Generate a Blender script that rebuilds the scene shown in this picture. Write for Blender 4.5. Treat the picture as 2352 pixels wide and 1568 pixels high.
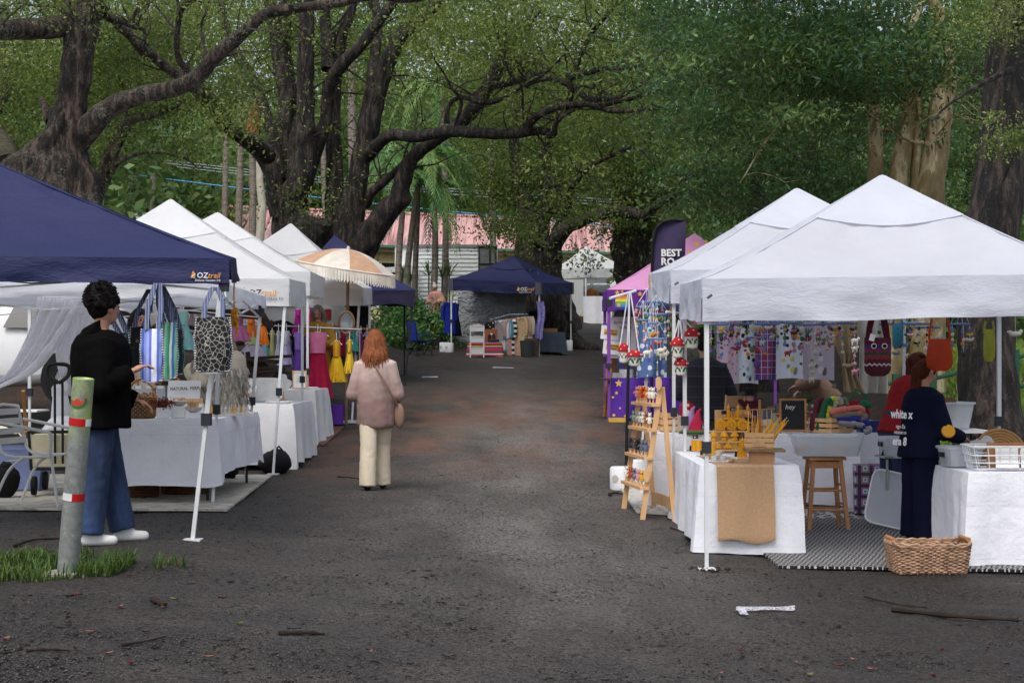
import bpy,math,random
import numpy as np
from mathutils import Vector as V,Matrix,noise
R=math.radians
for o in list(bpy.data.objects):bpy.data.objects.remove(o)
SC=bpy.context.scene
COL=SC.collection
# -- camera, sky, sun, exposure
F,CX,YH,CAMZ=3600.0,1176.0,838.0,1.27
cam=bpy.data.cameras.new('camera');camo=bpy.data.objects.new('camera',cam);COL.objects.link(camo)
camo.location=(0,0,CAMZ);camo.rotation_euler=(R(90),0,0)
cam.sensor_width=36;cam.lens=36*F/2352;cam.shift_y=(YH-784)/2352;cam.clip_end=2000;cam.clip_start=.1
SC.camera=camo
W=bpy.data.worlds.new('World');SC.world=W;W.use_nodes=True
nt=W.node_tree;bg=nt.nodes['Background']
sky=nt.nodes.new('ShaderNodeTexSky');sky.sky_type='NISHITA';sky.sun_disc=False
sky.sun_elevation=R(58);sky.sun_rotation=R(200);sky.air_density=1.0;sky.dust_density=4.0;sky.ozone_density=1
hs=nt.nodes.new('ShaderNodeHueSaturation');hs.inputs['Saturation'].default_value=.62
nt.links.new(sky.outputs[0],hs.inputs['Color']);nt.links.new(hs.outputs[0],bg.inputs[0]);bg.inputs[1].default_value=.15
sun=bpy.data.lights.new('sun','SUN');suno=bpy.data.objects.new('sun',sun);COL.objects.link(suno)
sun.energy=1.1;sun.angle=R(26);sun.color=(1,.985,.96)
suno.rotation_euler=(R(32),0,R(-20))
SC.view_settings.view_transform='Standard';SC.view_settings.look='None';SC.view_settings.gamma=1
SC.view_settings.exposure=.45
SC.render.engine='CYCLES'
SC.cycles.max_bounces=5;SC.cycles.transparent_max_bounces=24;SC.cycles.transmission_bounces=6
# -- the lie of the land
_yl=[-40,0,11,18,26,37,49,55,62,70,85,110,150,260,600]
_zl=[0,0,0,0,.31,.78,1.68,2.2,2.65,3.2,4.2,10,22,42,60]
_yr=[-40,0,8,12.1,15.5,18.5,27.7,37,49,55,62,70,85,110,150,260,600]
_zr=[-.6,-.5,-.42,-.35,-.22,-.03,.28,.78,1.57,2.1,2.65,3.2,4.2,10,22,42,60]
def ss(a,b,t):
 t=np.clip((t-a)/(b-a),0,1);return t*t*(3-2*t)
def G(x,y):
 zl=np.interp(y,_yl,_zl);zr=np.interp(y,_yr,_zr);t=np.clip((x+2.3)/4.2,0,1)
 z=zl*(1-t)+zr*t
 z=z+1.1*ss(-2.9,-5.8,x)*ss(18,28,y)*ss(62,42,y)+1.2*ss(5.2,9,x)*ss(18,25,y)*ss(60,40,y)
 return z
def wx(px,d):return(px-CX)*d/F
def wz(py,d):return CAMZ+(YH-py)*d/F
def at(px,py,d):return V((wx(px,d),d,wz(py,d)))
def gp(px,d):x=wx(px,d);return V((x,d,float(G(x,d))))
# -- materials
def lin(h):
 if isinstance(h,str):
  c=[int(h[i:i+2],16)/255 for i in(0,2,4)]
  return tuple(((u+.055)/1.055)**2.4 if u>.04045 else u/12.92 for u in c)
 return tuple(h)
MATS={}
class NT:
 def __init__(s,m):s.t=m.node_tree;s.n=s.t.nodes;s.bsdf=s.n['Principled BSDF'];s.out=s.n['Material Output']
 def new(s,t,**k):
  n=s.n.new('ShaderNode'+t)
  for a,b in k.items():
   if a.startswith('i_'):
    key=a[2:];n.inputs[int(key)if key.isdigit()else key].default_value=b
   else:setattr(n,a,b)
  return n
 def l(s,a,b):s.t.links.new(a,b)
 def coord(s,sc=(1,1,1),kind='Object',rot=(0,0,0)):
  c=s.new('TexCoord');m=s.new('Mapping');m.inputs['Scale'].default_value=sc;m.inputs['Rotation'].default_value=rot
  s.l(c.outputs[kind],m.inputs[0]);return m.outputs[0]
 def noise(s,vec,scale,detail=4,rough=.6):
  n=s.new('TexNoise');n.inputs['Scale'].default_value=scale;n.inputs['Detail'].default_value=detail
  n.inputs['Roughness'].default_value=rough;s.l(vec,n.inputs['Vector']);return n.outputs[0]
 def ramp(s,fac,stops,interp='LINEAR'):
  r=s.new('ValToRGB');e=r.color_ramp.elements;r.color_ramp.interpolation=interp
  while len(e)<len(stops):e.new(.5)
  for i,(p,c)in enumerate(stops):
   e[i].position=p;c=lin(c)if not isinstance(c,float)else(c,c,c);e[i].color=(*c[:3],1)
  s.l(fac,r.inputs[0]);return r.outputs[0]
 def mix(s,fac,a,b,mode='MIX'):
  m=s.new('Mix',data_type='RGBA',blend_type=mode)
  for k,val in((0,fac),(6,a),(7,b)):
   if hasattr(val,'is_output'):s.l(val,m.inputs[k])
   elif k==0:m.inputs[0].default_value=val
   else:m.inputs[k].default_value=(*lin(val)[:3],1)
  return m.outputs[2]
 def math(s,op,a,b=None,c=None):
  m=s.new('Math',operation=op)
  for i,val in enumerate((a,b,c)):
   if val is None:continue
   if hasattr(val,'is_output'):s.l(val,m.inputs[i])
   else:m.inputs[i].default_value=val
  return m.outputs[0]
 def bump(s,h,dist=.01,strength=.5):
  b=s.new('Bump');b.inputs['Distance'].default_value=dist;b.inputs['Strength'].default_value=strength
  s.l(h,b.inputs['Height']);s.l(b.outputs[0],s.bsdf.inputs['Normal'])
def mk(name):
 m=bpy.data.materials.new(name);m.use_nodes=True;MATS[name]=m;return m,NT(m)
def M(name,col='808080',rough=.8,var=.14,scale=6,bump=0,bscale=40,metal=0,transl=0,spec=.3,alpha=1,coat=0,trans=0,emit=0,stretch=(1,1,1)):
 if name in MATS:return MATS[name]
 m,n=mk(name);b=n.bsdf;c=lin(col)
 b.inputs['Roughness'].default_value=rough;b.inputs['Metallic'].default_value=metal;b.inputs['Specular IOR Level'].default_value=spec
 b.inputs['Coat Weight'].default_value=coat;b.inputs['Transmission Weight'].default_value=trans;b.inputs['Alpha'].default_value=alpha
 vec=n.coord(stretch)
 lo=tuple(u*(1-var)for u in c);hi=tuple(min(1,u*(1+var))for u in c)
 colr=n.ramp(n.noise(vec,scale),[(.3,lo),(.7,hi)]);n.l(colr,b.inputs['Base Color'])
 if bump:n.bump(n.noise(vec,bscale,5),.01,bump)
 if transl:
  t=n.new('BsdfTranslucent');n.l(colr,t.inputs[0]);mx=n.new('MixShader');mx.inputs[0].default_value=transl
  n.l(b.outputs[0],mx.inputs[1]);n.l(t.outputs[0],mx.inputs[2]);n.l(mx.outputs[0],n.out.inputs[0])
 return m
 # -- mesh building
OFF={}
def tag(o,label=None,cat=None,group=None,kind=None):
 if label:o['label']=label
 if cat:o['category']=cat
 if group:o['group']=group
 if kind:o['kind']=kind
 return o
def link(o,parent=None):
 COL.objects.link(o)
 if parent is not None:
  o.parent=parent
  if parent.name in OFF:OFF[o.name]=OFF[parent.name]
 return o
def thing(name,label,cat,loc=(0,0,0),rz=0,group=None,world=False):
 o=bpy.data.objects.new(name,None);COL.objects.link(o);o.location=loc;o.empty_display_size=.1
 o.rotation_euler=(0,0,rz)
 if world:OFF[o.name]=V(loc)
 return tag(o,label,cat,group)
def mesh_obj(name,verts,faces,mat,parent=None,smooth=True,tone=None):
 me=bpy.data.meshes.new(name);me.from_pydata(verts,[],faces)
 if smooth:me.polygons.foreach_set('use_smooth',[True]*len(me.polygons))
 for mm in(mat if isinstance(mat,(list,tuple))else[mat]):me.materials.append(mm)
 me.update();return link(bpy.data.objects.new(name,me),parent)
class MB:
 def __init__(s):s.v=[];s.f=[];s.mi=[];s.cur=0
 def add(s,vs,fs):
  k=len(s.v);s.v.extend([V(p)for p in vs]);s.f.extend([tuple(i+k for i in f)for f in fs]);s.mi.extend([s.cur]*len(fs));return s
 def m(s,i):s.cur=i;return s
 def box(s,c,size,rz=0,RM=None,taper=1):
  x,y,z=[u/2 for u in size];c=V(c);M3=RM or Matrix.Rotation(rz,3,'Z')
  vs=[c+M3@V((a*x*(taper if k>0 else 1),b*y*(taper if k>0 else 1),k*z))for k in(-1,1)for b in(-1,1)for a in(-1,1)]
  return s.add(vs,[(0,2,3,1),(4,5,7,6),(0,1,5,4),(2,6,7,3),(0,4,6,2),(1,3,7,5)])
 def bar(s,a,b,w,h=None,up=(0,0,1)):
  a=V(a);b=V(b);d=(b-a);L=d.length;z=d.normalized();u=V(up)
  if abs(z.dot(u))>.98:u=V((0,1,0))
  x=u.cross(z).normalized();y=z.cross(x);RM=Matrix((x,y,z)).transposed()
  return s.box((a+b)/2,(w,h or w,L),RM=RM)
 def tube(s,pts,rad,n=8,caps=True,rough=0,seed=0,rs=3.):
  pts=[V(p)for p in pts];N=len(pts)
  if not hasattr(rad,'__len__'):rad=[rad]*N
  k=len(s.v);ref=V((.3,1,.1)).normalized()if abs((pts[-1]-pts[0]).normalized().z)>.9 else V((0,0,1))
  vs=[];x=None
  for i,p in enumerate(pts):
   t=(pts[min(i+1,N-1)]-pts[max(i-1,0)])
   t=t.normalized()if t.length>1e-9 else V((0,0,1))
   x=(ref if x is None else x);x=(x-t*x.dot(t))
   x=x.normalized()if x.length>1e-6 else t.orthogonal().normalized();y=t.cross(x)
   for j in range(n):
    a=2*math.pi*j/n;dirv=x*math.cos(a)+y*math.sin(a);r=rad[i]
    if rough:r*=1+rough*noise.noise((p+dirv*rad[i])*rs+V((seed,0,0)))
    vs.append(p+dirv*r)
  fs=[(i*n+j,i*n+(j+1)%n,(i+1)*n+(j+1)%n,(i+1)*n+j)for i in range(N-1)for j in range(n)]
  if caps:fs+=[tuple(range(n-1,-1,-1)),tuple((N-1)*n+j for j in range(n))]
  return s.add(vs,fs)
 def lathe(s,prof,c=(0,0,0),n=16,RM=None,sx=1,sy=1,caps=True):
  c=V(c);vs=[];N=len(prof)
  for r,z in prof:
   for j in range(n):
    a=2*math.pi*j/n;p=V((r*math.cos(a)*sx,r*math.sin(a)*sy,z));vs.append(c+(RM@p if RM else p))
  fs=[(i*n+j,i*n+(j+1)%n,(i+1)*n+(j+1)%n,(i+1)*n+j)for i in range(N-1)for j in range(n)]
  if caps:fs+=[tuple(range(n-1,-1,-1)),tuple((N-1)*n+j for j in range(n))]
  return s.add(vs,fs)
 def ball(s,c,r,n=10,m=7,RM=None):
  if not hasattr(r,'__len__'):r=(r,r,r)
  vs=[V((0,0,-1))];c=V(c)
  for i in range(1,m):
   a=math.pi*i/m-math.pi/2
   for j in range(n):b=2*math.pi*j/n;vs.append(V((math.cos(a)*math.cos(b),math.cos(a)*math.sin(b),math.sin(a))))
  vs.append(V((0,0,1)));L=len(vs)-1
  fs=[(0,1+(j+1)%n,1+j)for j in range(n)]
  for i in range(m-2):
   fs+=[(1+i*n+j,1+i*n+(j+1)%n,1+(i+1)*n+(j+1)%n,1+(i+1)*n+j)for j in range(n)]
  fs+=[(L,1+(m-2)*n+j,1+(m-2)*n+(j+1)%n)for j in range(n)]
  vs=[V((p.x*r[0],p.y*r[1],p.z*r[2]))for p in vs]
  return s.add([c+(RM@p if RM else p)for p in vs],fs)
 def grid(s,fn,nu,nv,closed=False):
  vs=[fn(i/(nu-(0 if closed else 0)),j/nv)for j in range(nv+1)for i in range(nu+1)]
  return s.add(vs,[(j*(nu+1)+i,j*(nu+1)+i+1,(j+1)*(nu+1)+i+1,(j+1)*(nu+1)+i)for j in range(nv)for i in range(nu)])
 def sheet(s,fn,nu,nv,th=.004,nrm=None):
  """a cloth of real thickness: front grid, back grid, edges"""
  a=[V(fn(i/nu,j/nv))for j in range(nv+1)for i in range(nu+1)]
  n=V(nrm)if nrm else(a[nu]-a[0]).cross(a[-1]-a[0]).normalized()
  b=[p-n*th for p in a];K=len(a);w=nu+1
  fs=[(j*w+i,j*w+i+1,(j+1)*w+i+1,(j+1)*w+i)for j in range(nv)for i in range(nu)]
  fs+=[tuple(K+q for q in reversed(f))for f in fs]
  rim=[i for i in range(w)]+[j*w+nu for j in range(1,nv+1)]+[nv*w+i for i in range(nu-1,-1,-1)]+[j*w for j in range(nv-1,0,-1)]
  fs+=[(rim[(q+1)%len(rim)],rim[q],rim[q]+K,rim[(q+1)%len(rim)]+K)for q in range(len(rim))]
  return s.add(a+b,fs)
 def prism(s,poly,z0,z1,RM=None,c=(0,0,0)):
  n=len(poly);c=V(c);vs=[V((p[0],p[1],z))for z in(z0,z1)for p in poly]
  if RM:vs=[RM@p for p in vs]
  return s.add([c+p for p in vs],[tuple(range(n-1,-1,-1)),tuple(range(n,2*n))]+[(i,(i+1)%n,n+(i+1)%n,n+i)for i in range(n)])
 def cap(s,a,ra,b,rb,n=10):
  """tapered capsule, closed"""
  a=V(a);b=V(b);d=b-a;L=d.length;t=d.normalized()if L>1e-6 else V((0,0,1))
  pts=[];rr=[]
  for q in(-1,-.86,-.5):pts.append(a+t*ra*q);rr.append(ra*math.sqrt(max(.001,1-q*q)))
  pts+=[a,b];rr+=[ra,rb]
  for q in(.5,.86,1):pts.append(b+t*rb*q);rr.append(rb*math.sqrt(max(.001,1-q*q)))
  return s.tube(pts,rr,n)
 def jitter(s,amp,sc=3.,seed=0,start=0):
  for i in range(start,len(s.v)):
   p=s.v[i];q=p*sc+V((seed*7.3,seed*1.7,0))
   s.v[i]=p+V((noise.noise(q),noise.noise(q+V((31,0,0))),noise.noise(q+V((0,57,0)))))*amp
  return s
 def build(s,name,mat,parent=None,label=None,cat=None,group=None,kind=None,smooth=True,loc=None,rz=0):
  off=None
  if parent is not None:off=OFF.get(parent.name)
  elif loc is None:
   xs=[p.x for p in s.v];ys=[p.y for p in s.v]
   off=V(((min(xs)+max(xs))/2,(min(ys)+max(ys))/2,min(p.z for p in s.v)))
  vs=[p-off for p in s.v]if off is not None else s.v
  o=mesh_obj(name,vs,s.f,mat,parent,smooth)
  if len(set(s.mi))>1:o.data.polygons.foreach_set('material_index',s.mi)
  if smooth:
   try:o.data.set_sharp_from_angle(angle=R(42))
   except Exception:pass
  if parent is None:
   o.location=off if loc is None else loc;o.rotation_euler=(0,0,rz)
   if loc is None:OFF[o.name]=V(off)
  return tag(o,label,cat,group,kind)
KIDS={}
def copy_tree(o,loc=None,rz=None,label=None,parent=None,scale=None):
 c=o.copy();COL.objects.link(c)
 if parent is not None:c.parent=parent
 if loc is not None:c.location=loc
 if rz is not None:c.rotation_euler=(0,0,rz)
 if label:c['label']=label
 if scale:c.scale=(scale,)*3 if not hasattr(scale,'__len__')else scale
 for ch in[k for k in COL.objects if k.parent is o]:copy_tree(ch,parent=c)
 return c
TEXTS=[];REM=[]
def text(name,body,size,loc,xdir,ydir,mat,parent=None,ext=.0008,align='LEFT',shear=0,bold=0):
 cu=bpy.data.curves.new(name,'FONT');cu.body=body;cu.size=size;cu.extrude=ext;cu.align_x=align;cu.shear=shear;cu.offset=bold
 cu.resolution_u=2;cu.materials.append(mat);o=bpy.data.objects.new(name,cu);link(o,parent);TEXTS.append((o,mat))
 x=V(xdir).normalized();z=x.cross(V(ydir)).normalized();y=z.cross(x);loc=V(loc)
 if parent is not None and parent.name in OFF:loc=loc-OFF[parent.name]
 o.matrix_basis=Matrix.Translation(loc)@Matrix((x,y,z)).transposed().to_4x4();return o
def np_obj(name,verts,quads,mat,parent=None,tone=None,smooth=False):
 """fast mesh from arrays: verts (n,3), quads (m,4)"""
 me=bpy.data.meshes.new(name);nv,nf=len(verts),len(quads)
 me.vertices.add(nv);me.vertices.foreach_set('co',np.asarray(verts,dtype=np.float32).ravel())
 k=quads.shape[1];me.loops.add(nf*k);me.loops.foreach_set('vertex_index',np.asarray(quads,dtype=np.int32).ravel())
 me.polygons.add(nf);me.polygons.foreach_set('loop_start',np.arange(nf,dtype=np.int32)*k)
 me.polygons.foreach_set('loop_total',np.full(nf,k,dtype=np.int32))
 if smooth:me.polygons.foreach_set('use_smooth',np.ones(nf,dtype=bool))
 if tone is not None:
  a=me.attributes.new('tone','FLOAT','FACE');a.data.foreach_set('value',np.asarray(tone,dtype=np.float32))
 me.update(calc_edges=True);me.validate()
 me.materials.append(mat);return link(bpy.data.objects.new(name,me),parent)
RNG=np.random.default_rng(7)
def leaf_mesh(P,length,width,droop=.25,axis=None,spread=1.):
 """one rhombic leaf per point of P; returns verts, quads"""
 n=len(P);a=RNG.normal(size=(n,3))*spread
 if axis is not None:a=a*.55+axis
 a[:,2]-=droop;a/=np.linalg.norm(a,axis=1)[:,None]+1e-9
 b=np.cross(a,RNG.normal(size=(n,3)));b/=np.linalg.norm(b,axis=1)[:,None]+1e-9
 L=length*RNG.uniform(.65,1.3,n)[:,None];Wd=width*RNG.uniform(.7,1.25,n)[:,None]
 v=np.empty((n,4,3));v[:,0]=P;v[:,1]=P+a*L*.45+b*Wd*.5;v[:,2]=P+a*L;v[:,3]=P+a*L*.45-b*Wd*.5
 return v.reshape(-1,3),np.arange(n*4).reshape(n,4)
 # == ground, hill, building
m,n=mk('dirt');vec=n.coord()
geo=n.new('NewGeometry');sep=n.new('SeparateXYZ');n.l(geo.outputs['Position'],sep.inputs[0])
big=n.noise(vec,.35,5);mid=n.noise(vec,2.2,6,.7);fine=n.noise(n.coord((1,1,1)),38,6,.75);grit=n.noise(n.coord(),120,3,.7)
base=n.ramp(mid,[(.38,'221d19'),(.5,'3a332d'),(.62,'524840')])
base=n.mix(n.math('MULTIPLY',n.ramp(grit,[(.5,0.),(.58,1.)]),.7),base,'85807a')
base=n.mix(n.ramp(fine,[(.42,.95),(.5,0.)]),base,'141210')
stk=n.noise(n.coord((1.2,9,1)),7,4,.75);base=n.mix(n.ramp(stk,[(.57,0.),(.63,.8)]),base,'1a1614')
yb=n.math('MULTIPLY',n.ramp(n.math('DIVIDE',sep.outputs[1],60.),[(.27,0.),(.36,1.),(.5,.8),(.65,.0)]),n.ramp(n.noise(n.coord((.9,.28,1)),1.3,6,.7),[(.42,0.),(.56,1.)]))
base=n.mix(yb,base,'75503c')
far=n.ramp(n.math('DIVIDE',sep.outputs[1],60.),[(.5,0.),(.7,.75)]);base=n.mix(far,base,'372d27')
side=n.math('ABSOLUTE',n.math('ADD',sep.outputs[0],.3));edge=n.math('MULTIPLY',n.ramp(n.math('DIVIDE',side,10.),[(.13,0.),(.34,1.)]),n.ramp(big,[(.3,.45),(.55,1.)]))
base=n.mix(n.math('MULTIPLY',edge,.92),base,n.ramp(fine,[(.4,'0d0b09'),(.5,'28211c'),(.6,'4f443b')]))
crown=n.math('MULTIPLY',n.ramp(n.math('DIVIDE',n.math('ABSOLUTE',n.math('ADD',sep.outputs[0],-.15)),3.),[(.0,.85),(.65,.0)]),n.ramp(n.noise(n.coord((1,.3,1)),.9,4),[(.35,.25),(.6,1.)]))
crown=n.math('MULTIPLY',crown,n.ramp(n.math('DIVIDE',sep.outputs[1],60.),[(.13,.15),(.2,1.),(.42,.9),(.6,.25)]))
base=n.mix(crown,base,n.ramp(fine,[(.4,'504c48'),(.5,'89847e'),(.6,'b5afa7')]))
n.l(base,n.bsdf.inputs['Base Color']);n.l(n.ramp(mid,[(.3,.48),(.7,.82)]),n.bsdf.inputs['Roughness']);n.bsdf.inputs['Specular IOR Level'].default_value=.35
hgt=n.math('ADD',n.math('MULTIPLY',fine,.7),n.math('MULTIPLY',grit,.45));n.bump(hgt,.05,1.)
xs=np.unique(np.concatenate([np.linspace(-9,9,150),np.sign(np.linspace(-1,1,81))*(np.abs(np.linspace(-1,1,81))**2.2)*240]))
ys=np.unique(np.concatenate([np.linspace(5,20,150),np.linspace(20,60,110),np.linspace(60,260,50),np.linspace(-60,5,14),[320,420,600]]))
XX,YY=np.meshgrid(xs,ys);ZZ=G(XX,YY)
ZZ=ZZ+np.array([[.022*noise.noise(V((x*1.4,y*1.4,0)))+.012*noise.noise(V((x*5,y*5,3)))for x in xs]for y in ys])*((np.abs(XX)<30)&(YY<90)&(YY>3))
nx=len(xs);idx=np.arange(len(ys)*nx).reshape(len(ys),nx)
q=np.stack([idx[:-1,:-1],idx[:-1,1:],idx[1:,1:],idx[1:,:-1]],-1).reshape(-1,4)
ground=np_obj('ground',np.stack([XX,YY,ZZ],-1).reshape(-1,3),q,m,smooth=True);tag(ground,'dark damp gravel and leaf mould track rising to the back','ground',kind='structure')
# ---- painted iron building with a faded red roof
def part(mb,name,mat,parent,**k):return mb.build(name,mat,parent,**k)
m,n=mk('red_roof');vec=n.coord((1,1,1));st=n.noise(n.coord((2.2,.06,.06)),1.6,5,.7)
c=n.ramp(st,[(.4,'8a6568'),(.47,'bf8f8d'),(.53,'cfa5a1'),(.6,'8d7478')]);n.l(c,n.bsdf.inputs['Base Color']);n.bsdf.inputs['Roughness'].default_value=.6
M('cream_wall','cdbd8d',.75);M('green_trim','4d7a66',.6);M('yellow_board','d0b455',.7);M('dark_glass','15181b',.15,spec=.6);M('shutter_gold','c9a55c',.7)
LA=V((wx(590,70.5),70.5,0));RA=V((wx(1475,78),78,0));ax=(RA-LA).normalized();nrm=V((-ax.y,ax.x,0));Lb=(RA-LA).length
EZ,RZ=6.87,8.65
bl=thing('iron_roofed_hall','long cream hall with faded red corrugated iron roof behind the trees','building',(LA.x,LA.y,3.2),world=True)
def hp(u,v,z):p=LA+ax*u+nrm*v;return V((p.x,p.y,z))
mb=MB()
for i in range(int(Lb/.1)):
 u=i*.1;mb.box(hp(u+.05,.15+.015*(i%2),4.9),(.1,.06,3.7),math.atan2(ax.y,ax.x))
mb.build('wall',MATS['cream_wall'],bl,smooth=False)
mb=MB();NR=int(Lb/.11)
def roofs(side):
 q=MB();N=NR*2
 q.grid(lambda u,v:hp(-.5+u*(Lb+1),-.45+v*3.95 if side else 7.45-v*3.95,EZ-.1+v*(RZ-EZ+.1)+.02*math.cos(u*N*math.pi)),N,1);return q
roofs(1).build('roof',MATS['red_roof'],bl,smooth=False);roofs(0).build('roof',MATS['red_roof'],bl,smooth=False)
mb=MB();mb.tube([hp(-.5,3.5,RZ+.03),hp(Lb+.5,3.5,RZ+.03)],.1,8);mb.build('ridge_cap',MATS['red_roof'],bl)
mb=MB();mb.bar(hp(-.5,-.5,EZ-.13),hp(Lb+.5,-.5,EZ-.13),.12,.12);mb.build('gutter',MATS['green_trim'],bl)
mb=MB();mb.bar(hp(-.3,-.2,EZ-.28),hp(Lb+.3,-.2,EZ-.28),.1,.16);mb.build('fascia',MATS['cream_wall'],bl)
for k in range(9):
 zz=5.2+k*.36;hw=3.5*min(1,(RZ-zz)/(RZ-EZ)if zz>EZ else 1)
 if hw>.2:MB().bar(hp(-.12,3.5-hw,zz),hp(-.12,3.5+hw,zz),.08,.34).build('weatherboard',MATS['yellow_board'],bl,smooth=False)
mb=MB();mb.bar(hp(-.62,-.5,EZ-.05),hp(-.62,3.5,RZ+.1),.1,.25);mb.bar(hp(-.62,7.5,EZ-.05),hp(-.62,3.5,RZ+.1),.1,.25);mb.build('barge_board',MATS['yellow_board'],bl)
for(px,w)in((1125,1.6),(1290,1.2),(880,1.8)):
 u=(wx(px,74)-LA.x)/ax.x;wd=MB();wd.bar(hp(u-w/2,.02,5.55),hp(u+w/2,.02,5.55),.1,.95);wo=wd.build('window',MATS['shutter_gold' if px>900 else 'dark_glass'],bl,smooth=False)
 fr=MB()
 for zz in(5.05,6.05):fr.bar(hp(u-w/2-.05,-.04,zz),hp(u+w/2+.05,-.04,zz),.06,.08)
 for uu in(u-w/2,u,u+w/2):fr.bar(hp(uu,-.04,5.05),hp(uu,-.04,6.05),.06,.06)
 fr.build('window_frame',MATS['cream_wall'],wo,smooth=False)
 # ---- small white shed roof far left
M('white_iron','d9d9d6',.5);sh=thing('white_shed','low white shed roof between the big trunk and tent peak','shed',(wx(270,60),60,2.5),world=True)
c0=at(270,498,60)
mb=MB();mb.grid(lambda u,v:V((c0.x-2.4+u*4.2,60+v*5,wz(505,60)+v*.75+.03*math.cos(u*80))),80,1);mb.build('roof',MATS['white_iron'],sh,smooth=False)
mb=MB();mb.box((c0.x-.3,62.6,(wz(505,60)+2.4)/2),(3.8,4.4,wz(505,60)-2.4));mb.build('wall',MATS['white_iron'],sh,smooth=False)
# ---- truck parked behind the garden
M('truck_white','eef1f2',.4,var=.05);M('truck_steel','9aa0a3',.45,metal=.4);M('tyre','161616',.85);M('chrome','c0c0c0',.25,metal=1);M('pane_grey','6d7375',.25,spec=.6);M('black_rubber','1b1b1c',.7)
D=62.;tr=thing('box_truck','white ribbed box truck parked behind the garden plants','truck',(wx(1020,D),D,float(G(wx(1020,D),D))),world=True)
x0,x1=wx(907,D),wx(1142,D);zt,zb_=wz(563,D),wz(563,D)-2.55
mb=MB();mb.box(((x0+x1)/2,D+1.15,(zt+zb_)/2),(x1-x0,2.3,zt-zb_));body=mb.build('cargo_box',MATS['truck_white'],tr,smooth=False)
N=15
for i in range(N):
 z=zb_+.12+i*(zt-zb_-.3)/(N-1);MB().box(((x0+.85+x1-.78)/2,D-.015,z),(x1-x0-1.65,.03,.06)).build('side_rib',MATS['truck_white'],body,smooth=False)
mb=MB();mb.box(((x0+x1)/2,D-.02,zt-.03),(x1-x0+.02,.1,.1));mb.box((x0+.78,D-.03,(zt+zb_)/2),(.07,.06,zt-zb_-.1));mb.build('box_trim',MATS['truck_steel'],tr,smooth=False)
xd0,xd1=x1-.72,x1-.05
mb=MB();mb.box(((xd0+xd1)/2,D-.03,zt-.95),(xd1-xd0,.05,1.75));dr=mb.build('screen_door',MATS['pane_grey'],tr,smooth=False)
mb=MB()
for x in(xd0,(xd0*.35+xd1*.65),xd1):mb.box((x,D-.06,zt-.95),(.055,.05,1.8))
for z in(zt-.07,zt-.75,zt-1.82):mb.box(((xd0+xd1)/2,D-.063,z),(xd1-xd0,.05,.055))
mb.build('door_frame',MATS['black_rubber'],dr,smooth=False)
cxx=x0+.25;cz=float(G(cxx,D-.5))
mb=MB();prof=[(-.9,.5),(-.9,1.25),(-.75,2.05),(.7,2.15),(.75,.5)]
mb.prism([(a,b)for a,b in prof],-1.,.9,Matrix(((1,0,0),(0,0,1),(0,1,0))),(cxx-.1,D-.35,cz+.35));cb=mb.build('cab',MATS['truck_white'],tr,smooth=False)
mb=MB();mb.box((cxx+.02,D-1.36,cz+1.98),(.72,.03,.5));mb.build('cab_window',MATS['dark_glass'],cb,smooth=False)
mb=MB();mb.bar((cxx-.35,D-1.45,cz+1.7),(cxx-.35,D-1.45,cz+2.1),.1,.05);mb.build('side_mirror',MATS['black_rubber'],tr,smooth=False)
for(x,y)in((cxx,D-1.2),(x1-.9,D+.1),(cxx,D+1.6),(x1-.9,D+2.1)):
 mb=MB();mb.tube([(x,y,cz+.42),(x,y+.24,cz+.42)],.42,16);mb.build('wheel',MATS['tyre'],tr)
 # == trees
m,n=mk('bark');vec=n.coord((1,1,.22));nz=n.noise(vec,9,6,.75);lz=n.noise(n.coord(),2.2,4);li=n.noise(n.coord(),26,4,.8)
c=n.ramp(nz,[(.41,'0d0a08'),(.5,'2e241e'),(.6,'64564b')]);c=n.mix(n.math('MULTIPLY',n.ramp(lz,[(.45,0.),(.65,1.)]),n.ramp(li,[(.5,0.),(.6,.85)])),c,'8d8a7e')
ge=n.new('NewGeometry');sp=n.new('SeparateXYZ');n.l(ge.outputs['Normal'],sp.inputs[0])
c=n.mix(n.math('MULTIPLY',n.ramp(sp.outputs[2],[(.45,0.),(.9,.55)]),n.ramp(lz,[(.35,.2),(.6,1.)])),c,'4f4e26')
n.l(c,n.bsdf.inputs['Base Color']);n.bsdf.inputs['Roughness'].default_value=.9;n.bump(nz,.12,1.)
m,n=mk('dark_bark');vec=n.coord((1,1,.18));nz=n.noise(vec,9,6,.75)
c=n.ramp(nz,[(.42,'090706'),(.5,'231c18'),(.6,'50443b')]);c=n.mix(n.ramp(n.noise(n.coord(),30,3),[(.66,0.),(.72,.7)]),c,'77736a')
n.l(c,n.bsdf.inputs['Base Color']);n.bsdf.inputs['Roughness'].default_value=.85;n.bump(nz,.12,1.)
m,n=mk('smooth_bark');vec=n.coord((1,1,.4));nz=n.noise(vec,3.2,4,.6)
c=n.ramp(nz,[(.35,'5b4d31'),(.47,'7a6a45'),(.54,'8d7e58'),(.58,'b3a683'),(.7,'6a5a3a')],'LINEAR');n.l(c,n.bsdf.inputs['Base Color']);n.bsdf.inputs['Roughness'].default_value=.65;n.bump(n.noise(vec,9),.03,.5)
m,n=mk('palm_bark');nz=n.noise(n.coord((3,3,1)),6,5);w=n.noise(n.coord((.2,.2,9)),1.2,2)
c=n.ramp(nz,[(.3,'6b6056'),(.6,'8f867b'),(.8,'a8a295')]);c=n.mix(n.ramp(w,[(.5,0.),(.6,.5)]),c,'4d423a');n.l(c,n.bsdf.inputs['Base Color']);n.bsdf.inputs['Roughness'].default_value=.85;n.bump(w,.03,.6)
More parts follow.
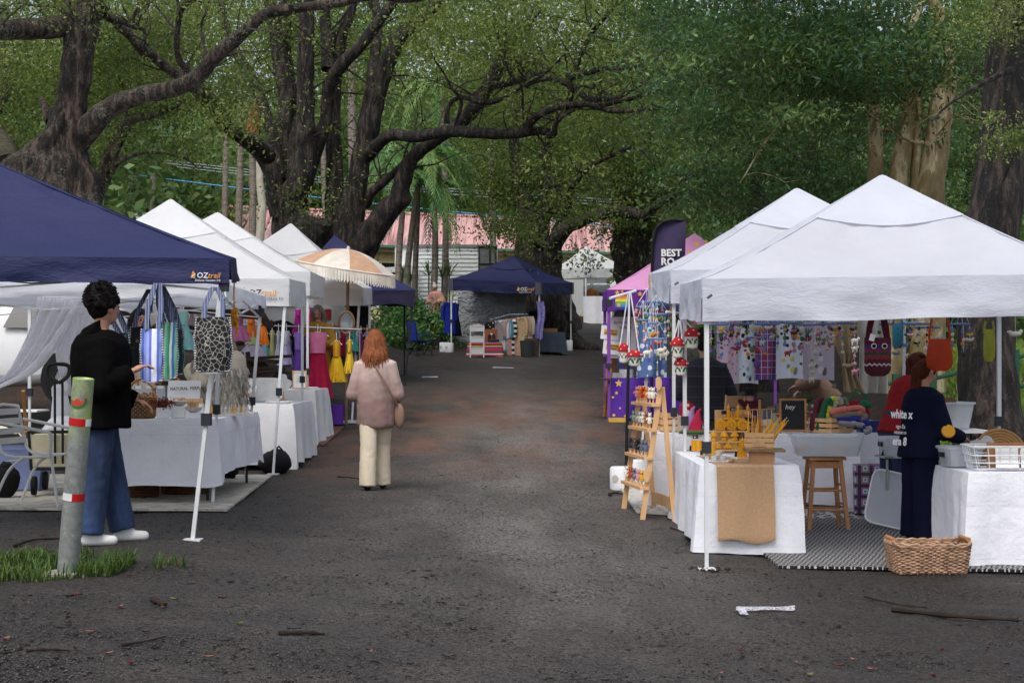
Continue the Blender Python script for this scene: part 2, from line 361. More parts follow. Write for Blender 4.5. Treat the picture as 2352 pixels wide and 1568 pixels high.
def leaf_mat(name,cols,transl=.45,rough=.45):
 m,n=mk(name);a=n.new('Attribute');a.attribute_name='tone';c=n.ramp(a.outputs['Fac'],[(i/(len(cols)-1),x)for i,x in enumerate(cols)])
 n.l(c,n.bsdf.inputs['Base Color']);n.bsdf.inputs['Roughness'].default_value=rough;n.bsdf.inputs['Specular IOR Level'].default_value=.35
 t=n.new('BsdfTranslucent');c2=n.mix(.45,c,'8fa045');n.l(c2,t.inputs[0]);mx=n.new('MixShader');mx.inputs[0].default_value=transl
 n.l(n.bsdf.outputs[0],mx.inputs[1]);n.l(t.outputs[0],mx.inputs[2]);n.l(mx.outputs[0],n.out.inputs[0]);return m
leaf_mat('leaf_camphor',['2b3c1c','4e6330','708242','9da85c'],.5)
leaf_mat('leaf_deep',['0f2614','1b3d22','2b5530','47713f'],.35)
leaf_mat('leaf_hill',['35512f','456539','5b7a46','7c9257'],.4)
leaf_mat('leaf_lime',['5d8038','7a9a42','94ae4c','aebc55'],.5)
leaf_mat('leaf_palm',['3a6232','527d45','729a58','a3b56c'],.4,.35)
leaf_mat('leaf_plant',['25492a','33633a','4b7d40','86a04c'],.3,.35)
leaf_mat('leaf_grass',['243a17','33521f','476828','6f7f42'],.3)
MIX='MIX'
def smooth_path(pts,k=4):
 """Catmull-Rom through (x,y,z,r)"""
 P=[np.array(p,float)for p in pts];P=[2*P[0]-P[1]]+P+[2*P[-1]-P[-2]];out=[]
 for i in range(1,len(P)-2):
  for j in range(k):
   t=j/k;a,b,c,d=P[i-1:i+3]
   out.append(.5*((2*b)+(c-a)*t+(2*a-5*b+4*c-d)*t*t+(3*b-a-3*c+d)*t**3))
 out.append(P[-2]);return out
LEAFCOUNT=[0]
class Tree:
 def __init__(s,name,label,base,bark,group=None):
  s.o=thing(name,label,'tree',base,group=group,world=True);s.bark=MATS[bark];s.tw=MB();s.limbs=[];s.base=V(base)
 def limb(s,pts,name='limb',n=12,rough=.2,k=7,spread=1):
  """pts: (x,y,z,r) in metres"""
  path=smooth_path(pts,k);mb=MB();mb.tube([p[:3]for p in path],[max(.006,p[3])for p in path],n,rough=rough,rs=3.4,seed=len(s.limbs))
  mb.build(name,s.bark,s.o);s.limbs.append(path);return path
 def px(s,zoom,pts,d,dd=0,name='limb',n=12,**k):
  """pts traced as (x, y, width) of a zoom (ox, sc); depth runs from d to d+dd"""
  ox,sc=zoom;N=len(pts);out=[]
  for i,p in enumerate(pts):
   di=d+dd*i/max(1,N-1)+(p[3]if len(p)>3 else 0);q=at(ox+p[0]*sc,p[1]*sc,di);out.append((q.x,q.y,q.z,p[2]*sc*di/F/2))
  return s.limb(out,name,n,**k)
 def twigs(s,tips,n_each,length,rng,up=.2,r=.02):
  """side branches growing from limb paths, collected as one part; returns their points for leaves"""
  ends=[]
  for path in tips:
   for _ in range(n_each):
    i=rng.randint(len(path)//3,len(path)-1);p=V(path[i][:3]);d=V((rng.uniform(-1,1),rng.uniform(-1,1),rng.uniform(-.35,.9)+up)).normalized()
    pts=[p];L=length*rng.uniform(.5,1.25)
    for q in range(5):d=(d+V((rng.uniform(-.45,.45),rng.uniform(-.45,.45),rng.uniform(-.35,.3)))).normalized();pts.append(pts[-1]+d*L/5)
    rr=min(path[i][3]*.5,r*rng.uniform(.7,1.6));s.tw.tube(pts,[rr*(1-.16*q)for q in range(6)],5);ends+=pts[2:]
    if rng.random()<.7:
     b=pts[3];d2=V((rng.uniform(-1,1),rng.uniform(-1,1),rng.uniform(-.5,.6))).normalized();e=b+d2*L*.4;s.tw.tube([b,(b+e)/2+V((0,0,.05*L)),e],[rr*.45,rr*.35,rr*.2],4);ends+=[(b+e)/2,e]
  return ends
 def crown(s,centers,nper,rad,leaf,mat,droop=.25,flat=.55,axis=None,tone=(.0,1.),name='crown',lab=None):
  C=np.array([tuple(c)for c in centers]);n=len(C)*nper;LEAFCOUNT[0]+=n
  cen=np.repeat(C,nper,0);off=RNG.normal(size=(n,3))*rad*np.repeat(RNG.uniform(.45,1.45,(len(C),1)),nper,0);off[:,2]*=flat
  ct=np.repeat(RNG.uniform(-.38,.34,len(C)),nper);t=np.clip(RNG.uniform(tone[0],tone[1],n)*.75+.12+ct,0,1)
  v,q=leaf_mesh(cen+off,leaf[0],leaf[1],droop,axis);v=v-np.array(OFF[s.o.name])
  o=np_obj(name,v,q,MATS[mat],s.o,t);o['kind']='stuff';return o
 def done(s):
  if s.tw.v:o=s.tw.build('branches',s.bark,s.o);o['kind']='stuff'
def box_pts(n,x0,x1,y0,y1,d0,d1,rng=RNG):
 """clump centres filling a slab of air seen between those columns and rows, at depths d0..d1"""
 d=rng.uniform(d0,d1,n);x=rng.uniform(x0,x1,n);y=rng.uniform(y0,y1,n)
 return np.stack([(x-CX)*d/F,d,CAMZ+(YH-y)*d/F],1)
rr=random.Random(3)
Z1,Z2,Z3,Z4,ZD=(0,.3296),(459.4,.3296),(976.2,.3296),(1493,.4029),(0,1.)
# ---- the huge old tree on the left
dL=26.;tb=gp(130,dL)
T=Tree('camphor_laurel','massive old tree with buttressed trunk behind the navy tent',(tb.x,tb.y,tb.z-.2),'bark','old camphor laurels round the market')
def Lx(pts,dd=0,d=dL,**k):return T.px(Z1,pts,d,dd,**k)
base=[(215,2900,1900),(230,2560,1500),(250,2200,1000),(270,1800,760),(330,1400,560),(390,1150,420),(450,950,300),(490,750,230),(520,550,215),(560,300,225),(585,100,260),(600,-100,290)]
Lx(base,name='trunk',n=28,rough=.22)
Lx([(590,-60,260),(520,-500,200),(450,-900,160),(480,-1300,90)],-1,n=14)
Lx([(610,-60,200),(760,-500,160),(800,-900,110),(900,-1200,70)],2,n=14)
Lx([(520,1900,420),(560,1500,300),(560,1250,230),(530,1050,150),(510,850,40)],0,n=16,rough=.25)
Lx([(70,1500,420),(130,1250,330),(260,1080,230),(380,930,120),(440,780,30)],-.4,n=14,rough=.25)
l1=Lx([(520,1000,190),(610,900,170),(700,800,150),(850,710,135),(1000,660,125),(1150,635,118),(1300,590,112),(1400,520,112),(1470,430,108),(1580,330,98),(1700,225,88),(1860,95,80),(2100,55,72),(2350,20,66),(2600,-30,60),(2900,-10,54),(3300,-120,40)],-3.)
l2=Lx([(470,185,160),(330,195,150),(150,200,140),(-50,215,130),(-400,190,110),(-900,60,80)],-2)
l3=Lx([(700,60,90),(800,150,70),(900,240,74),(1000,350,74),(1100,420,74),(1200,500,70),(1290,560,70),(1340,620,66)],2)
Lx([(1380,640,80),(1500,730,90),(1560,860,100),(1680,940,105),(1784,1010,120),(1860,1080,130)],10,d=29)
l4=Lx([(640,1440,120),(720,1230,110),(770,1100,100),(830,950,90),(880,860,80),(950,820,70),(1080,800,48),(1200,745,42),(1290,700,34)],1,d=29)
l5=Lx([(1340,520,52),(1260,440,48),(1230,330,44),(1240,180,42),(1270,60,40),(1350,-10,36),(1500,-120,30)],-1)
l6=Lx([(750,100,42),(850,150,36),(930,190,32),(1000,210,28),(1010,290,22)],0)
Lx([(940,190,22),(930,120,22),(960,60,20),(1010,0,18)],0);Lx([(1000,1065,20),(900,1090,34),(820,1130,46),(760,1200,60)],0,d=29);l7=Lx([(1000,1060,20),(1150,1070,18),(1300,1110,13),(1390,1180,8)],-.5,d=29)
Lx([(1470,430,40),(1420,440,30),(1430,350,24),(1400,200,20),(1440,60,16)],0);Lx([(450,90,40),(400,45,32),(250,40,22),(120,20,12)],0)
Lx([(350,850,70),(320,760,60),(290,690,40)],.5);Lx([(-20,760,90),(20,600,70),(10,300,60),(40,60,50)],3,d=28);Lx([(-10,750,60),(60,650,36),(110,560,22)],3,d=28)
Lx([(60,1180,230),(0,1020,200),(-80,900,170)],2)
e=T.twigs([l1,l2,l3,l4,l5,l6,l7],11,1.4,rr,r=.016)
cc=[c for c in e];T.crown(cc[::5],22,.2,(.08,.034),'leaf_camphor')
C2=np.concatenate([box_pts(130,-60,470,-60,260,27.5,33),box_pts(50,200,560,60,340,27.5,33),box_pts(8,-60,600,-60,30,23,26),box_pts(40,-40,130,120,420,27,31)])
T.crown(C2,210,.44,(.085,.036),'leaf_camphor',tone=(0,.9));T.done()
# ---- the many-stemmed tree in the middle
dC=40.;tb=gp(790,dC)
T=Tree('camphor_laurel','many-stemmed dark tree rising behind the white tent peaks',(tb.x,tb.y,tb.z-.3),'dark_bark','old camphor laurels round the market')
def Cx(pts,dd=0,d=dC,**k):return T.px(Z2,pts,d,dd,**k)
L=[]
L.append(Cx([(640,2400,300),(640,1950,270),(650,1560,210),(660,1350,190),(735,1150,160),(735,950,150),(735,700,125),(735,450,118),(740,250,112),(745,60,105),(750,-250,95),(700,-600,70)],-1,name='trunk',n=16))
L.append(Cx([(590,2350,230),(580,1700,180),(590,1480,150),(570,1250,130),(575,1000,118),(590,800,112),(600,650,118),(560,450,112),(540,300,100),(520,150,90),(470,-100,80),(430,-500,60)],1.4,name='trunk',n=14))
L.append(Cx([(560,1500,150),(520,1300,130),(480,1170,110),(400,1050,100),(300,970,88),(220,920,80),(150,800,76),(100,720,66),(60,640,50),(-40,560,30)],-1,n=12))
L.append(Cx([(540,1250,120),(510,1000,92),(460,800,80),(400,640,80),(330,500,84),(270,400,70),(200,230,56),(150,80,44),(80,-120,36)],1,n=12))
L.append(Cx([(640,1250,80),(650,900,72),(640,600,64),(600,300,60),(610,100,54),(590,-200,44)],3.2,n=10))
L.append(Cx([(700,1330,140),(790,1080,115),(860,900,96),(890,720,92),(900,600,90),(950,500,92),(1040,400,88),(1150,280,80),(1260,130,76),(1350,10,70),(1470,-140,56)],-1.6,n=12))
L.append(Cx([(900,2400,260),(900,1900,200),(930,1600,150),(940,1300,130),(930,1000,112),(930,750,104),(940,520,100),(960,350,96),(1000,220,76),(1060,50,66),(1100,-200,54)],1,name='trunk',n=14))
L.append(Cx([(890,480,92),(880,300,80),(870,100,76),(880,-120,66),(860,-500,50)],1,n=10))
L.append(Cx([(960,2400,300),(1000,1900,260),(1050,1500,190),(1080,1350,170),(1110,1150,140),(1150,1000,150),(1180,850,160),(1210,700,150),(1280,500,125),(1340,350,112),(1420,230,96),(1560,120,80),(1640,40,70),(1760,-150,56)],-.6,name='trunk',n=16))
L.append(Cx([(1160,900,90),(1190,600,80),(1220,350,76),(1240,150,66),(1210,-80,56),(1240,-400,40)],1.6,n=10))
L.append(Cx([(1120,1120,120),(1190,1060,95),(1270,980,84),(1350,940,84),(1500,955,80),(1640,930,84),(1784,915,84),(1950,925,80),(2150,935,74),(2330,915,66),(2420,920,50)],-4,n=12))
L.append(Cx([(1030,2350,300),(1080,1850,240),(1200,1620,190),(1300,1480,165),(1390,1390,150),(1400,1300,128),(1440,1180,112),(1500,1080,100),(1640,980,80),(1784,880,92),(1900,760,110),(2010,600,100),(2080,460,96),(2140,330,92),(2250,220,70),(2350,60,60)],-2,name='trunk',n=14))
L.append(Cx([(1150,1430,80),(1180,1360,66),(1290,1260,62),(1400,1170,60),(1500,1090,70),(1640,985,70)],-1,n=10))
L.append(T.px(Z3,[(720,925,60),(740,850,56),(820,790,52),(950,745,46),(1080,725,44),(1180,740,40),(1280,770,36),(1400,775,34),(1560,765,30),(1784,740,24),(2000,735,14)],36.3,-2,n=9))
L.append(T.px(Z3,[(860,945,56),(900,930,50),(905,880,36),(950,820,30),(1040,765,26),(1090,750,20)],36,-.5,n=8))
L.append(T.px(Z3,[(1000,730,50),(1020,650,46),(1010,570,44),(1060,520,40),(1150,505,40),(1260,475,30),(1400,485,24),(1540,460,14)],36,-1,n=8))
L.append(T.px(Z3,[(1230,740,36),(1330,710,34),(1430,690,32),(1550,650,30),(1660,620,26),(1740,560,20),(1800,500,14)],35.5,-1,n=8))
L.append(T.px(Z3,[(1200,690,30),(1320,690,28),(1420,640,26),(1520,580,22),(1640,500,16),(1760,430,10)],35.5,1,n=8))
L.append(T.px(Z3,[(1200,700,44),(1120,680,48),(1050,610,46),(960,575,42),(880,545,38),(780,570,24),(700,610,12)],36,2,n=8))
L.append(T.px(Z3,[(150,860,46),(160,760,34),(200,700,32),(270,680,32),(380,715,30),(470,715,28),(560,680,24),(690,600,22),(840,510,18),(1010,340,10)],37,-1,n=8))
L.append(T.px(Z3,[(440,600,60),(550,590,50),(650,560,44),(760,520,38),(860,480,26)],37,1,n=8))
L.append(T.px(Z3,[(200,890,14),(240,780,24),(250,690,22),(190,620,18),(130,510,14),(70,420,12),(0,280,8)],36.5,-1,n=6))
L.append(T.px(Z3,[(690,890,14),(680,720,18),(670,600,16),(590,510,18),(550,380,16),(480,180,10)],36.5,-1,n=6))
L.append(T.px(Z3,[(1050,520,40),(1090,380,34),(1150,250,30),(1220,160,30),(1300,70,30),(1420,-40,26)],36,-1,n=8))
e=T.twigs(L,10,2.,rr,r=.02)
T.crown(e[::5],20,.24,(.1,.048),'leaf_camphor')
C2=np.concatenate([box_pts(100,300,1000,-80,110,40,47),box_pts(40,560,900,-60,220,44,48),box_pts(150,950,1560,-60,230,38,47),box_pts(34,1080,1500,200,330,41,47),box_pts(45,950,1500,-60,120,32,38),box_pts(16,420,640,100,300,41,46),box_pts(3,690,740,430,490,38.5,39)])
T.crown(C2,190,.55,(.105,.05),'leaf_camphor')
mb=MB();q=at(705,540,39.2);mb.ball(q,(.55,.45,.6),14,10);mb.jitter(.25,2.5);mb.build('burl',MATS['dark_bark'],T.o);T.done()
# ---- tree behind the blue clothes tent, and its neighbour to the right
dD=53.;tb=gp(1235,dD)
T=Tree('camphor_laurel','stout twin-trunked tree standing right behind the blue clothes tent',(tb.x,tb.y,tb.z-.3),'dark_bark','old camphor laurels round the market')
ZP=(976.2,.2440)
def PP(pts,d,dd=0,**k):return T.px(ZP,[(p[0],p[1]+1647,*p[2:])for p in pts],d,dd,**k)
L=[]
L.append(PP([(1070,1480,640),(1040,1150,420),(1020,950,310),(990,700,290),(1000,560,270),(960,400,210),(930,250,150),(880,50,120),(840,-300,100),(860,-800,70)],dD,1,name='trunk',n=18))
L.append(PP([(1050,700,200),(1090,500,170),(1120,300,150),(1150,100,120),(1130,-200,100),(1150,-700,70)],dD,2,n=14))
L.append(PP([(1260,1460,460),(1220,1150,280),(1190,950,210),(1200,750,180),(1230,620,160),(1330,500,140),(1480,430,120),(1650,370,110),(1800,345,110),(1960,360,110),(2070,390,100),(2120,330,80),(2250,240,76),(2400,150,60)],dD-.5,-3,name='trunk',n=16))
L.append(PP([(1200,640,110),(1240,520,90),(1310,400,80),(1360,300,60),(1350,180,40),(1320,60,30)],dD,0,n=10))
L.append(PP([(1290,190,70),(1250,110,50),(1150,110,34),(1050,180,24),(990,215,12)],dD,-1,n=8));L.append(PP([(1280,180,60),(1340,150,52),(1420,70,44),(1560,-80,40),(1760,-180,36),(1950,-260,26),(2100,-190,14)],dD,-3,n=8))
mb=MB()
for(p,w,a)in(((1410,1420),.5,.9),((1480,1490),.4,1.),((900,1500),.5,2.6)):
 q=at(976.2+p[0]*.244,(p[1]+1647)*.244,dD-1);x,y=wx(1250,dD),dD
 mb.tube([(x,y,G(x,y)+.8),((x+q.x)/2,y-.5,G(x,y)+.35),(q.x,q.y-.3,G(q.x,q.y)+.05),(q.x+math.cos(a)*1.2,q.y-.9,G(q.x,q.y)-.1)],[.5,w,w*.55,.1],10,rough=.2)
mb.build('root',MATS['dark_bark'],T.o)
e=T.twigs(L,9,2.2,rr,r=.03,up=.0);T.crown(e[::2],26,.32,(.16,.075),'leaf_camphor',droop=.5)
C2=np.concatenate([box_pts(130,1080,1480,120,380,53,58),box_pts(34,1120,1360,380,470,53,56),box_pts(5,1080,1180,390,450,53,56),box_pts(10,1120,1200,500,540,50,52),box_pts(4,1300,1395,480,540,49,51),box_pts(2,1300,1360,565,600,48,49)])
T.crown(C2,170,.55,(.135,.06),'leaf_camphor',droop=.4,tone=(0,.8));T.done()
dE=58.;tb=gp(1450,dE)
T=Tree('camphor_laurel','broad dark trunk between the far white tent and the feather banner',(tb.x,tb.y,tb.z-.3),'dark_bark','old camphor laurels round the market')
L=[PP([(2030,1500,560),(2010,1100,430),(1980,900,400),(1950,650,380),(1960,450,330),(1920,250,260),(1860,50,180),(1830,-200,130),(1800,-700,90)],dE,0,name='trunk',n=18),PP([(1990,600,230),(2080,400,190),(2070,200,150),(2070,-50,120),(2100,-500,80)],dE,1,n=12),PP([(2050,420,120),(2180,220,100),(2330,110,80),(2500,-60,60)],dE,-2,n=10)]
e=T.twigs(L,12,2.6,rr,r=.04,up=.0);T.crown(e[::2],26,.36,(.18,.08),'leaf_camphor',droop=.5)
C2=np.concatenate([box_pts(170,1380,1760,60,460,54,60),box_pts(40,1400,1660,430,540,55,59)])
T.crown(C2,160,.62,(.15,.066),'leaf_camphor',droop=.4,tone=(.0,.8));T.done()
# ---- tall feathery trees on the right
def feathery(label,px,d,pts,boxes,nper,bark='smooth_bark',extra=()):
 b=gp(px,d);T=Tree('feathery_tree',label,(b.x,b.y,b.z-.2),bark,'tall feathery trees behind the white tents')
 L=[T.px(ZD,p,d,0,name='trunk',n=14,rough=.14)for p in pts]+[T.px(ZD,p,d,-2,n=8)for p in extra]
 e=T.twigs(L,7,2.,rr,r=.02);T.crown(e[::3],26,.3,(.1,.032),'leaf_deep',droop=.7)
 for(bx,mt)in boxes:T.crown(box_pts(*bx),nper,.5,(.11,.036),mt,droop=.4,flat=.24)
 T.done()
feathery('tree with three smooth mottled tan trunks behind the nearest white tent',2070,24.,[[(2010,900,70),(2010,640,48),(2012,420,38),(2010,300,33),(2003,200,30),(1996,100,26),(1992,40,22),(1985,-80,18)],[(2040,900,80),(2050,620,60),(2062,420,50),(2078,320,42),(2086,230,36),(2092,100,28),(2110,0,22),(2120,-100,16)],[(2130,900,90),(2130,620,76),(2135,450,68),(2148,350,60),(2158,270,56),(2170,200,50),(2180,130,34),(2160,40,30),(2110,-60,20)],[(2090,640,40),(2100,420,22),(2108,300,20),(2112,200,16)]],[((55,1500,2120,-60,130,20,25),'leaf_deep'),((52,1560,2010,90,300,21,26),'leaf_deep'),((16,1540,2000,60,330,20,24),'leaf_hill'),((30,1880,2200,60,190,21,25),'leaf_deep'),((6,1840,2160,140,190,22,23),'leaf_camphor')],210,extra=([(2040,120,10),(1900,220,8),(1780,300,6),(1700,420,3)],[(2100,150,10),(1950,130,8),(1800,180,6),(1640,160,3)]))
feathery('deep green feathery tree hanging over the farther white tent',1700,30.,[[(1745,900,90),(1742,600,50),(1738,400,34),(1730,250,30),(1742,100,26),(1720,-80,18)],[(1880,900,60),(1870,560,40),(1860,400,22),(1872,250,18),(1860,60,14)]],[((95,1560,2050,200,480,27,32),'leaf_deep'),((20,1560,2050,200,480,27,30),'leaf_hill'),((40,1480,1900,-40,200,27,32),'leaf_deep'),((50,1620,2200,300,500,31,34),'leaf_deep')],190,'dark_bark',extra=([(1740,300,9),(1640,380,7),(1560,420,3)],[(1738,200,10),(1800,330,7),(1900,420,3)]))
feathery('tree with sunlit fresh green foliage at the far right behind the trunk',2230,33.,[[(2230,900,80),(2235,600,50),(2240,300,40),(2230,50,30),(2200,-80,20)]],[((90,2130,2380,100,520,30,35),'leaf_hill'),((30,2120,2390,-60,120,28,34),'leaf_deep')],190,'dark_bark')
# ---- the big dark trunk in front on the right
dR=17.;b=gp(2260,dR)
T=Tree('dark_furrowed_tree','thick dark furrowed trunk leaning up the right edge of the market',(b.x,b.y,b.z-.2),'dark_bark')
L=[T.px(ZD,[(2288,1220,300),(2282,1080,215),(2272,960,150),(2268,860,134),(2264,740,126),(2268,620,122),(2282,500,122),(2298,380,112),(2308,250,104),(2316,120,98),(2320,0,94),(2328,-120,88),(2350,-300,70)],dR,1,name='trunk',n=28,rough=.09,k=8)]
L.append(T.px(ZD,[(2320,160,16),(2260,190,12),(2180,240,7),(2120,300,3)],dR,-1,n=6));L.append(T.px(ZD,[(2330,60,20),(2420,0,14),(2500,90,8)],dR,-1,n=6));L.append(T.px(ZD,[(2300,420,10),(2340,330,7),(2380,260,4)],dR-.3,-.5,n=6))
T.crown(box_pts(9,2255,2370,270,370,15.4,16.2),110,.14,(.045,.02),'leaf_camphor',droop=.6);T.crown(box_pts(20,2200,2400,-40,90,15.5,17.5),160,.25,(.05,.022),'leaf_camphor',droop=.6);T.done()
# ---- wooded hill behind everything
rng=np.random.default_rng(11);cs=[];tones=[]
for _ in range(330):
 y=rng.uniform(84,190);x=rng.uniform(-.46,.46)*y;z=float(G(x,y));h=rng.uniform(4,9);rad=rng.uniform(2.2,4.2);tn=rng.uniform(-.25,.25)
 for k in range(7):
  o=rng.normal(size=3);o/=np.linalg.norm(o);cs.append((x+o[0]*rad*.8,y+o[1]*rad*.8,z+h*.6+o[2]*h*.45));tones.append(tn+rng.uniform(-.15,.15))
C=np.array(cs);nper=46;cen=np.repeat(C,nper,0);P=cen+RNG.normal(size=cen.shape)*np.array([1.,1.,.8]);v,q=leaf_mesh(P,.62,.36,.2)
fo=np_obj('hillside_forest',v,q,MATS['leaf_hill'],None,np.clip(np.repeat(np.array(tones),nper)+RNG.uniform(.1,.9,len(P)),0,1));tag(fo,'wooded green hillside closing the view behind the building','forest',kind='stuff')
def thicket(name,label,boxes,mat,leaf,nper,rad):
 Cc=np.concatenate([box_pts(*b)for b in boxes]);cen=np.repeat(Cc,nper,0);P=cen+RNG.normal(size=cen.shape)*rad
 v,q=leaf_mesh(P,leaf[0],leaf[1],.3);t=np.clip(np.repeat(RNG.uniform(-.25,.25,len(Cc)),nper)+RNG.uniform(.1,.9,len(P)),0,1)
 return tag(np_obj(name,v,q,MATS[mat],None,t),label,'bushes',kind='stuff')
thicket('shrubbery','tangled bushes and vines at the foot of the wooded hill',[(150,180,525,330,500,68,82),(60,500,660,300,480,84,92),(120,640,1000,300,500,84,92),(60,1000,1500,300,520,84,92),(110,-20,330,170,520,50,66),(60,-30,130,500,640,40,46)],'leaf_hill',(.42,.22),75,.85)
thicket('undergrowth','dim green undergrowth behind the white tents on the right',[(130,1560,2400,420,760,36,48),(50,2150,2400,600,780,30,38)],'leaf_hill',(.26,.13),110,.6)
thicket('treetop_foliage','high foliage of distant trees above the hill line',[(130,-40,900,-60,240,74,95),(90,900,1560,-60,260,72,95),(60,1500,2400,-60,260,60,80)],'leaf_camphor',(.34,.17),80,1.)
# ---- palms
def frond(L,rise,rng,leaflets=34,width=.5,hang=.8):
 """arching frond along +x from the origin; rachis and leaflets as vertex lists"""
 mb=MB();pts=[]
 for i in range(11):
  t=i/10;pts.append(V((L*t*(1-.18*t*hang),0,L*(rise*t-(rise+hang*.75)*t*t))))
 mb.tube(pts,[.035*(1-.85*i/10)for i in range(11)],5)
 for i in range(leaflets):
  t=.12+.87*i/leaflets;k=t*10;a=int(min(9,k));p=pts[a].lerp(pts[a+1],k-a);tan=(pts[a+1]-pts[a]).normalized()
  wl=width*math.sin(math.pi*(t*.86+.1))*rng.uniform(.85,1.1)
  for sg in(-1,1):
   d=(V((0,sg,0))+tan*.75+V((0,0,-.25-.3*rng.random()))).normalized();b=p+d*wl;mid=p+d*wl*.5+V((0,0,.06*wl));w=tan*.045
   mb.add([p-w*.5,mid-w,b+V((0,0,-.12*wl)),mid+w],[(0,1,2,3)])
 return mb
PALMTONE=None
def palm(label,px,ytop,d,r=.11,fr=(),lean=0,mat='palm_bark',L=2.6,seed=0,skirt=False):
 b=gp(px,d);rng=random.Random(seed);top=V((wx(px+lean,d),d,wz(ytop,d)));o=thing('palm_tree',label,'palm',b,group='palms in front of the hall',world=True)
 mb=MB();path=[V((b.x,b.y,b.z-.1)).lerp(top,t)+V((.06*math.sin(t*5+seed),0,0))for t in[i/10 for i in range(11)]]
 mb.tube(path,[r*(1.25 if i==0 else 1-.03*i)for i in range(11)],10,rough=.05);mb.build('trunk',MATS[mat],o)
 if skirt:
  mb=MB()
  for k in range(26):
   a=rng.uniform(0,6.28);rr_=rng.uniform(.1,.34);zt_=rng.uniform(-.1,.3);p=top+V((math.cos(a)*rr_*.4,math.sin(a)*rr_*.4,zt_));e=top+V((math.cos(a)*rr_*1.4,math.sin(a)*rr_*1.4,-rng.uniform(.5,1.2)))
   mb.tube([p,(p+e)/2+V((math.cos(a)*.1,math.sin(a)*.1,.1)),e],[.03,.028,.01],4)
  mb.build('dead_skirt',M('dead_frond','7b6a58',.9),o)
 n0=fr[0]if fr else 0
 for k in range(n0):
  f=frond(L*rng.uniform(.8,1.15),rng.uniform(.25,1.15),rng,hang=rng.uniform(.7,1.25));a=6.283*k/n0+rng.uniform(-.25,.25);RM=Matrix.Rotation(a,3,'Z')
  f.v=[RM@p+top for p in f.v];q=f.build('frond',MATS['leaf_palm'],o,smooth=False)
  at_=q.data.attributes.new('tone','FLOAT','FACE');tn=rng.uniform(.1,.8);at_.data.foreach_set('value',[min(1,max(0,tn+rng.uniform(-.2,.2)))for _ in q.data.polygons])
 return o
palm('slim grey palm trunk standing left of the white tent peak',302,300,62,.13,mat='palm_bark',seed=1)
palm('brown palm trunk just right of the leftmost slim one',352,330,63,.15,seed=2)
palm('brown slender palm trunk at the left end of the red roof',524,250,58,.14,lean=-10,seed=3)
palm('speckled palm trunk left of the palm with a dead skirt',549,150,57,.15,seed=4)
palm('palm with a brown dead frond skirt and hanging orange sheath',577,245,56,.15,seed=5,skirt=True)
palm('tan palm trunk seen between the dark stems',747,330,58,.15,seed=6)
palm('speckled grey palm trunk seen through the stems of the middle tree',812,60,56,.19,seed=7,fr=(9,),L=3)
palm('palm with arching fronds left of the front palm clump',905,395,55,.13,fr=(9,),lean=30,seed=8,L=2.9)
palm('palm leaning from the truck roof line',925,350,56,.13,fr=(9,),lean=40,seed=9,L=3.1)
palm('palm with drooping crown in the middle of the clump',956,365,57,.12,fr=(10,),seed=10,L=3.1)
palm('short palm with low green fronds at the right of the clump',996,430,56,.14,fr=(11,),seed=11,L=3.)
palm('tall palm behind the limb above the red roof',1020,200,60,.14,fr=(10,),seed=12,L=3.2)
palm('tall palm whose fronds show through the leaves near the top',1130,150,64,.14,fr=(10,),seed=13,L=3.4)
mb=MB();q=at(583,288,55.7);mb.tube([q+V((.15,0,.9)),q+V((.08,0,.5)),q+V((-.02,0,0)),q+V((-.1,0,-.45))],[.04,.16,.22,.27],8);mb.build('palm_sheath',M('rust_sheath','a0522f',.7),None,'orange dried palm sheath hanging on a slim trunk','palm sheath')
b=gp(597,54);mb=MB();mb.tube([b,at(596,560,54),at(603,470,54),at(597,420,54),at(595,364,54)],[.17,.16,.15,.13,.11],9,rough=.15);mb.build('dead_trunk',M('pale_wood','b9b3a2',.9,bump=.5,bscale=12),None,'pale bare dead trunk in front of the red roof','dead trunk')
# ---- wires
M('wire','9aa4a8',.6);M('blue_wire','4f9ac4',.5)
for(a,b,y0,y1,mt,lab)in((180,1600,345,470,'wire','topmost grey power line strung across the hill'),(180,1600,351,476,'wire','middle grey power line strung across the hill'),(180,1600,357,483,'wire','lowest grey power line strung across the hill'),(170,1700,384,540,'blue_wire','pale blue cable strung between the trunks below the power lines')):
 mb=MB();mb.tube([at(a+(b-a)*t,y0+(y1-y0)*t+14*math.sin(math.pi*t),66)for t in[i/16 for i in range(17)]],.018 if mt=='wire' else .03,4);mb.build('power_line',MATS[mt],None,lab,'cable','cables across the hill')
 # == market tents
def fabric(name,col,transl=.45,rough=.75,var=.05):
 m,n=mk(name);vec=n.coord();c=lin(col)
 base=n.ramp(n.noise(vec,1.7,4),[(.3,tuple(u*(1-var)for u in c)),(.7,tuple(min(1,u*(1+var))for u in c))]);n.l(base,n.bsdf.inputs['Base Color'])
 n.bsdf.inputs['Roughness'].default_value=rough;n.bsdf.inputs['Specular IOR Level'].default_value=.25
 w=n.math('ADD',n.noise(n.coord((1,1,2.4)),4.5,3,.55),n.math('MULTIPLY',n.noise(n.coord((1.5,1.5,5)),16,3),.35));n.bump(w,.05,.34)
 t=n.new('BsdfTranslucent');n.l(base,t.inputs[0]);mx=n.new('MixShader');mx.inputs[0].default_value=transl
 n.l(n.bsdf.outputs[0],mx.inputs[1]);n.l(t.outputs[0],mx.inputs[2]);n.l(mx.outputs[0],n.out.inputs[0]);return m
fabric('white_canvas','dfe2ea');fabric('white_canvas_warm','e8e9ea');fabric('navy_canvas','262b52',.08,.6);fabric('purple_canvas','6b3494',.2);fabric('pink_canvas','d79ac8',.2);fabric('grey_canvas','e6e8e6')
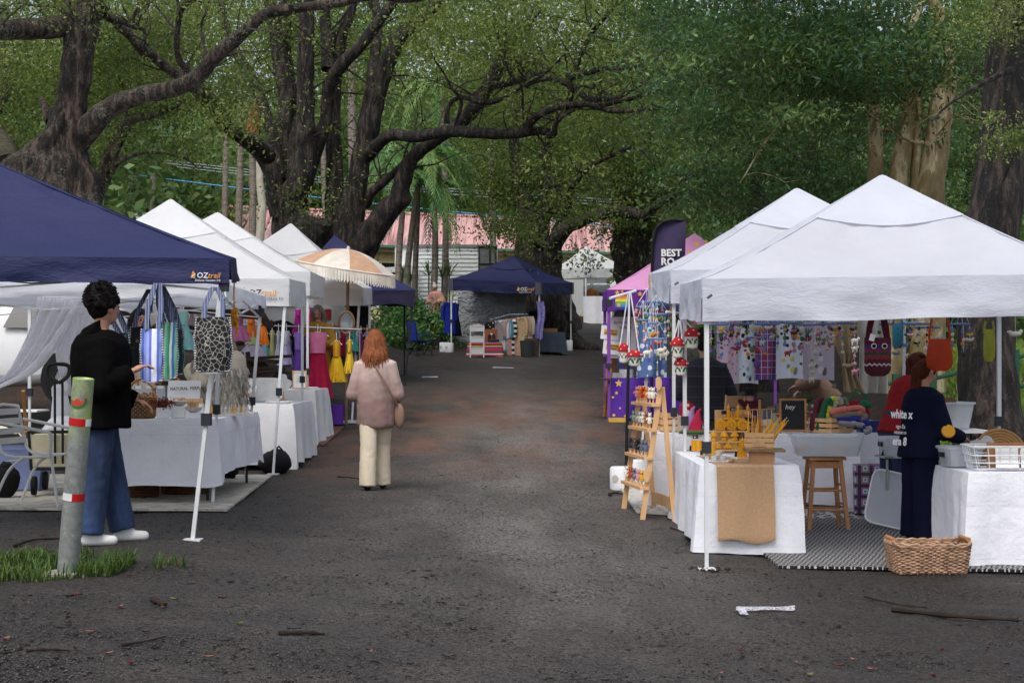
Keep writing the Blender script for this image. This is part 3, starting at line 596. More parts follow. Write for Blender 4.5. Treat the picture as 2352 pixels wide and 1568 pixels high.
fabric('white_thin','eceef2',.62);fabric('navy_black','25233c',.1);M('leg_white','cfd3d4',.4,var=.06);M('leg_black','1a1a1c',.5);M('bracket','2c3036',.5);M('leg_purple','7a45a0',.5)
M('orange_ink','e09a3c',.6);M('white_ink','f0f0f0',.6);M('black_ink','1c1c20',.6);M('gold_ink','dcae52',.6)
def gazebo(label,cor,zb,vh,peak,cv,leg='leg_white',rise=1.14,sag=.11,lw=.032,feet=None,vent=True,wr=.012,legs=(0,1,2,3),val=None,group='pop-up market tents',lift=0,wav=0):
 """cor: corners FL, FR, BR, BL on plan; zb: height of the valance hem at each; peak: (x, y, z)"""
 cor=[V((a,b,0))for a,b in cor];cen=sum(cor,V())/4;peak=V(peak)
 o=thing('market_tent',label,'tent',(cen.x,cen.y,float(G(cen.x,cen.y))),group=group,world=True)
 top=[V((c.x,c.y,z+vh))for c,z in zip(cor,zb)];cm=MATS[cv];vm=MATS[val or cv]
 mb=MB();nu,nv=22,16
 for i in range(4):
  A,B=top[i],top[(i+1)%4];out=((A+B)/2-cen);out.z=0;out.normalize()
  def fn(u,t,A=A,B=B,out=out,i=i):
   t2=t;e=A.lerp(B,u);p=e.lerp(peak,t2);zl=e.z+(peak.z-e.z)*(t2**rise);p.z=zl
   s_=math.sin(math.pi*u)*math.sin(math.pi*min(1,t2*1.15));p.z-=sag*s_
   q=V((u*3,t*3+i*9,i*4.));w=(noise.noise(q*2.2)+.5*noise.noise(q*5)+noise.noise(V((u*16,t*1.5,i)))*.8*t)*wr*1.5
   if t>.97:p.z-=.03
   return p+V((0,0,w*math.sin(math.pi*min(1,t*1.02))))
  mb.grid(fn,nu,nv)
 c=mb.build('canopy',cm,o)
 for i in range(4):MB().tube([V((*(top[i].lerp(peak,t)).xy,top[i].z+(peak.z-top[i].z)*t**rise+.004))for t in[j/14 for j in range(15)]],.007,5).build('hip_seam',cm,o)
 if vent:
  mb=MB()
  for i in range(4):
   A,B=top[i],top[(i+1)%4]
   def fn(u,t,A=A,B=B):
    t2=.6+t*.385;e=A.lerp(B,u);p=e.lerp(peak,t2);p.z=e.z+(peak.z-e.z)*(t2**rise)-sag*math.sin(math.pi*u)*math.sin(math.pi*min(1,t2*1.15))+.018+.012*(1-t)*math.sin(math.pi*u);return p
   mb.grid(fn,14,4)
  mb.build('vent_flap',cm,o)
 for i in range(4):
  A,B,za,zb2=top[i],top[(i+1)%4],zb[i],zb[(i+1)%4];out=((A+B)/2-cen);out.z=0;out.normalize()
  def fn(u,t,A=A,B=B,za=za,zb2=zb2,out=out,i=i):
   e=A.lerp(B,u);z1=za+(zb2-za)*u;z=e.z*(1-t)+z1*t;q=V((u*5,t*1.2,i*3.+peak.x))
   ew=min(1,u*8,(1-u)*8)
   w=(noise.noise(q*1.6)*.03+noise.noise(q*4)*.012)*ew*(.3+t)*(1+wav*2)
   z+=(noise.noise(V((u*4,i,peak.y)))*.02+wav*.5*abs(math.sin(u*9.4+i)))*t*ew
   return V((e.x,e.y,z))+out*(.006+.012*t+w)
  MB().sheet(fn,30,6,.003,out).build('valance',vm,o)
 for i in legs:
  f=feet[i]if feet and feet[i]is not None else V((cor[i].x,cor[i].y,0));f=V((f[0],f[1],float(G(f[0],f[1]))+(f[2]if len(f)>2 else 0)))
  tp=V((cor[i].x,cor[i].y,zb[i]+vh*.7));ins=(cen-cor[i]);ins.z=0;ins=ins.normalized()*.05;tp+=ins;f=f+ins
  lg=MB().bar(f.lerp(tp,.45),tp,lw,lw).build('leg',MATS[leg],o,smooth=False)
  MB().bar(f,f.lerp(tp,.46),lw*.8,lw*.8).build('lower_leg',MATS[leg],lg,smooth=False)
  m2=f.lerp(tp,.44);MB().box(m2,(lw*1.9,lw*1.9,.09)).build('slider_lock',MATS['bracket'],lg,smooth=False)
  MB().box(tp-V((0,0,.12)),(lw*1.8,lw*1.8,.13)).build('corner_bracket',MATS['bracket'],lg,smooth=False)
  MB().box(f+V((0,0,.006)),(.13,.13,.012)).build('foot_plate',MATS[leg],lg,smooth=False)
 for i in range(4):
  A,B=top[i].copy(),top[(i+1)%4].copy();ins=(cen-(A+B)/2);ins.z=0;ins=ins.normalized()*.06;mb=MB();h=.2
  a0,b0=A.lerp(B,.02)+ins,A.lerp(B,.98)+ins;mm=(a0+b0)/2
  for(p,q)in((a0,mm),(mm,b0)):
   mb.bar(p+V((0,0,-.08)),q+V((0,0,-.08-h*.75)),.024,.012);mb.bar(p+V((0,0,-.08-h*.75)),q+V((0,0,-.08)),.024,.012)
  mb.build('truss',MATS[leg if leg!='leg_black' else 'leg_black'],o,smooth=False)
 o['_top']=0;del o['_top'];return o,top
def logo(o,p,xd,s,title='#fff',sub='Deluxe Gazebo 3.0',dark=False):
 """small camping brand mark: orange folded diamond, two-tone word, small line below"""
 x=V(xd).normalized();z=V((0,0,1));nn=x.cross(z);p=V(p)+nn*.035
 mb=MB();mb.add([p,p+x*s*.55-z*s*.1,p+x*s*.62+z*s*.55,p+x*s*.28+z*s*.95],[(0,1,2,3)]);mb.build('brand_mark',MATS['orange_ink'],o,smooth=False)
 mb=MB();q=p+nn*.002;mb.add([q+x*s*.04+z*.12*s,q+x*s*.45+z*.48*s,q+x*s*.6+z*.5*s,q+x*s*.2+z*.1*s],[(0,1,2,3)]);mb.build('brand_mark',MATS['white_ink'],o,smooth=False)
 text('lettering','OZ',s,p+x*s*.8,x,z,MATS['black_ink' if dark else 'white_ink'],o,bold=.012*s)
 text('lettering','trail',s,p+x*s*2.2,x,z,MATS['orange_ink'],o,shear=.2,bold=.01*s);text('lettering',sub,s*.42,p+x*s*.55-z*s*.45,x,z,MATS['black_ink' if dark else 'white_ink'],o)
def rect(fr,yaw,w,l):
 """front-right corner and yaw -> FL, FR, BR, BL"""
 fx,fy=fr;c,s=math.cos(yaw),math.sin(yaw);r=(c,s);b=(-s,c)
 return[(fx-r[0]*w,fy-r[1]*w),(fx,fy),(fx+b[0]*l,fy+b[1]*l),(fx-r[0]*w+b[0]*l,fy-r[1]*w+b[1]*l)]
def rectl(fl,yaw,w,l):
 fx,fy=fl;c,s=math.cos(yaw),math.sin(yaw);return rect((fx+c*w,fy+s*w),yaw,w,l)
cor=rect((wx(527,11.4),11.4),R(9),3.5,2.6)
t1,top=gazebo('navy blue tent filling the left edge, bags hung from its corner',cor,[1.86,1.865,2.03,2.03],.18,(-4.3,12.6,2.95),'navy_canvas',vent=False,feet=[None,(wx(455,11.35),11.35),None,None],lw=.036,rise=1.06,legs=(1,3),wr=.02)
x=V(cor[1])-V(cor[0]);xd=V((x.x,x.y,0)).normalized();logo(t1,V((cor[1][0],cor[1][1],1.9))-xd*.275,xd,.055)
gazebo('low white tent with crumpled valance behind the man',rect((-2.62,14.3),R(2),3.2,3.0),[1.86,1.87,1.885,1.88],.14,(-4.25,15.8,2.7),'white_thin',feet=[None,(wx(497,14.2),14.2),(wx(572,17.3),17.3),None],wr=.03,wav=.05,legs=(1,2,3))
cor=rect((wx(664,18.2),18.2),R(4),3.0,3.0)
t3,top=gazebo('white tent with orange lettering above the second draped table',cor,[1.95,1.95,2.06,2.06],.32,(wx(392,19.7),19.7,wz(459,19.7)),'white_canvas_warm',feet=[None,(wx(634,18.1),18.1),None,None],lw=.034)
xd=(V((*cor[1],0))-V((*cor[0],0))).normalized();logo(t3,V((cor[1][0],cor[1][1],2.07))-xd*.55,xd,.105,sub='Commercial Deluxe 3.0',dark=True)
gazebo('tall white tent behind the lettered one, half hidden by the parasol',rect((wx(712,22),22),R(3),3.1,3.0),[2.22,2.24,2.32,2.3],.34,(wx(500,23.5),23.5,wz(489,23.5)),'white_canvas_warm',legs=(1,2))
gazebo('white tent of the dress stall under the fringed parasol',rect((wx(831,26.2),26.2),R(2),3.0,3.0),[2.25,2.26,2.4,2.38],.3,(wx(668,27.7),27.7,wz(514,27.7)),'white_canvas_warm',legs=(1,2),lw=.04,feet=[None,(wx(813,26.2),26.2),None,None])
gazebo('small navy tent beyond the dress stall with a ragged valance',rect((wx(953,37),37),R(8),3.2,3.0),[2.6,2.64,2.75,2.7],.4,(wx(768,38.5),38.5,wz(541,38.5)),'navy_canvas','leg_black',val='navy_black',wav=.12,legs=(1,2),lw=.05,feet=[None,(wx(934,37),37),None,None])
cor=[(wx(1033,49.3),49.3),(.86,48.2),(1.96,51.0),(-.87,52.1)]
t7,top=gazebo('blue tent of the clothes stall at the end of the track',cor,[3.62,3.43,3.58,3.7],.36,(wx(1180,50.1),50.1,wz(588,50.1)),'navy_canvas',rise=1.25,lw=.05)
xd=(V((*cor[1],0))-V((*cor[0],0))).normalized();logo(t7,V((cor[1][0],cor[1][1],3.56))-xd*.75,xd,.15,sub='Hydro Flow 3.0')
for(i,k)in((1,0),(0,0),(2,0)):
 mb=MB();c=V((*cor[i],0));z0,z1=[3.62,3.43,3.58][i]-.005,[3.62,3.43,3.58][i]+.37;cn=V((.3,50.1,0));out=(c-cn).normalized()*.05;a=(V((*cor[(i-1)%4],0))-c).normalized()*.17;b=(V((*cor[(i+1)%4],0))-c).normalized()*.17
 mb.add([c+a+out+V((0,0,z0)),c+out*1.3+V((0,0,z0)),c+b+out+V((0,0,z0)),c+a+out+V((0,0,z1)),c+out*1.2+V((0,0,z1)),c+b+out+V((0,0,z1))],[(0,1,4,3),(1,2,5,4)]);mb.build('corner_patch',M('patch_grey','55565e',.7),t7,smooth=False)
d=69.;c0=V((wx(1345,d),d,0));a=R(42);cor=[(c0.x-3*math.sin(a)*.75,d+3*math.cos(a)),(c0.x,d),(c0.x+3*math.cos(a),d+3*math.sin(a)),(c0.x+3*math.cos(a)-3*math.sin(a),d+3*(math.cos(a)+math.sin(a)))]
gazebo('far off-white tent seen corner on beside the grey tree',cor,[5.15,5.13,5.2,5.25],.42,(wx(1346,71),71,wz(566,71)),'grey_canvas',lw=.06,rise=1.25)
cor=rectl((wx(1394,27.7),27.7),R(-2),3.0,3.0)
tp,top=gazebo('purple tent printed with gold stars, behind the felt stall',cor,[2.22,2.2,2.3,2.32],.38,(wx(1595,29.2),29.2,wz(537,29.2)),'pink_canvas','leg_purple',lw=.06,val='purple_canvas')
def star(c,r,x,z,n5=5):
 return[c+x*(math.sin(k*math.pi/n5)*(r if k%2==0 else r*.45))+z*(math.cos(k*math.pi/n5)*(r if k%2==0 else r*.45))for k in range(2*n5)]
X=V((1,0,0));Z=V((0,0,1))
for(sx,sz,r)in((1421,700,.05),(1418,672,.05),(1462,712,.04),(1470,675,.05)):
 p=at(sx,sz,27.64);MB().add(star(p,r,X,Z),[tuple(range(10))]).build('printed_star',MATS['gold_ink'],tp,smooth=False)
for(sx,sz,r)in((1600,560,.07),(1585,580,.06),(1610,570,.05),(1575,600,.06),(1622,555,.05),(1560,610,.05)):
 p=at(sx,sz,28.6-(sz-555)*.014);MB().add(star(p,r,X,Z),[tuple(range(10))]).build('printed_star',MATS['gold_ink'],tp,smooth=False)
for i,c in enumerate(('c73a3a','e08a3a','e6d24a','5fae5a','4a8ec4','31408f')):
 p=at(1429,677+i*6.2,27.645);MB().box(p,(.24,.004,.046)).build('printed_candle',M('ink_%s'%c,c,.7),tp,smooth=False)
MB().add([at(1429+a,672+b,27.64)for a,b in((-3,0),(3,0),(2,-5),(0,-9),(-2,-5))],[(0,1,2,3,4)]).build('printed_flame',MATS['orange_ink'],tp,smooth=False)
cor=rectl((wx(1540,15.35),15.35),R(-1),3.0,3.0)
tb_,top=gazebo('farther of the two big white tents, over the felt craft stall',cor,[1.87,1.87,2.0,2.0],.33,(wx(1830,16.8),16.8,wz(434,16.8)),'white_canvas',wav=.03,feet=[None,None,None,(1.46,18.3)],legs=(0,3,2))
p=at(1513,648,15.9);mb=MB();mb.box(p+V((-.09,0,0)),(.004,.09,.14));mb.build('printed_badge',MATS['orange_ink'],tb_,smooth=False)
cor=rectl((wx(1613,12.12),12.12),R(-3),3.05,3.0)
ta,top=gazebo('nearest white tent on the right, over the candle stall',cor,[1.605,1.64,1.75,1.715],.33,(wx(2026,13.6),13.6,wz(404,13.6)),'white_canvas',wr=.018,legs=(0,2,3),lw=.036,wav=.01)
for(p,o)in((at(1630,681,12.02),ta),(at(1554,651,15.25),tb_)):MB().box(p,(.045,.02,.02),RM=Matrix.Rotation(R(-35),3,'Y')).build('corner_clip',MATS['patch_grey'],o,smooth=False)
M('banner_purple','3a2f52',.7);M('banner_edge','15131c',.7);fb=thing('feather_banner','dark purple feather banner with white lettering above the tents','banner',gp(1500,26.8),world=True);d=26.8
pole=[gp(1497,d),at(1497,640,d),at(1499,560,d),at(1507,525,d),at(1522,510,d),at(1545,505,d),at(1576,508,d)]
MB().tube(pole,.025,6).build('pole',MATS['banner_edge'],fb)
def fn(u,v):
 yy=508+v*220;xl=1498+22*max(0,1-(yy-508)/50)**2;p=at(xl+(1575-v*4-xl)*u,yy,d);return p+V((0,.04*math.sin(u*4+v*5),0))
MB().sheet(fn,10,20,.004,(0,-1,0)).build('flag',MATS['banner_purple'],fb)
text('lettering','BEST',.165,at(1518,588,d-.08),X,Z,MATS['white_ink'],fb,bold=.006);text('lettering','RO',.165,at(1518,608,d-.08),X,Z,MATS['white_ink'],fb,bold=.006)
d=25.6;pp=thing('fringed_parasol','cream and apricot parasol with white fringe at the dress stall','parasol',gp(795,d),world=True);tip=at(800,572,d);hubz=tip.z
M('apricot','d3ab8c',.8,transl=.3);M('cream_cloth','ece4d6',.8,transl=.3);M('fringe','e4ddd0',.9);M('wood_pole','7a6554',.7)
rad=133/F*d*.86;Np=8;tilt=Matrix.Rotation(R(9),3,'Y')@Matrix.Rotation(R(4),3,'X')
def par(a,t):r=rad*t;z=-rad*.62*(1-math.cos(t*1.18));return tip+tilt@V((math.cos(a)*r,math.sin(a)*r,z))
for k in range(Np):
 a0,a1=2*math.pi*k/Np+.2,2*math.pi*(k+1)/Np+.2
 MB().grid(lambda u,v:par(a0+(a1-a0)*u,v)+V((0,0,-.03*math.sin(math.pi*u)*v)),6,8).build('canopy_panel',MATS['cream_cloth' if k%2 else 'apricot'],pp)
mb=MB()
for k in range(330):
 a=2*math.pi*k/330;p=par(a,1.0)+V((0,0,-.02));mb.bar(p,p+V((.008*math.sin(k*2.),0,-.17-.02*math.sin(k*1.7))),.011,.006)
fr=mb.build('fringe',MATS['fringe'],pp,smooth=False);fr['kind']='stuff'
MB().tube([par(2*math.pi*k/48,1.003)for k in range(49)],.012,5).build('rim_tape',MATS['fringe'],pp);MB().tube([gp(795,d),tip],.028,8).build('pole',MATS['wood_pole'],pp);MB().ball(tip,(.03,.03,.05)).build('finial',MATS['cream_cloth'],pp)
# == shared small builders
M('white_cloth','dfe0e6',.85,var=.05,scale=3,bump=.75,bscale=7,stretch=(1,1,.7));M('linen','d8d8da',.9,var=.05,bump=1.,bscale=8);M('steel','9b9ea1',.35,metal=.9);M('black_metal','1c1d1f',.5);M('wood_light','c79f74',.65,var=.12,stretch=(1,1,.15),scale=14);M('wood_mid','a3713f',.65,var=.2,stretch=(1,.2,1),scale=10)
M('wood_dark','4c382b',.8,var=.25);M('white_plastic','e2e3e4',.4,var=.04);M('clear_plastic','cdd2d8',.25,alpha=.5,var=.05);M('blue_tub','8f9cc8',.3,alpha=.6);M('skin','b3846e',.6,var=.06);M('black_cloth','101012',.9,var=.2)
M('wicker','9a7247',.75,var=.25,scale=30);M('wicker_pale','9c7c64',.65,var=.5,scale=16);M('paper','e6e6e4',.8,var=.03);M('felt_red','a81f26',.95);M('felt_white','d8d4c9',.95);M('felt_green','1d6b45',.95)
def stripes(name,cols,freq,axis=0,rough=.85,coordk='Object',noisy=.15,bump=.2):
 m,n=mk(name);v=n.coord();sp=n.new('SeparateXYZ');n.l(v,sp.inputs[0]);nz=n.noise(v,20,3)
 f=n.math('FRACT',n.math('ADD',n.math('MULTIPLY',sp.outputs[axis],freq),50.37));k=len(cols)
 c=n.ramp(f,[(i/k,x)for i,x in enumerate(cols)],'CONSTANT');c=n.mix(n.math('MULTIPLY',nz,noisy),c,'ffffff','SOFT_LIGHT');n.l(c,n.bsdf.inputs['Base Color']);n.bsdf.inputs['Roughness'].default_value=rough;n.bump(nz,.01,bump);return m
def motif(name,base,cols,scale=14,size=.3,base2=None,seed=0,rand=1.,coordk='Object'):
 """cloth printed with scattered coloured blots"""
 m,n=mk(name);v=n.coord((1,1,1));vo=n.new('TexVoronoi');vo.inputs['Scale'].default_value=scale;vo.inputs['Randomness'].default_value=rand;n.l(v,vo.inputs['Vector'])
 sp=n.new('SeparateColor');n.l(vo.outputs['Color'],sp.inputs[0]);k=len(cols);pc=n.ramp(sp.outputs[0],[(i/k,x)for i,x in enumerate(cols)],'CONSTANT')
 d=n.math('ADD',vo.outputs['Distance'],n.math('MULTIPLY',n.noise(v,scale*2.5,2),.25));msk=n.ramp(d,[(size+.08,1.),(size+.14,0.)])
 b=base if base2 is None else n.ramp(n.noise(v,3),[(.4,base),(.6,base2)]);c=n.mix(msk,b,pc);n.l(c,n.bsdf.inputs['Base Color']);n.bsdf.inputs['Roughness'].default_value=.9;n.bump(n.noise(v,30),.01,.2);return m
_m=NT(MATS['white_cloth']);_v=_m.coord();_s=_m.new('SeparateXYZ');_m.l(_v,_s.inputs[0]);_b=_m.n['Bump']if 'Bump' in _m.n else None
_r=[_m.math('LESS_THAN',_m.math('PINGPONG',_m.math('ADD',_s.outputs[k],9.17),.21),.006)for k in(0,1,2)];_h=_m.math('ADD',_m.math('MAXIMUM',_m.math('MAXIMUM',_r[0],_r[1]),_r[2]),_m.math('MULTIPLY',_m.noise(_v,7,5),2.2));_m.l(_h,_b.inputs['Height'])
def table(label,x0,x1,y0,y1,zt,leg='black_metal',group=None):
 z0=[float(G(x,y))for x,y in((x0,y0),(x1,y0),(x0,y1),(x1,y1))];o=thing('folding_table',label,'table',((x0+x1)/2,(y0+y1)/2,min(z0)),group=group or 'folding tables under white cloths',world=True)
 MB().box(((x0+x1)/2,(y0+y1)/2,zt-.02),(x1-x0-.02,y1-y0-.02,.03)).build('tabletop',MATS['white_plastic'],o,smooth=False)
 for(x,y)in((x0+.08,y0+.12),(x1-.08,y0+.12),(x0+.08,y1-.12),(x1-.08,y1-.12)):MB().tube([(x,y,float(G(x,y))),(x,y,zt-.03)],.014,8).build('leg',MATS[leg],o)
 return o
def cloth(label,x0,x1,y0,y1,zt,drop,mat='white_cloth',fold=.03,wl=.26,seed=0,name='tablecloth',flare=.05,clamp=True,cat='tablecloth',group='white cloths on the tables',parent=None,corner=.12):
 """cloth hanging over a rectangle; drop = front, right, back, left"""
 mb=MB();per=[];nx,ny=max(6,int((x1-x0)/.03)),max(6,int((y1-y0)/.03));r=.02
 for i in range(nx):per.append((x0+(x1-x0)*i/nx,y0,0,-1,drop[0],min(i,nx-i)/nx))
 for i in range(ny):per.append((x1,y0+(y1-y0)*i/ny,1,0,drop[1],min(i,ny-i)/ny))
 for i in range(nx):per.append((x1-(x1-x0)*i/nx,y1,0,1,drop[2],min(i,nx-i)/nx))
 for i in range(ny):per.append((x0,y1-(y1-y0)*i/ny,-1,0,drop[3],min(i,ny-i)/ny))
 N=len(per);dr=[p[4]for p in per];K=5
 rows=9;vs=[]
 for t in range(rows+1):
  tt=t/rows
  for i in range(N):
   x,y,ax_,ay_,_,_=per[i];a=V((0,0));dd=0
   for k in range(-K,K+1):q=per[(i+k)%N];a+=V((q[2],q[3]));dd+=q[4]
   dd/=2*K+1;cr=1-a.length/(2*K+1);a=a.normalized()if a.length>0 else V((ax_,ay_))
   s_=i*.03;f=noise.noise(V((s_/wl,seed,tt*.6)))*fold*2+math.sin(s_/wl*2.2+seed)*fold*.6
   drop_=dd*(1+corner*cr*3)+.02*noise.noise(V((s_*3,seed,0)));e=(tt**.8)*(flare+f+cr*.16)+.008*min(1,tt*9)+.006*noise.noise(V((s_*9,tt*6,seed)))
   z=zt+.006-drop_*tt+(.004*noise.noise(V((s_*5,tt,seed)))if tt==0 else 0)
   if clamp:z=max(z,float(G(x,y))+.012)
   vs.append(V((x+a.x*e,y+a.y*e,z)))
 fs=[(t*N+i,t*N+(i+1)%N,(t+1)*N+(i+1)%N,(t+1)*N+i)for t in range(rows)for i in range(N)]
 fs=[f[::-1]for f in fs];mb.add(vs,fs+[tuple(range(N))]);return mb.build(name,MATS[mat]if isinstance(mat,str)else mat,parent,*(()if parent else(label,cat,group)))
def hanger(mb,p,w=.36,xd=V((1,0,0))):
 mb.tube([p+V((0,0,.03)),p+V((0,0,-.05)),p+xd*w*.25+V((0,0,-.075)),p+xd*w*.5+V((0,0,-.12))],.007,5);mb.tube([p+V((0,0,-.05)),p-xd*w*.25+V((0,0,-.075)),p-xd*w*.5+V((0,0,-.12))],.007,5);mb.tube([p+V((0,0,-.02)),p+V((0,.02,.035)),p+V((0,0,.06)),p+V((0,-.025,.035))],.004,5)
def garment(label,p,w,h,kind,cols,group,xd=V((1,0,0)),seed=0,thick=.1,hang='white_plastic',cat=None):
 """clothes on a hanger hooked at p; kind: dress, tutu, coat, shirt"""
 rng=random.Random(seed);o=thing({'tutu':'tulle_dress','dress':'dress','coat':'coat','shirt':'shirt'}[kind],label,cat or{'tutu':'dress','dress':'dress','coat':'coat','shirt':'shirt'}[kind],p,group=group,world=True)
 xd=V(xd).normalized();yd=V((-xd.y,xd.x,0));mb=MB();hanger(mb,p,w*.75 if kind!='tutu' else w*.6,xd);mb.build('hanger',MATS[hang],o)
 mt=[M('cloth_'+c,c,.85,var=.12,scale=12,transl=.15)if isinstance(c,str)and c not in MATS else MATS[c]for c in cols]
 def body(z0,z1,w0,w1,ruf,nfold,rows=9,th0=thick*.6,th1=thick,fr=1.):
  def fn(u,v):
   a=2*math.pi*u;z=z0+(z1-z0)*v;ww=(w0+(w1-w0)*v**fr)/2;th=(th0+(th1-th0)*v)/2
   k=1+ruf*v*(math.sin(a*nfold+seed)*.6+noise.noise(V((math.cos(a)*3,math.sin(a)*3,v*2+seed)))*.8)
   return p+xd*math.cos(a)*ww*k+yd*math.sin(a)*th*k+V((0,0,z+(.02*math.sin(a*nfold)*ruf*(v==1))))
  return MB().grid(fn,40,rows)
 if kind=='tutu':
  body(-.1*h,-.42*h,w*.42,w*.38,.04,3,5).build('bodice',mt[0],o)
  for k in range(3):body(-.4*h,-h*(.97-.06*k),w*.38,w*(1.0-.1*k),.24,9+2*k,8,thick*.6,thick*(2.4-.4*k),.75).build('tulle_layer',mt[min(k%2+(1 if len(mt)>1 else 0),len(mt)-1)],o)
  mb=MB()
  for sg in(-1,1):mb.tube([p+xd*sg*w*.12+V((0,0,-.05)),p+xd*sg*w*.15+V((0,0,-.1*h-.01))],.012,5)
  mb.build('strap',mt[0],o)
 elif kind=='dress':
  body(-.06,-.36*h,w*.62,w*.5,.06,4,6).build('bodice',mt[0],o);body(-.34*h,-h,w*.5,w,.22,9,10,thick*.7,thick*1.6).build('skirt',mt[-1],o)
 else:
  body(-.07,-h,w*.8,w*(.86 if kind=='coat' else .8),.05,4,10,thick*.6,thick).build('front_panel',mt[0],o);mb=MB()
  for sg in(-1,1):mb.tube([p+xd*sg*w*.36+V((0,0,-.1)),p+xd*sg*w*.5+V((0,0,-.22))-yd*.02,p+xd*sg*w*.55+V((0,0,-.4))-yd*.03,p+xd*sg*w*.5+V((0,0,-.62))-yd*.03],[.065,.06,.055,.05],8)
  mb.build('sleeve',mt[0],o);mb=MB();mb.tube([p+xd*-.08+V((0,0,-.07))-yd*.04,p+V((0,0,-.13))-yd*.07,p+xd*.08+V((0,0,-.07))-yd*.04],.02,6);mb.build('collar',mt[-1],o)
  if kind=='coat':
   for k in range(4):MB().ball(p+V((0,0,-.2-.14*k))-yd*(thick*.56+.01),.013,6,5).build('button',MATS['black_metal'],o)
 return o
def weave(o,name,mat,outline,z0,z1,rows,r,nst=40,amp=.012,grow=0.,seg=4):
 """woven wall: each row a strand that passes in and out of upright stakes. outline(u)-> (x,y,nx,ny)"""
 for k in range(rows):
  z=z0+(z1-z0)*(k+.5)/rows;pts=[];g=grow*(k+.5)/rows
  for i in range(nst*2+1):
   x,y,ax_,ay_=outline(i/(nst*2));off=amp*math.cos(math.pi*(i+k))+g;pts.append((x+ax_*off,y+ay_*off,z+.003*math.sin(i*1.7+k)))
  MB().tube(pts,r,seg,caps=False).build(name,mat,o)
def round_outline(cx,cy,rx,ry):return lambda u:(cx+rx*math.cos(6.2832*u),cy+ry*math.sin(6.2832*u),math.cos(6.2832*u),math.sin(6.2832*u))
def rect_outline(cx,cy,hx,hy,yaw=0,p=6):
 def f(u):
  a=6.2832*u;c,s=math.cos(a),math.sin(a);k=(abs(c)**p+abs(s)**p)**(-1/p);x,y=c*k*hx,s*k*hy;l=math.hypot(c,s);ca,sa=math.cos(yaw),math.sin(yaw)
  return(cx+x*ca-y*sa,cy+x*sa+y*ca,(c*ca-s*sa)/l,(c*sa+s*ca)/l)
 return f
def tub(label,c,size,h,mat='clear_plastic',lid=None,fill=None,rz=0,taper=.86,name='storage_tub',cat='tub',handles=True,group=None):
 o=thing(name,label,cat,c,rz,group);mb=MB();L,Wd=size
 def ring(k,z,e=0):f=rect_outline(0,0,L/2*k+e,Wd/2*k+e,p=8);return[V((f(i/32)[0],f(i/32)[1],z))for i in range(32)]
 rings=[ring(taper,.004),ring(1,h),ring(1,h,.018),ring(1,h-.02,.018),ring(1,h-.02,.004),ring(1,h,-.006),ring(taper,.012,-.006)]
 order=[0,4,3,2,5,6];vs=[p for k in order for p in rings[k]];fs=[(a*32+i,a*32+(i+1)%32,(a+1)*32+(i+1)%32,(a+1)*32+i)for a in range(5)for i in range(32)]
 mb.add(vs,fs+[tuple(range(31,-1,-1)),tuple(160+i for i in range(32))]);mb.build('shell',MATS[mat],o)
 if handles:
  for sg in(-1,1):MB().box((sg*(L/2+.01),0,h-.07),(.02,Wd*.3,.04)).build('handle',MATS['black_metal'],o,smooth=False)
 return o
def bottle(mb,c,r,h):mb.lathe([(r,0),(r,h*.62),(r*.45,h*.7),(r*.45,h*.78),(r*.5,h*.8),(r*.5,h),(0.001,h)],c,8)
# == left row of stalls
def rug(label,poly,mat,th=.012,fringe=0):
 """poly on the plan; follows the ground"""
 a,b,c,d=[V((*p,0))for p in poly];mb=MB()
 def fn(u,v):p=a.lerp(b,u).lerp(d.lerp(c,u),v);return V((p.x,p.y,float(G(p.x,p.y))+.03+.006*noise.noise(p*2)))
 mb.sheet(fn,30,24,.02,(0,0,1));return mb.build('rug',MATS[mat],None,label,'rug')
m,n=mk('rug_scroll');v=n.coord();w=n.noise(v,5.5,3,.6);w2=n.new('TexWave',wave_type='RINGS');w2.inputs['Scale'].default_value=2.2;w2.inputs['Distortion'].default_value=9;w2.inputs['Detail'].default_value=2;n.l(v,w2.inputs[0])
c=n.ramp(w2.outputs[1],[(.4,'c3bdae'),(.55,'8d897e'),(.75,'b7b1a3')]);c=n.mix(n.ramp(w,[(.5,0.),(.55,.6)]),c,'8a867c');n.l(c,n.bsdf.inputs['Base Color']);n.bsdf.inputs['Roughness'].default_value=.9
rug('cream rug with grey scrollwork under the perfume table',[(-6.4,13.75),(wx(521,13.5),13.5),(wx(626,17.8),17.8),(-6.2,17.9)],'rug_scroll')
zt=.77;table('folding table of the perfume stall under a white cloth',-3.75,-2.71,14.25,16.6,zt)
cloth('white cloth over the perfume table nearest the man',-3.75,-2.69,14.22,16.6,zt,(.6,.5,.5,.5),seed=1.3,fold=.02,corner=.1)
cloth('white cloth over the second table with jewellery boards',-4.1,wx(672,18.6),18.6,20.4,.8,(.72,.7,.6,.6),'linen',seed=4.1,fold=.03);table('folding table under the second white cloth',-4.1,wx(670,18.6),18.6,20.4,.8)
cloth('white cloth over the third table behind the jewellery boards',-4.4,wx(722,21.8),21.8,23.4,.92,(.78,.78,.6,.6),'linen',seed=7.7,fold=.03);table('folding table under the third white cloth',-4.4,wx(720,21.8),21.8,23.4,.92)
def onT(px,d,z=.78):return V((wx(px,d),d,z))
o=thing('handled_basket','round wicker basket with arched handle on the perfume table','basket',onT(324,14.5));rr0=.125
weave(o,'woven_strand',MATS['wicker'],round_outline(0,0,rr0,rr0*.9),.01,.2,11,.009,20,.005,.015);MB().lathe([(rr0,0),(rr0,.02),(rr0+.008,.2),(.0,.19)],n=20).build('lining',MATS['wood_dark'],o)
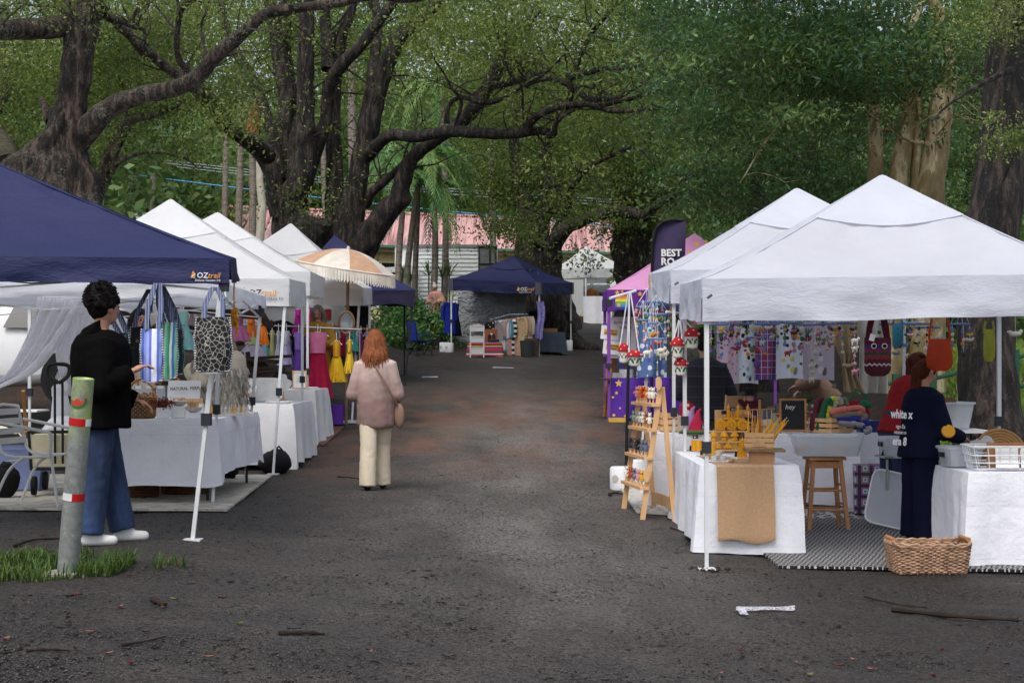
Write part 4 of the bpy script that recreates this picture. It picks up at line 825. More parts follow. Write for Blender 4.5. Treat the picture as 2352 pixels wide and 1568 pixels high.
mb=MB();mb.tube([(rr0*1.05*math.cos(a),0,.16+.2*math.sin(a))for a in[math.pi*i/14 for i in range(15)]],.012,7);mb.build('handle',MATS['wicker'],o)
for k in range(12):a=6.283*k/12;MB().tube([(rr0*math.cos(a+b)*1.06,rr0*math.sin(a+b)*.95,.19+.045*math.sin(math.pi*t))for t,b in[(i/6,-.24+.48*i/6)for i in range(7)]],.006,5).build('rim_loop',MATS['wicker'],o)
o=thing('perfume_sign','white board reading NATURAL PERFUME standing on the table','sign',onT(422,15.2),R(-14));RM=Matrix.Rotation(R(-8),3,'X')
MB().box((0,0,.17),(.34,.012,.34),RM=RM).build('board',MATS['white_plastic'],o,smooth=False);text('lettering','NATURAL  PERFUME',.042,(-.13,-.03,.245),(1,0,.03),(0,.12,1),M('stamp_ink','5f5b54',.8),o,bold=.001)
for(px,d,hh,rw,lab)in((411,14.55,.11,.085,'taller white plinth under the incense bowl'),(445,14.45,.055,.085,'lower white plinth under the tester bowl')):
 MB().box(onT(px,d)+V((0,0,hh/2)),(.125,.12,hh)).build('display_plinth',MATS['white_plastic'],None,lab,'plinth',smooth=False)
 o=thing('pale_bowl','pale stone bowl on the %s'%('taller plinth' if hh>.1 else 'lower plinth'),'bowl',onT(px,d)+V((0,0,hh+.001)));MB().lathe([(.03,0),(.06,.012),(.083,.045),(.078,.046),(.05,.02),(.0,.016)],n=20).build('dish',M('pale_stone','b9b5ac',.7),o)
 rng=random.Random(px);mb=MB()
 for k in range(16):a,b=rng.uniform(-.05,.05),rng.uniform(-.03,.03);mb.box((a,b,.055+rng.uniform(0,.02)),(.018,.003,.05 if hh<.1 else .012),RM=Matrix.Rotation(rng.uniform(-.4,.4),3,'X'))
 q=mb.build('tester_cards' if hh<.1 else 'incense',MATS['wood_light'],o,smooth=False);q['kind']='stuff'
o=thing('card_rack','row of tan cards clipped along the perfume board','card rack',onT(437,14.9)+V((0,0,.001)),R(-10))
MB().box((0,0,.06),(.26,.05,.12)).build('rack_base',MATS['white_plastic'],o,smooth=False)
for k in range(9):MB().box((-.11+k*.028,0,.145),(.024,.004,.05),RM=Matrix.Rotation(.15,3,'X')).build('card',MATS['wood_light'],o,smooth=False)
o=thing('potted_dried_flowers','white pot of dried russet flowers on the perfume table','plant pot',onT(375,14.4));MB().lathe([(.055,0),(.065,.02),(.065,.1),(.058,.1),(.055,.07),(.0,.07)],n=20).build('pot',MATS['white_plastic'],o)
P=RNG.normal(size=(500,3))*np.array([.045,.045,.022])+np.array([0,0,.135]);v_,q_=leaf_mesh(P,.025,.014,-.3);fl=np_obj('blossoms',v_,q_,M('russet_leaf','6e3326',.9),o);fl['kind']='stuff'
o=thing('perfume_tray','pale tray holding two rows of small perfume bottles','tray',onT(528,15.1),R(38));MB().box((0,0,.012),(.46,.12,.024)).build('tray',M('pale_wood2','c9c4ba',.7),o,smooth=False)
M('bottle_glass','d6d2c4',.12,alpha=.75,spec=.6)
for k in range(18):mb=MB();bottle(mb,(-.21+.048*(k//2),-.03+.06*(k%2),.024),.013,.085);mb.build('bottle',MATS['bottle_glass']if k%5 else MATS['orange_ink'],o)
o=thing('pouch_rack','orange wooden rack of clear pouches behind the handled basket','rack',onT(330,15.6),R(0));mb=MB()
for sg in(-.34,.34):mb.bar((sg,0,0),(sg,0,.36),.022);mb.bar((sg,-.1,.012),(sg,.1,.012),.024)
mb.bar((-.36,0,.05),(.36,0,.05),.03);mb.bar((-.36,0,.34),(.36,0,.34),.02);mb.build('frame',M('orange_wood','c27a3c',.6),o,smooth=False)
for k in range(6):MB().box((-.27+k*.11,-.01,.21),(.095,.008,.15)).build('pouch',MATS['clear_plastic'],o);MB().box((-.27+k*.11,-.02,.27),(.06,.004,.03)).build('tag',MATS['paper'],o,smooth=False);MB().box((-.27+k*.11,-.02,.31),(.012,.02,.05)).build('peg',MATS['wood_mid'],o,smooth=False)
for(px,d,r_,lab)in((328,14.75,.14,'dark woven basket under the perfume table near the man'),(425,15.2,.22,'low wide woven basket under the perfume table')):
 b=gp(px,d)+V((0,0,.035));o=thing('floor_basket',lab,'basket',b,group='baskets under the perfume table');MB().lathe([(r_*.8,0),(r_,.05),(r_*1.02,.16),(.0,.15)],n=20).build('liner',MATS['wood_dark'],o);weave(o,'woven_strand',M('wicker_dark','5b3a26',.8,var=.3,scale=30),round_outline(0,0,r_,r_),.0,.17,7,.014,18,.006)
M('board_white','dcdad5',.7);M('grey_felt','b7b4ac',.9);M('driftwood','3e3029',.9,var=.3,bump=.6)
def board(px,d,w,h,label,z):
 o=thing('jewellery_board',label,'display board',onT(px,d,z),R(-6),'white jewellery display boards');RM=Matrix.Rotation(R(-16),3,'X');f=rect_outline(0,0,w/2,h/2,p=5);MB().prism([(f(i/28)[0],f(i/28)[1])for i in range(28)],-.012,.012,RM@Matrix.Rotation(R(90),3,'X'),(0,0,h/2)).build('panel',MATS['board_white'],o)
 f2=rect_outline(0,0,w/2-.06,h/2-.06,p=4);MB().prism([(f2(i/24)[0],f2(i/24)[1])for i in range(24)],0,.006,RM@Matrix.Rotation(R(90),3,'X'),RM@V((0,-.0125,h/2))+V((0,0,h/2-(RM@V((0,-.0125,h/2))).z-.0))).build('felt_pad',MATS['grey_felt'],o)
board(611,19.6,.44,.3,'white rounded jewellery board with grey felt on the second table',.815);board(556,19.4,.3,.3,'jewellery board half hidden by the fluffy coat',.815)
def bust(label,p,s=1.,mat='board_white'):
 o=thing('necklace_bust',label,'necklace bust',p,group='necklace busts');mb=MB();mb.lathe([(.0,0),(.05,.0),(.05,.012),(.016,.02),(.016,.12)],n=14);mb.build('stand',MATS['wood_light'],o)
 mb=MB();N=26;poly=[]
 for i in range(N):a=6.283*i/N;r=.1*s*(1+.18*math.cos(a*2));poly.append((r*math.cos(a)*.85,r*math.sin(a)+.16*s))
 poly=[(x if y<.2*s else x*.55,y+(.03 if y>.22*s else 0))for x,y in poly];mb.prism(poly,-.012,.012,Matrix.Rotation(R(78),3,'X'),(0,0,.06));mb.build('plate',MATS[mat],o)
bust('white necklace bust behind the pole of the lettered tent',onT(650,20.0,.815),1.05);bust('white necklace bust on a wooden stand beside the fluffy coat',onT(574,18.9,.815),.8)
o=thing('framed_sign','small framed sign Spend & Save! on the third table','sign',onT(688,21.95,.935),R(4));RM=Matrix.Rotation(R(-10),3,'X');MB().box((0,0,.13),(.2,.014,.26),RM=RM).build('frame',MATS['wood_light'],o,smooth=False);MB().box((0,-.009,.13),(.165,.004,.225),RM=RM).build('print',MATS['paper'],o,smooth=False)
text('lettering','Spend & Save!',.03,(0,-.036,.215),(1,0,0),(0,.17,1),MATS['black_ink'],o,align='CENTER',shear=.2)
for k,s in enumerate(('Spend $50','Save $5','Spend $100','Save $15')):text('lettering',s,.017 if k%2==0 else .022,(0,-.034+k*.006,.175-k*.035),(1,0,0),(0,.17,1),MATS['stamp_ink'],o,align='CENTER')
rng=random.Random(5);o=thing('driftwood_display','stack of dark driftwood planks on the second table','driftwood',onT(604,20.2,.82));
for k in range(13):
 a=rng.uniform(-.5,.5);z=.28+.045*(k%7);L_=rng.uniform(.3,.62);x=rng.uniform(-.16,.16);y=rng.uniform(-.1,.14);MB().box((x,y,z),(L_,rng.uniform(.05,.1),.035),RM=Matrix.Rotation(a,3,'Z')@Matrix.Rotation(rng.uniform(-.12,.12),3,'Y')).jitter(.012,9,k).build('plank',MATS['driftwood'],o,smooth=False)
for(a,b)in(((-.22,0,0),(-.28,.02,.62)),((-.15,.02,.2),(-.2,.04,.62)),((.2,0,0),(.22,0,.35)),((-.1,.1,0),(-.1,.1,.3))):MB().bar(a,b,.05,.05).jitter(.012,7).build('upright',MATS['driftwood'],o,smooth=False)
for(px,d,z,w,lab)in((640,18.9,.812,.34,'white oval tray on the front of the second table'),(700,22.3,.932,.4,'white oval tray on the third table')):MB().lathe([(w/2*.8,0),(w/2,.02),(w/2*.95,.024),(w/2*.75,.008),(0.001,.008)],onT(px,d,z),24,sy=.55).build('oval_tray',MATS['white_plastic'],None,lab,'tray')
# ---- hanging bags on the navy tent
stripes('bag_blue',['7d8fd8','9aa6e6','6375c4','e4e6f2','dfe2f0','5b74c8','8fa0e0','4d5fb4'],7.,0);stripes('bag_green',['3f9a7c','a7d3b9','5fb491','3a8f74','cfe4d6','3f7fc0','8cc8ac'],9.,0);stripes('strap_stripe',['a9b0c4','39456e','6f7ca6','262e4c'],55.,0);stripes('edge_stitch',['d9d9dc','20263a'],55.,2)
motif('bag_floral','1b2420',['5a2530','4a5a34','7c6a48'],18,.25);motif('bag_teal','14403a',['2c7a52','a33b30','d0a040'],14,.25);motif('bag_navy','15223f',['2a4f86','3f6b5a'],16,.28)
m,n=mk('bag_hearts');v=n.coord((1,1,1));vo=n.new('TexVoronoi',feature='DISTANCE_TO_EDGE');vo.inputs['Scale'].default_value=27;n.l(v,vo.inputs['Vector']);c=n.ramp(vo.outputs['Distance'],[(.02,'9a978f'),(.06,'121318')]);n.l(c,n.bsdf.inputs['Base Color']);n.bsdf.inputs['Roughness'].default_value=.9
def tote(label,px,ytop,ybot,w,d,mat,hook_y,thick=.1,yaw=0,hook_px=None,stitch='fringe',seed=0):
 top=at(px,ytop,d);H=top.z-wz(ybot,d);o=thing('hanging_bag',label,'bag',(top.x,top.y,top.z-H),yaw,'bags hung from the navy tent');wm=w*d/F
 def fn(sg):
  def f(u,v):
   x=(u-.5)*wm*(1-.12*v*0+.1*math.sin(v*3));b=(1-(2*u-1)**2)**.6;bul=thick*(.18+.82*math.sin(min(1,v*1.15)*math.pi*.62))*b
   z=H*(1-v)+(.05*H*(abs(2*u-1)**3)*v);return V((x+.012*noise.noise(V((v*4,seed,sg))),sg*bul*.5+.01*noise.noise(V((u*5,v*6,seed+sg))),z))
  return f
 mb=MB();mb.grid(fn(-1),14,14);mb.grid(lambda u,v:fn(1)(1-u,v),14,14);mb.build('bag_body',MATS[mat],o)
 for sg in(-1,1):
  MB().tube([fn(sg)(.0,i/12)for i in range(13)]+[fn(sg)(i/8,1)for i in range(1,9)]+[fn(sg)(1,1-i/12)for i in range(1,13)],.006,5).build('stitched_edge',MATS['edge_stitch'],o)
  hx=(wx(hook_px,d)-top.x)if hook_px else 0;hz=wz(hook_y,d)-(top.z-H);mb=MB()
  for s2 in(-1,1):a=V((s2*wm*.28,sg*thick*.1,H*.98));b=V((hx+s2*.012,0,hz));mid=a.lerp(b,.5)+V((s2*.02,0,0));mb.sheet(lambda u,v:(a.lerp(mid,v*2)if v<.5 else mid.lerp(b,v*2-1))+V(((u-.5)*.035,.01*s2+sg*.006,0)),1,8,.005,(0,-1,0))
  mb.build('strap',MATS['strap_stripe'],o,smooth=False)
 return o
tote('dark floral tote hanging behind the blue striped bag',318,750,845,34,11.75,'bag_floral',664,yaw=.2,hook_px=345)
tote('dark green tote with red flowers hanging behind the green striped bag',408,756,858,26,11.8,'bag_teal',662,yaw=.6,hook_px=372)
tote('green and white striped tote on the navy tent',388,740,872,40,11.6,'bag_green',655,.09,-.25,366)
tote('blue and white striped tote held by the man',349,755,878,46,11.2,'bag_blue',650,.1,.12,362)
tote('big black tote covered in heart shapes on the tent leg',490,728,856,76,11.25,'bag_hearts',659,.16,.1,494)
tote('dark navy tote hanging at the man\'s chest',283,764,848,30,11.55,'bag_navy',662,.08,-.3,225)
mb=MB();a=at(538,649,14.0);M('yellow_rope','d99a2b',.8);mb.tube([a,at(537,680,14.0),at(538,710,14.0)],.007,6);rng=random.Random(2);pts=[at(538,700,14.0)]
for k in range(34):pts.append(at(538+8*math.sin(k*2.1)+k*.05,705+24*(.5+.5*math.sin(k*1.3))+k*.8,14.0-.04*math.sin(k*1.7)))
mb.tube([V(p[:3])for p in smooth_path([(*p,0)for p in pts],3)],.009,5);mb.tube([at(540,735,14.),at(546,760,14.),at(541,772,14.)],.009,6);mb.build('rope',MATS['yellow_rope'],None,'knotted yellow rope hanging from the navy tent corner','rope')
m,n=mk('sheer');v=n.coord((14,14,.6));c=n.ramp(n.noise(v,3,3),[(.3,'e4e4ea'),(.7,'f4f4f8')]);n.l(c,n.bsdf.inputs['Base Color']);n.bsdf.inputs['Roughness'].default_value=.9;t_=n.new('BsdfTranslucent');n.l(c,t_.inputs[0]);mx_=n.new('MixShader');mx_.inputs[0].default_value=.5;n.l(n.bsdf.outputs[0],mx_.inputs[1]);n.l(t_.outputs[0],mx_.inputs[2]);n.l(mx_.outputs[0],n.out.inputs[0])
cu=thing('sheer_curtain','sheer white curtain swagged across the low white tent','curtain',at(150,900,17.2),world=True)
def edge(pts,v):P_=smooth_path([(a,b,0,0)for a,b in pts],6);k=v*(len(P_)-1);i=min(int(k),len(P_)-2);return P_[i]*(1-(k-i))+P_[i+1]*(k-i)
LE=[(86,680),(78,720),(60,770),(35,820),(10,860),(-20,885)];RE=[(178,690),(160,730),(135,775),(105,815),(65,855),(0,888)]
def fn(u,v):a,b=edge(LE,v),edge(RE,v);p=a*(1-u)+b*u;q=at(p[0],p[1],17.1);return q+V((0,.05*math.sin(u*22+v*3)*(1-.5*v)+.03*noise.noise(V((u*6,v*2,0))),0))
MB().grid(fn,40,24).build('swag',MATS['sheer'],cu);mb=MB();mb.tube([at(*edge(RE,t)[:2],17.05)+V((0,.02*math.sin(t*30),0))for t in[i/24 for i in range(25)]],[.02+.04*math.sin(math.pi*i/24)for i in range(25)],8,rough=.2);mb.build('rolled_hem',MATS['sheer'],cu)
LE2=[(165,690),(150,740),(128,790),(127,830),(135,860),(142,872)];RE2=[(225,690),(222,740),(215,790),(190,830),(160,855),(150,872)]
def fn2(u,v):a,b=edge(LE2,v),edge(RE2,v);p=a*(1-u)+b*u;q=at(p[0],p[1],17.25);return q+V((0,.04*math.sin(u*18+v*2),0))
MB().grid(fn2,28,20).build('swag',MATS['sheer'],cu)
mb=MB();mb.tube([at(146,868,17.2),at(143,880,17.2),at(138,895,17.2),at(136,912,17.2)],[.03,.08,.1,.08],10,rough=.25);mb.tube([at(138,905,17.2),at(142,950,17.2),at(140,1000,17.2)],[.08,.11,.12],10,rough=.3);mb.build('knot',MATS['white_cloth'],cu)
mb=MB();mb.sheet(lambda u,v:at(-10+95*u,640+52*v,19.3)+V((0,.04*math.sin(u*9),0)),12,4,.004,(0,-1,0));mb.build('hung_sheet',M('blush_sheet','cdb9b4',.9),None,'pale blush sheet hung at the left edge above the car','sheet')
# ---- cars
M('car_white','d9dbdc',.25,var=.03,coat=.4);M('car_glass','14181c',.08,spec=.7);M('car_trim','111214',.5);M('tail_red','b01018',.25,spec=.6);M('car_grey','5e6468',.3,var=.05,coat=.4);M('rim','8a8d90',.35,metal=.8)
def car(label,loc,rz,mat,kind='suv',L=4.4,Wd=1.78,H=1.65,group='parked cars behind the stalls',z=None):
 o=thing('parked_car',label,'car',loc,rz,group);st={'suv':[(-.5,.55,.78,.9),(-.47,.35,.92,1.02),(-.33,.33,.98,1.12),(-.16,.32,1.0,1.62),(.1,.32,1.0,1.66),(.38,.33,.99,1.58),(.47,.36,.96,1.12),(.5,.5,.9,1.02)],'hatch':[(-.5,.45,.62,.7),(-.46,.3,.8,.86),(-.3,.26,.9,1.0),(-.1,.25,.95,1.45),(.15,.25,.95,1.48),(.38,.28,.95,1.3),(.47,.34,.9,1.0),(.5,.45,.8,.9)]}[kind]
 N=14;mb=MB();vs=[]
 for(fx,sill,belt,roof)in st:
  x=fx*L;w=Wd/2*(1-.16*abs(2*fx)**4);wr=w*(.8 if roof-belt>.3 else .94)
  ring=[(-w*.86,sill),(-w,sill+.12),(-w,(sill+belt)/2+.1),(-w*.97,belt),(-wr,roof-.08),(-wr*.85,roof),(0,roof+.015),(wr*.85,roof),(wr,roof-.08),(w*.97,belt),(w,(sill+belt)/2+.1),(w,sill+.12),(w*.86,sill),(0,sill-.02)]
  vs+=[V((x,a,b))for a,b in ring]
 S=len(st);fs=[(i*N+j,i*N+(j+1)%N,(i+1)*N+(j+1)%N,(i+1)*N+j)for i in range(S-1)for j in range(N)]+[tuple(range(N-1,-1,-1)),tuple((S-1)*N+j for j in range(N))]
 mb.add(vs,fs);bo=mb.build('body',MATS[mat],o);sb=bo.modifiers.new('s','SUBSURF');sb.levels=sb.render_levels=2
 for sg in(-1,1):
  for(a,b)in((-.13,.08),(.1,.36)):
   p=[]
   for(fx,zz,k)in((a,1.02,.985),(b,1.02,.985),(b-.02,1.5 if kind=='suv' else 1.34,.84),(a+.03,1.5 if kind=='suv' else 1.34,.84)):p.append(V((fx*L,sg*(Wd/2*k+.012),zz)))
   mb=MB();mb.add(p+[q-V((0,sg*.02,0))for q in p],[(0,1,2,3),(4,5,6,7),(0,1,5,4),(1,2,6,5),(2,3,7,6),(3,0,4,7)]);mb.build('side_window',MATS['car_glass'],o,smooth=False)
  for fx in(-.33,.3):
   wl=MB().tube([(fx*L,sg*(Wd/2-.2),.34),(fx*L,sg*(Wd/2+.015),.34)],.34,20).build('wheel',MATS['tyre'],o);MB().tube([(fx*L,sg*(Wd/2-.02),.34),(fx*L,sg*(Wd/2+.025),.34)],.21,14).build('rim',MATS['rim'],wl);MB().tube([(fx*L,sg*(Wd/2-.1),.36),(fx*L,sg*(Wd/2+.008),.36)],.4,20).build('wheel_arch',MATS['car_trim'],o)
  MB().box((.485*L,sg*Wd*.4,.86),(.07,.2,.2)).build('tail_light',MATS['tail_red'],o,smooth=False);MB().box((-.475*L,sg*Wd*.36,.74),(.1,.3,.14)).build('headlight',MATS['chrome'],o,smooth=False);MB().box((-.16*L,sg*(Wd/2+.09),1.05),(.1,.18,.13)).build('side_mirror',MATS[mat],o,smooth=False)
  for a in(.02,.22):MB().box((a*L,sg*(Wd/2+.01),.88),(.16,.03,.03)).build('door_handle',MATS['chrome'],o,smooth=False)
 MB().box((.488*L,0,1.3 if kind=='suv' else 1.15),(.04,Wd*.66,.34),RM=Matrix.Rotation(R(-14),3,'Y')).build('rear_window',MATS['car_glass'],o,smooth=False);MB().box((.505*L,0,.5),(.02,.5,.12)).build('number_plate',MATS['paper'],o,smooth=False)
 return o
x=wx(60,21);car('white hatchback half hidden by the sheer curtain',(x-.6,21.2,float(G(x,21))+.38),R(4),'car_white','hatch')
x=wx(640,29);car('white four-wheel drive parked behind the dress rail',(wx(780,29)-2.2,29.4,1.32),R(-8),'car_white','suv',L=4.5)
x=wx(300,25);car('white van-like car seen behind the dark-haired woman',(wx(330,24.5)-1.6,25.2,float(G(-5.5,25))+.25),R(-6),'car_white','suv',L=4.6)
# ---- dress stall rails
rail=thing('dress_rail','long chrome rail carrying the costume dresses','clothes rail',gp(690,24),world=True);MB().tube([at(558,745,24),at(830,757,24.6)],.016,8).build('rail_bar',MATS['chrome'],rail)
for px,y in((566,745),(826,757)):MB().tube([gp(px,24.2),at(px,y,24.2)],.014,6).build('upright',MATS['steel'],rail)
r2=thing('back_rail','brown rail of small dresses behind the yellow ones','clothes rail',gp(800,26),world=True);MB().tube([at(745,745,26.2),at(852,757,26.4)],.02,8).build('rail_bar',MATS['wood_mid'],r2);MB().tube([gp(848,26.4),at(848,757,26.4)],.016,6).build('upright',MATS['steel'],r2)
log=MB();log.tube([at(425,712,20.),at(470,708,20.),at(520,713,20),at(560,717,20.),at(600,724,20.),at(612,742,20.),at(619,750,20),at(628,738,20)],[.05,.07,.08,.075,.06,.055,.05,.04],10,rough=.25);log.build('driftwood_log',MATS['driftwood'],None,'thick driftwood branch hung level to carry tutus','branch')
log=MB();log.tube([at(428,752,20.),at(440,752,20.),at(455,757,20.)],[.03,.028,.02],8,rough=.2);log.build('driftwood_peg',MATS['driftwood'],None,'short driftwood peg beside the turquoise tutu','branch')
GD='costume dresses on the rails'
def dr(label,x0,x1,y0,y1,d,kind,cols,seed=0,**k):garment(label,at((x0+x1)/2,y0+2,d),(x1-x0)*d/F,(y1-y0)*d/F,kind,cols,GD,seed=seed,**k)
dr('turquoise tutu with flower trim hanging from the driftwood branch',397,446,700,804,19.9,'tutu',['9fd8d0','8fd0d6','a9dde0'],1,thick=.16)
dr('faint pink tulle hanging at the left of the turquoise tutu',380,404,700,760,20.3,'tutu',['d8b7c4','dcc0cc'],2);dr('mauve tulle hanging just right of the turquoise tutu',430,452,706,752,20.3,'tutu',['a88fa0','b29aaa'],3)
dr('pale yellow tutu hanging behind the heart tote',444,476,708,792,20.1,'tutu',['d9dca0','d4d79a'],4,thick=.14);dr('rose pink tulle dress behind the yellow rope',521,574,715,783,20.0,'tutu',['b5688f','c77aa8','cc6ba6'],5,thick=.16)
dr('orange costume with black trim on the left of the chrome rail',562,592,716,785,21.5,'dress',['cf6a1c','d9731d'],6,thick=.18);dr('bright orange dress beside the first orange costume',588,617,718,790,21.7,'dress',['dd7a16','e0781a'],7,thick=.18)
dr('lime and lilac puff of tulle low under the orange dresses',550,612,768,818,20.9,'tutu',['b9d28f','c5b4d6','bfe08a'],8,thick=.2);dr('teal dress with a turquoise skirt',598,620,747,825,23.8,'tutu',['4d9a80','7fc3cd'],9,thick=.16)
dr('pale lemon dress on the chrome rail',617,633,748,828,23.8,'dress',['d2d39a','cfce8f'],10);dr('white leotard tutu, the first on white hangers',630,649,750,832,23.7,'tutu',['dcd8de','d9d3e2'],11,thick=.14);dr('lilac-white tutu flaring beside the tent pole',640,676,750,843,23.6,'tutu',['d9d4df','c9c0e0','cfc6e4'],12,thick=.3)
dr('violet tulle gown on the chrome rail',670,702,752,888,23.5,'dress',['9a78cf','6a43a6'],13,thick=.25);dr('deep purple long gown behind the framed sign',672,710,760,910,23.9,'dress',['5d3a98','452a7c'],14,thick=.25)
dr('crimson gown with pale pink tulle sleeves held up by the woman',696,764,752,910,23.6,'dress',['d87a9e','a8123f'],15,thick=.34);dr('hot pink tulle gown beside the crimson one',716,756,756,890,23.9,'dress',['d6447a','c01a55'],16,thick=.3)
dr('yellow satin party dress, the larger of the pair',752,794,772,878,24.2,'tutu',['dda521','e6b820','e9c436'],17,thick=.28);dr('yellow satin party dress half behind the mirror pole',790,816,770,858,24.5,'tutu',['e0b626','e6c233'],18,thick=.22)
dr('magenta dress on the brown back rail',752,776,748,808,26.0,'dress',['a8205f','8f1650'],19);dr('turquoise ruffled dress on the brown back rail',800,824,752,806,26.1,'tutu',['3fa39c','48b0a8'],20,thick=.2);dr('plum dress right of the turquoise ruffles',820,838,754,812,26.2,'dress',['8a2a6a','7d2560'],21);dr('sky blue dress at the end of the back rail',834,852,752,808,26.3,'dress',['86a8d8','8fb4e0'],22);dr('raspberry dress between magenta and turquoise',776,800,750,815,26.3,'dress',['b31f55','9c1848'],23)
dr('magenta fairy dress pinned high behind the mustard cardigan',672,696,700,765,25.4,'dress',['b52a9a','a6248c'],24);dr('red and purple cape pinned at the tent edge',706,730,696,742,25.6,'dress',['8c2a9a','c0204a'],25)
o=thing('oval_mirror','oval mirror in a brown frame tied to the parasol pole','mirror',at(796,741,24.9),world=True);c=at(796,741,24.9);a,b=17*24.9/F,25*24.9/F
MB().tube([c+V((a*math.cos(t),0,b*math.sin(t)))for t in[6.2832*i/36 for i in range(37)]],.022,8).build('frame',M('frame_brown','6b5138',.6),o);RM=Matrix.Rotation(R(90),3,'X');MB().prism([(a*math.cos(6.2832*i/32),b*math.sin(6.2832*i/32))for i in range(32)],-.004,.004,RM,c).build('glass',M('mirror','d8dcdc',.05,metal=1,var=0),o)
MB().lathe([(.13,0),(.15,.32),(.14,.32),(.12,.01),(0,.01)],gp(770,25.6)+V((0,0,.01)),16).build('purple_bucket',M('purple_plastic','6a35a8',.4),None,'purple bucket under the yellow dresses','bucket')
motif('rug_red','6b4a3e',['8c3a2c','3c2c28','a06a4a'],9,.3);rug('red-brown patterned mat at the edge of the dress stall',[(wx(705,21.9),21.9),(wx(745,21.7),21.7),(wx(790,24.8),24.8),(wx(730,25),25.)],'rug_red')
mb=MB();c=gp(632,18.3);mb.ball(c+V((0,0,.12)),(.2,.16,.15),14,10);mb.ball(c+V((.0,0,.24)),(.07,.06,.05),10,8);mb.jitter(.03,6);mb.tube([c+V((-.02,0,.26)),c+V((.05,-.02,.31)),c+V((.1,0,.24))],.012,6);mb.build('black_sack',MATS['black_cloth'],None,'slumped black bag at the foot of the lettered tent','bag')
# ---- things left of the man
def chair_white(label,loc,rz):
 o=thing('slatted_chair',label,'chair',loc,rz);w=.24;fr=M('white_paint','cfcfcb',.45,var=.06)
 for sg in(-1,1):
  MB().tube(smooth3([(sg*w*1.08,.27,.0),(sg*w,.2,.41),(sg*w,.17,.43),(sg*w,-.22,.44),(sg*w,-.3,.6),(sg*w,-.36,.86)]),.013,7).build('side_frame',fr,o)
  MB().tube(smooth3([(sg*w*1.1,-.34,0),(sg*w*1.02,-.2,.3),(sg*w*1.02,-.05,.43)]),.013,7).build('leg',fr,o)
  MB().tube(smooth3([(sg*w*1.15,.2,.42),(sg*w*1.2,.22,.62),(sg*w*1.2,.12,.66),(sg*w*1.15,-.33,.74)]),.015,7).build('armrest',fr,o)
 MB().tube([(-w,-.36,.86),(0,-.38,.88),(w,-.36,.86)],.013,7).build('top_rail',fr,o)
 for k in range(6):MB().box((0,.17-k*.075,.44-.01*k),(w*2,.062,.006)).build('seat_slat',fr,o,smooth=False)
 for k in range(4):z=.56+k*.085;MB().box((0,-.275-.075*(z-.5)/.3,z),(w*2,.006,.055),RM=Matrix.Rotation(R(-14),3,'X')).build('back_slat',fr,o,smooth=False)
 return o
def smooth3(pts,k=4):return[V(p[:3])for p in smooth_path([(*p,0)for p in pts],k)]
b=gp(98,13.9);chair_white('white metal slatted armchair beside the bollard',b+V((0,0,.04)),R(-100))
o=thing('folding_wagon','cream folding wagon with tall black pull handle','wagon',gp(150,15.2)+V((0,0,.04)),R(8));MB().box((0,0,.42),(.5,.75,.3),taper=1.06).build('fabric_bin',M('cream_bin','c9c2a4',.9),o,smooth=False)
mb=MB()
for(a,b)in(((-.26,-.38,.25),(-.26,.38,.25)),((.26,-.38,.25),(.26,.38,.25)),((-.26,-.38,.25),(.26,-.38,.25)),((-.28,-.4,.6),(.28,-.4,.6)),((-.28,.4,.6),(.28,.4,.6)),((-.28,-.4,.6),(-.28,.4,.6)),((.28,-.4,.6),(.28,.4,.6)),((-.26,-.38,.25),(-.28,-.4,.6)),((.26,-.38,.25),(.28,-.4,.6))):mb.tube([a,b],.014,6)
mb.build('frame',MATS['black_metal'],o);MB().tube([(-.035,-.42,.3),(-.035,-.44,1.08)],.012,6).build('handle_rod',MATS['black_metal'],o);MB().tube([(.035,-.42,.3),(.035,-.44,1.08)],.012,6).build('handle_rod',MATS['black_metal'],o)
MB().tube(smooth3([(0,-.44,1.06),(-.08,-.44,1.12),(-.1,-.44,1.2),(-.06,-.44,1.235),(.06,-.44,1.235),(.1,-.44,1.2),(.08,-.44,1.12),(0,-.44,1.06)]),.02,7).build('grip',MATS['black_metal'],o)
for(x,y)in((-.24,-.34),(.24,-.34),(-.24,.34),(.24,.34)):MB().tube([(x-.02,y,.09),(x+.02,y,.09)],.09,14).build('wheel',MATS['tyre'],o)
mb=MB();mb.ball((0,.05,.62),(.22,.28,.1),14,8);mb.jitter(.06,6);mb.build('folded_linen',MATS['white_cloth'],o)
tub('translucent blue storage tub at the left edge of the rug',gp(28,15.6)+V((0,0,.04)),(.75,.5),.42,'blue_tub',rz=.1)
mb=MB();c=gp(12,14.7)+V((0,0,.05));mb.ball(c+V((0,0,.13)),(.13,.12,.16),12,9);mb.ball(c+V((.02,0,.27)),(.06,.06,.05),10,6);mb.jitter(.025,7,3);mb.build('black_pouch',MATS['black_cloth'],None,'small black drawstring bag in front of the blue tub','bag')
o=thing('wooden_folding_chair','brown folding chair with an orange and white towel at the left edge','chair',gp(20,18.4)+V((0,0,.0)),R(10));
for sg in(-.22,.22):MB().bar((sg,-.25,0),(sg,.2,.5),.035).build('leg',MATS['wood_mid'],o,smooth=False);MB().bar((sg*.9,.25,0),(sg*.9,-.28,.95),.035).build('leg',MATS['wood_mid'],o,smooth=False)
for k in range(5):MB().box((0,-.15+k*.085,.47),(.46,.06,.018)).build('seat_slat',MATS['wood_mid'],o,smooth=False)
mb=MB();stripes('towel',['e2dccb','d9a43c','e6e0d2','e0b458','ddd6c6'],5.,0);mb.sheet(lambda u,v:V((-.24+.5*u,-.2+.4*v,.5+.03*math.sin(u*7)-(.2*max(0,u-.75)*4 if u>.75 else 0))),16,6,.02,(0,0,1));mb.build('towel',MATS['towel'],o)
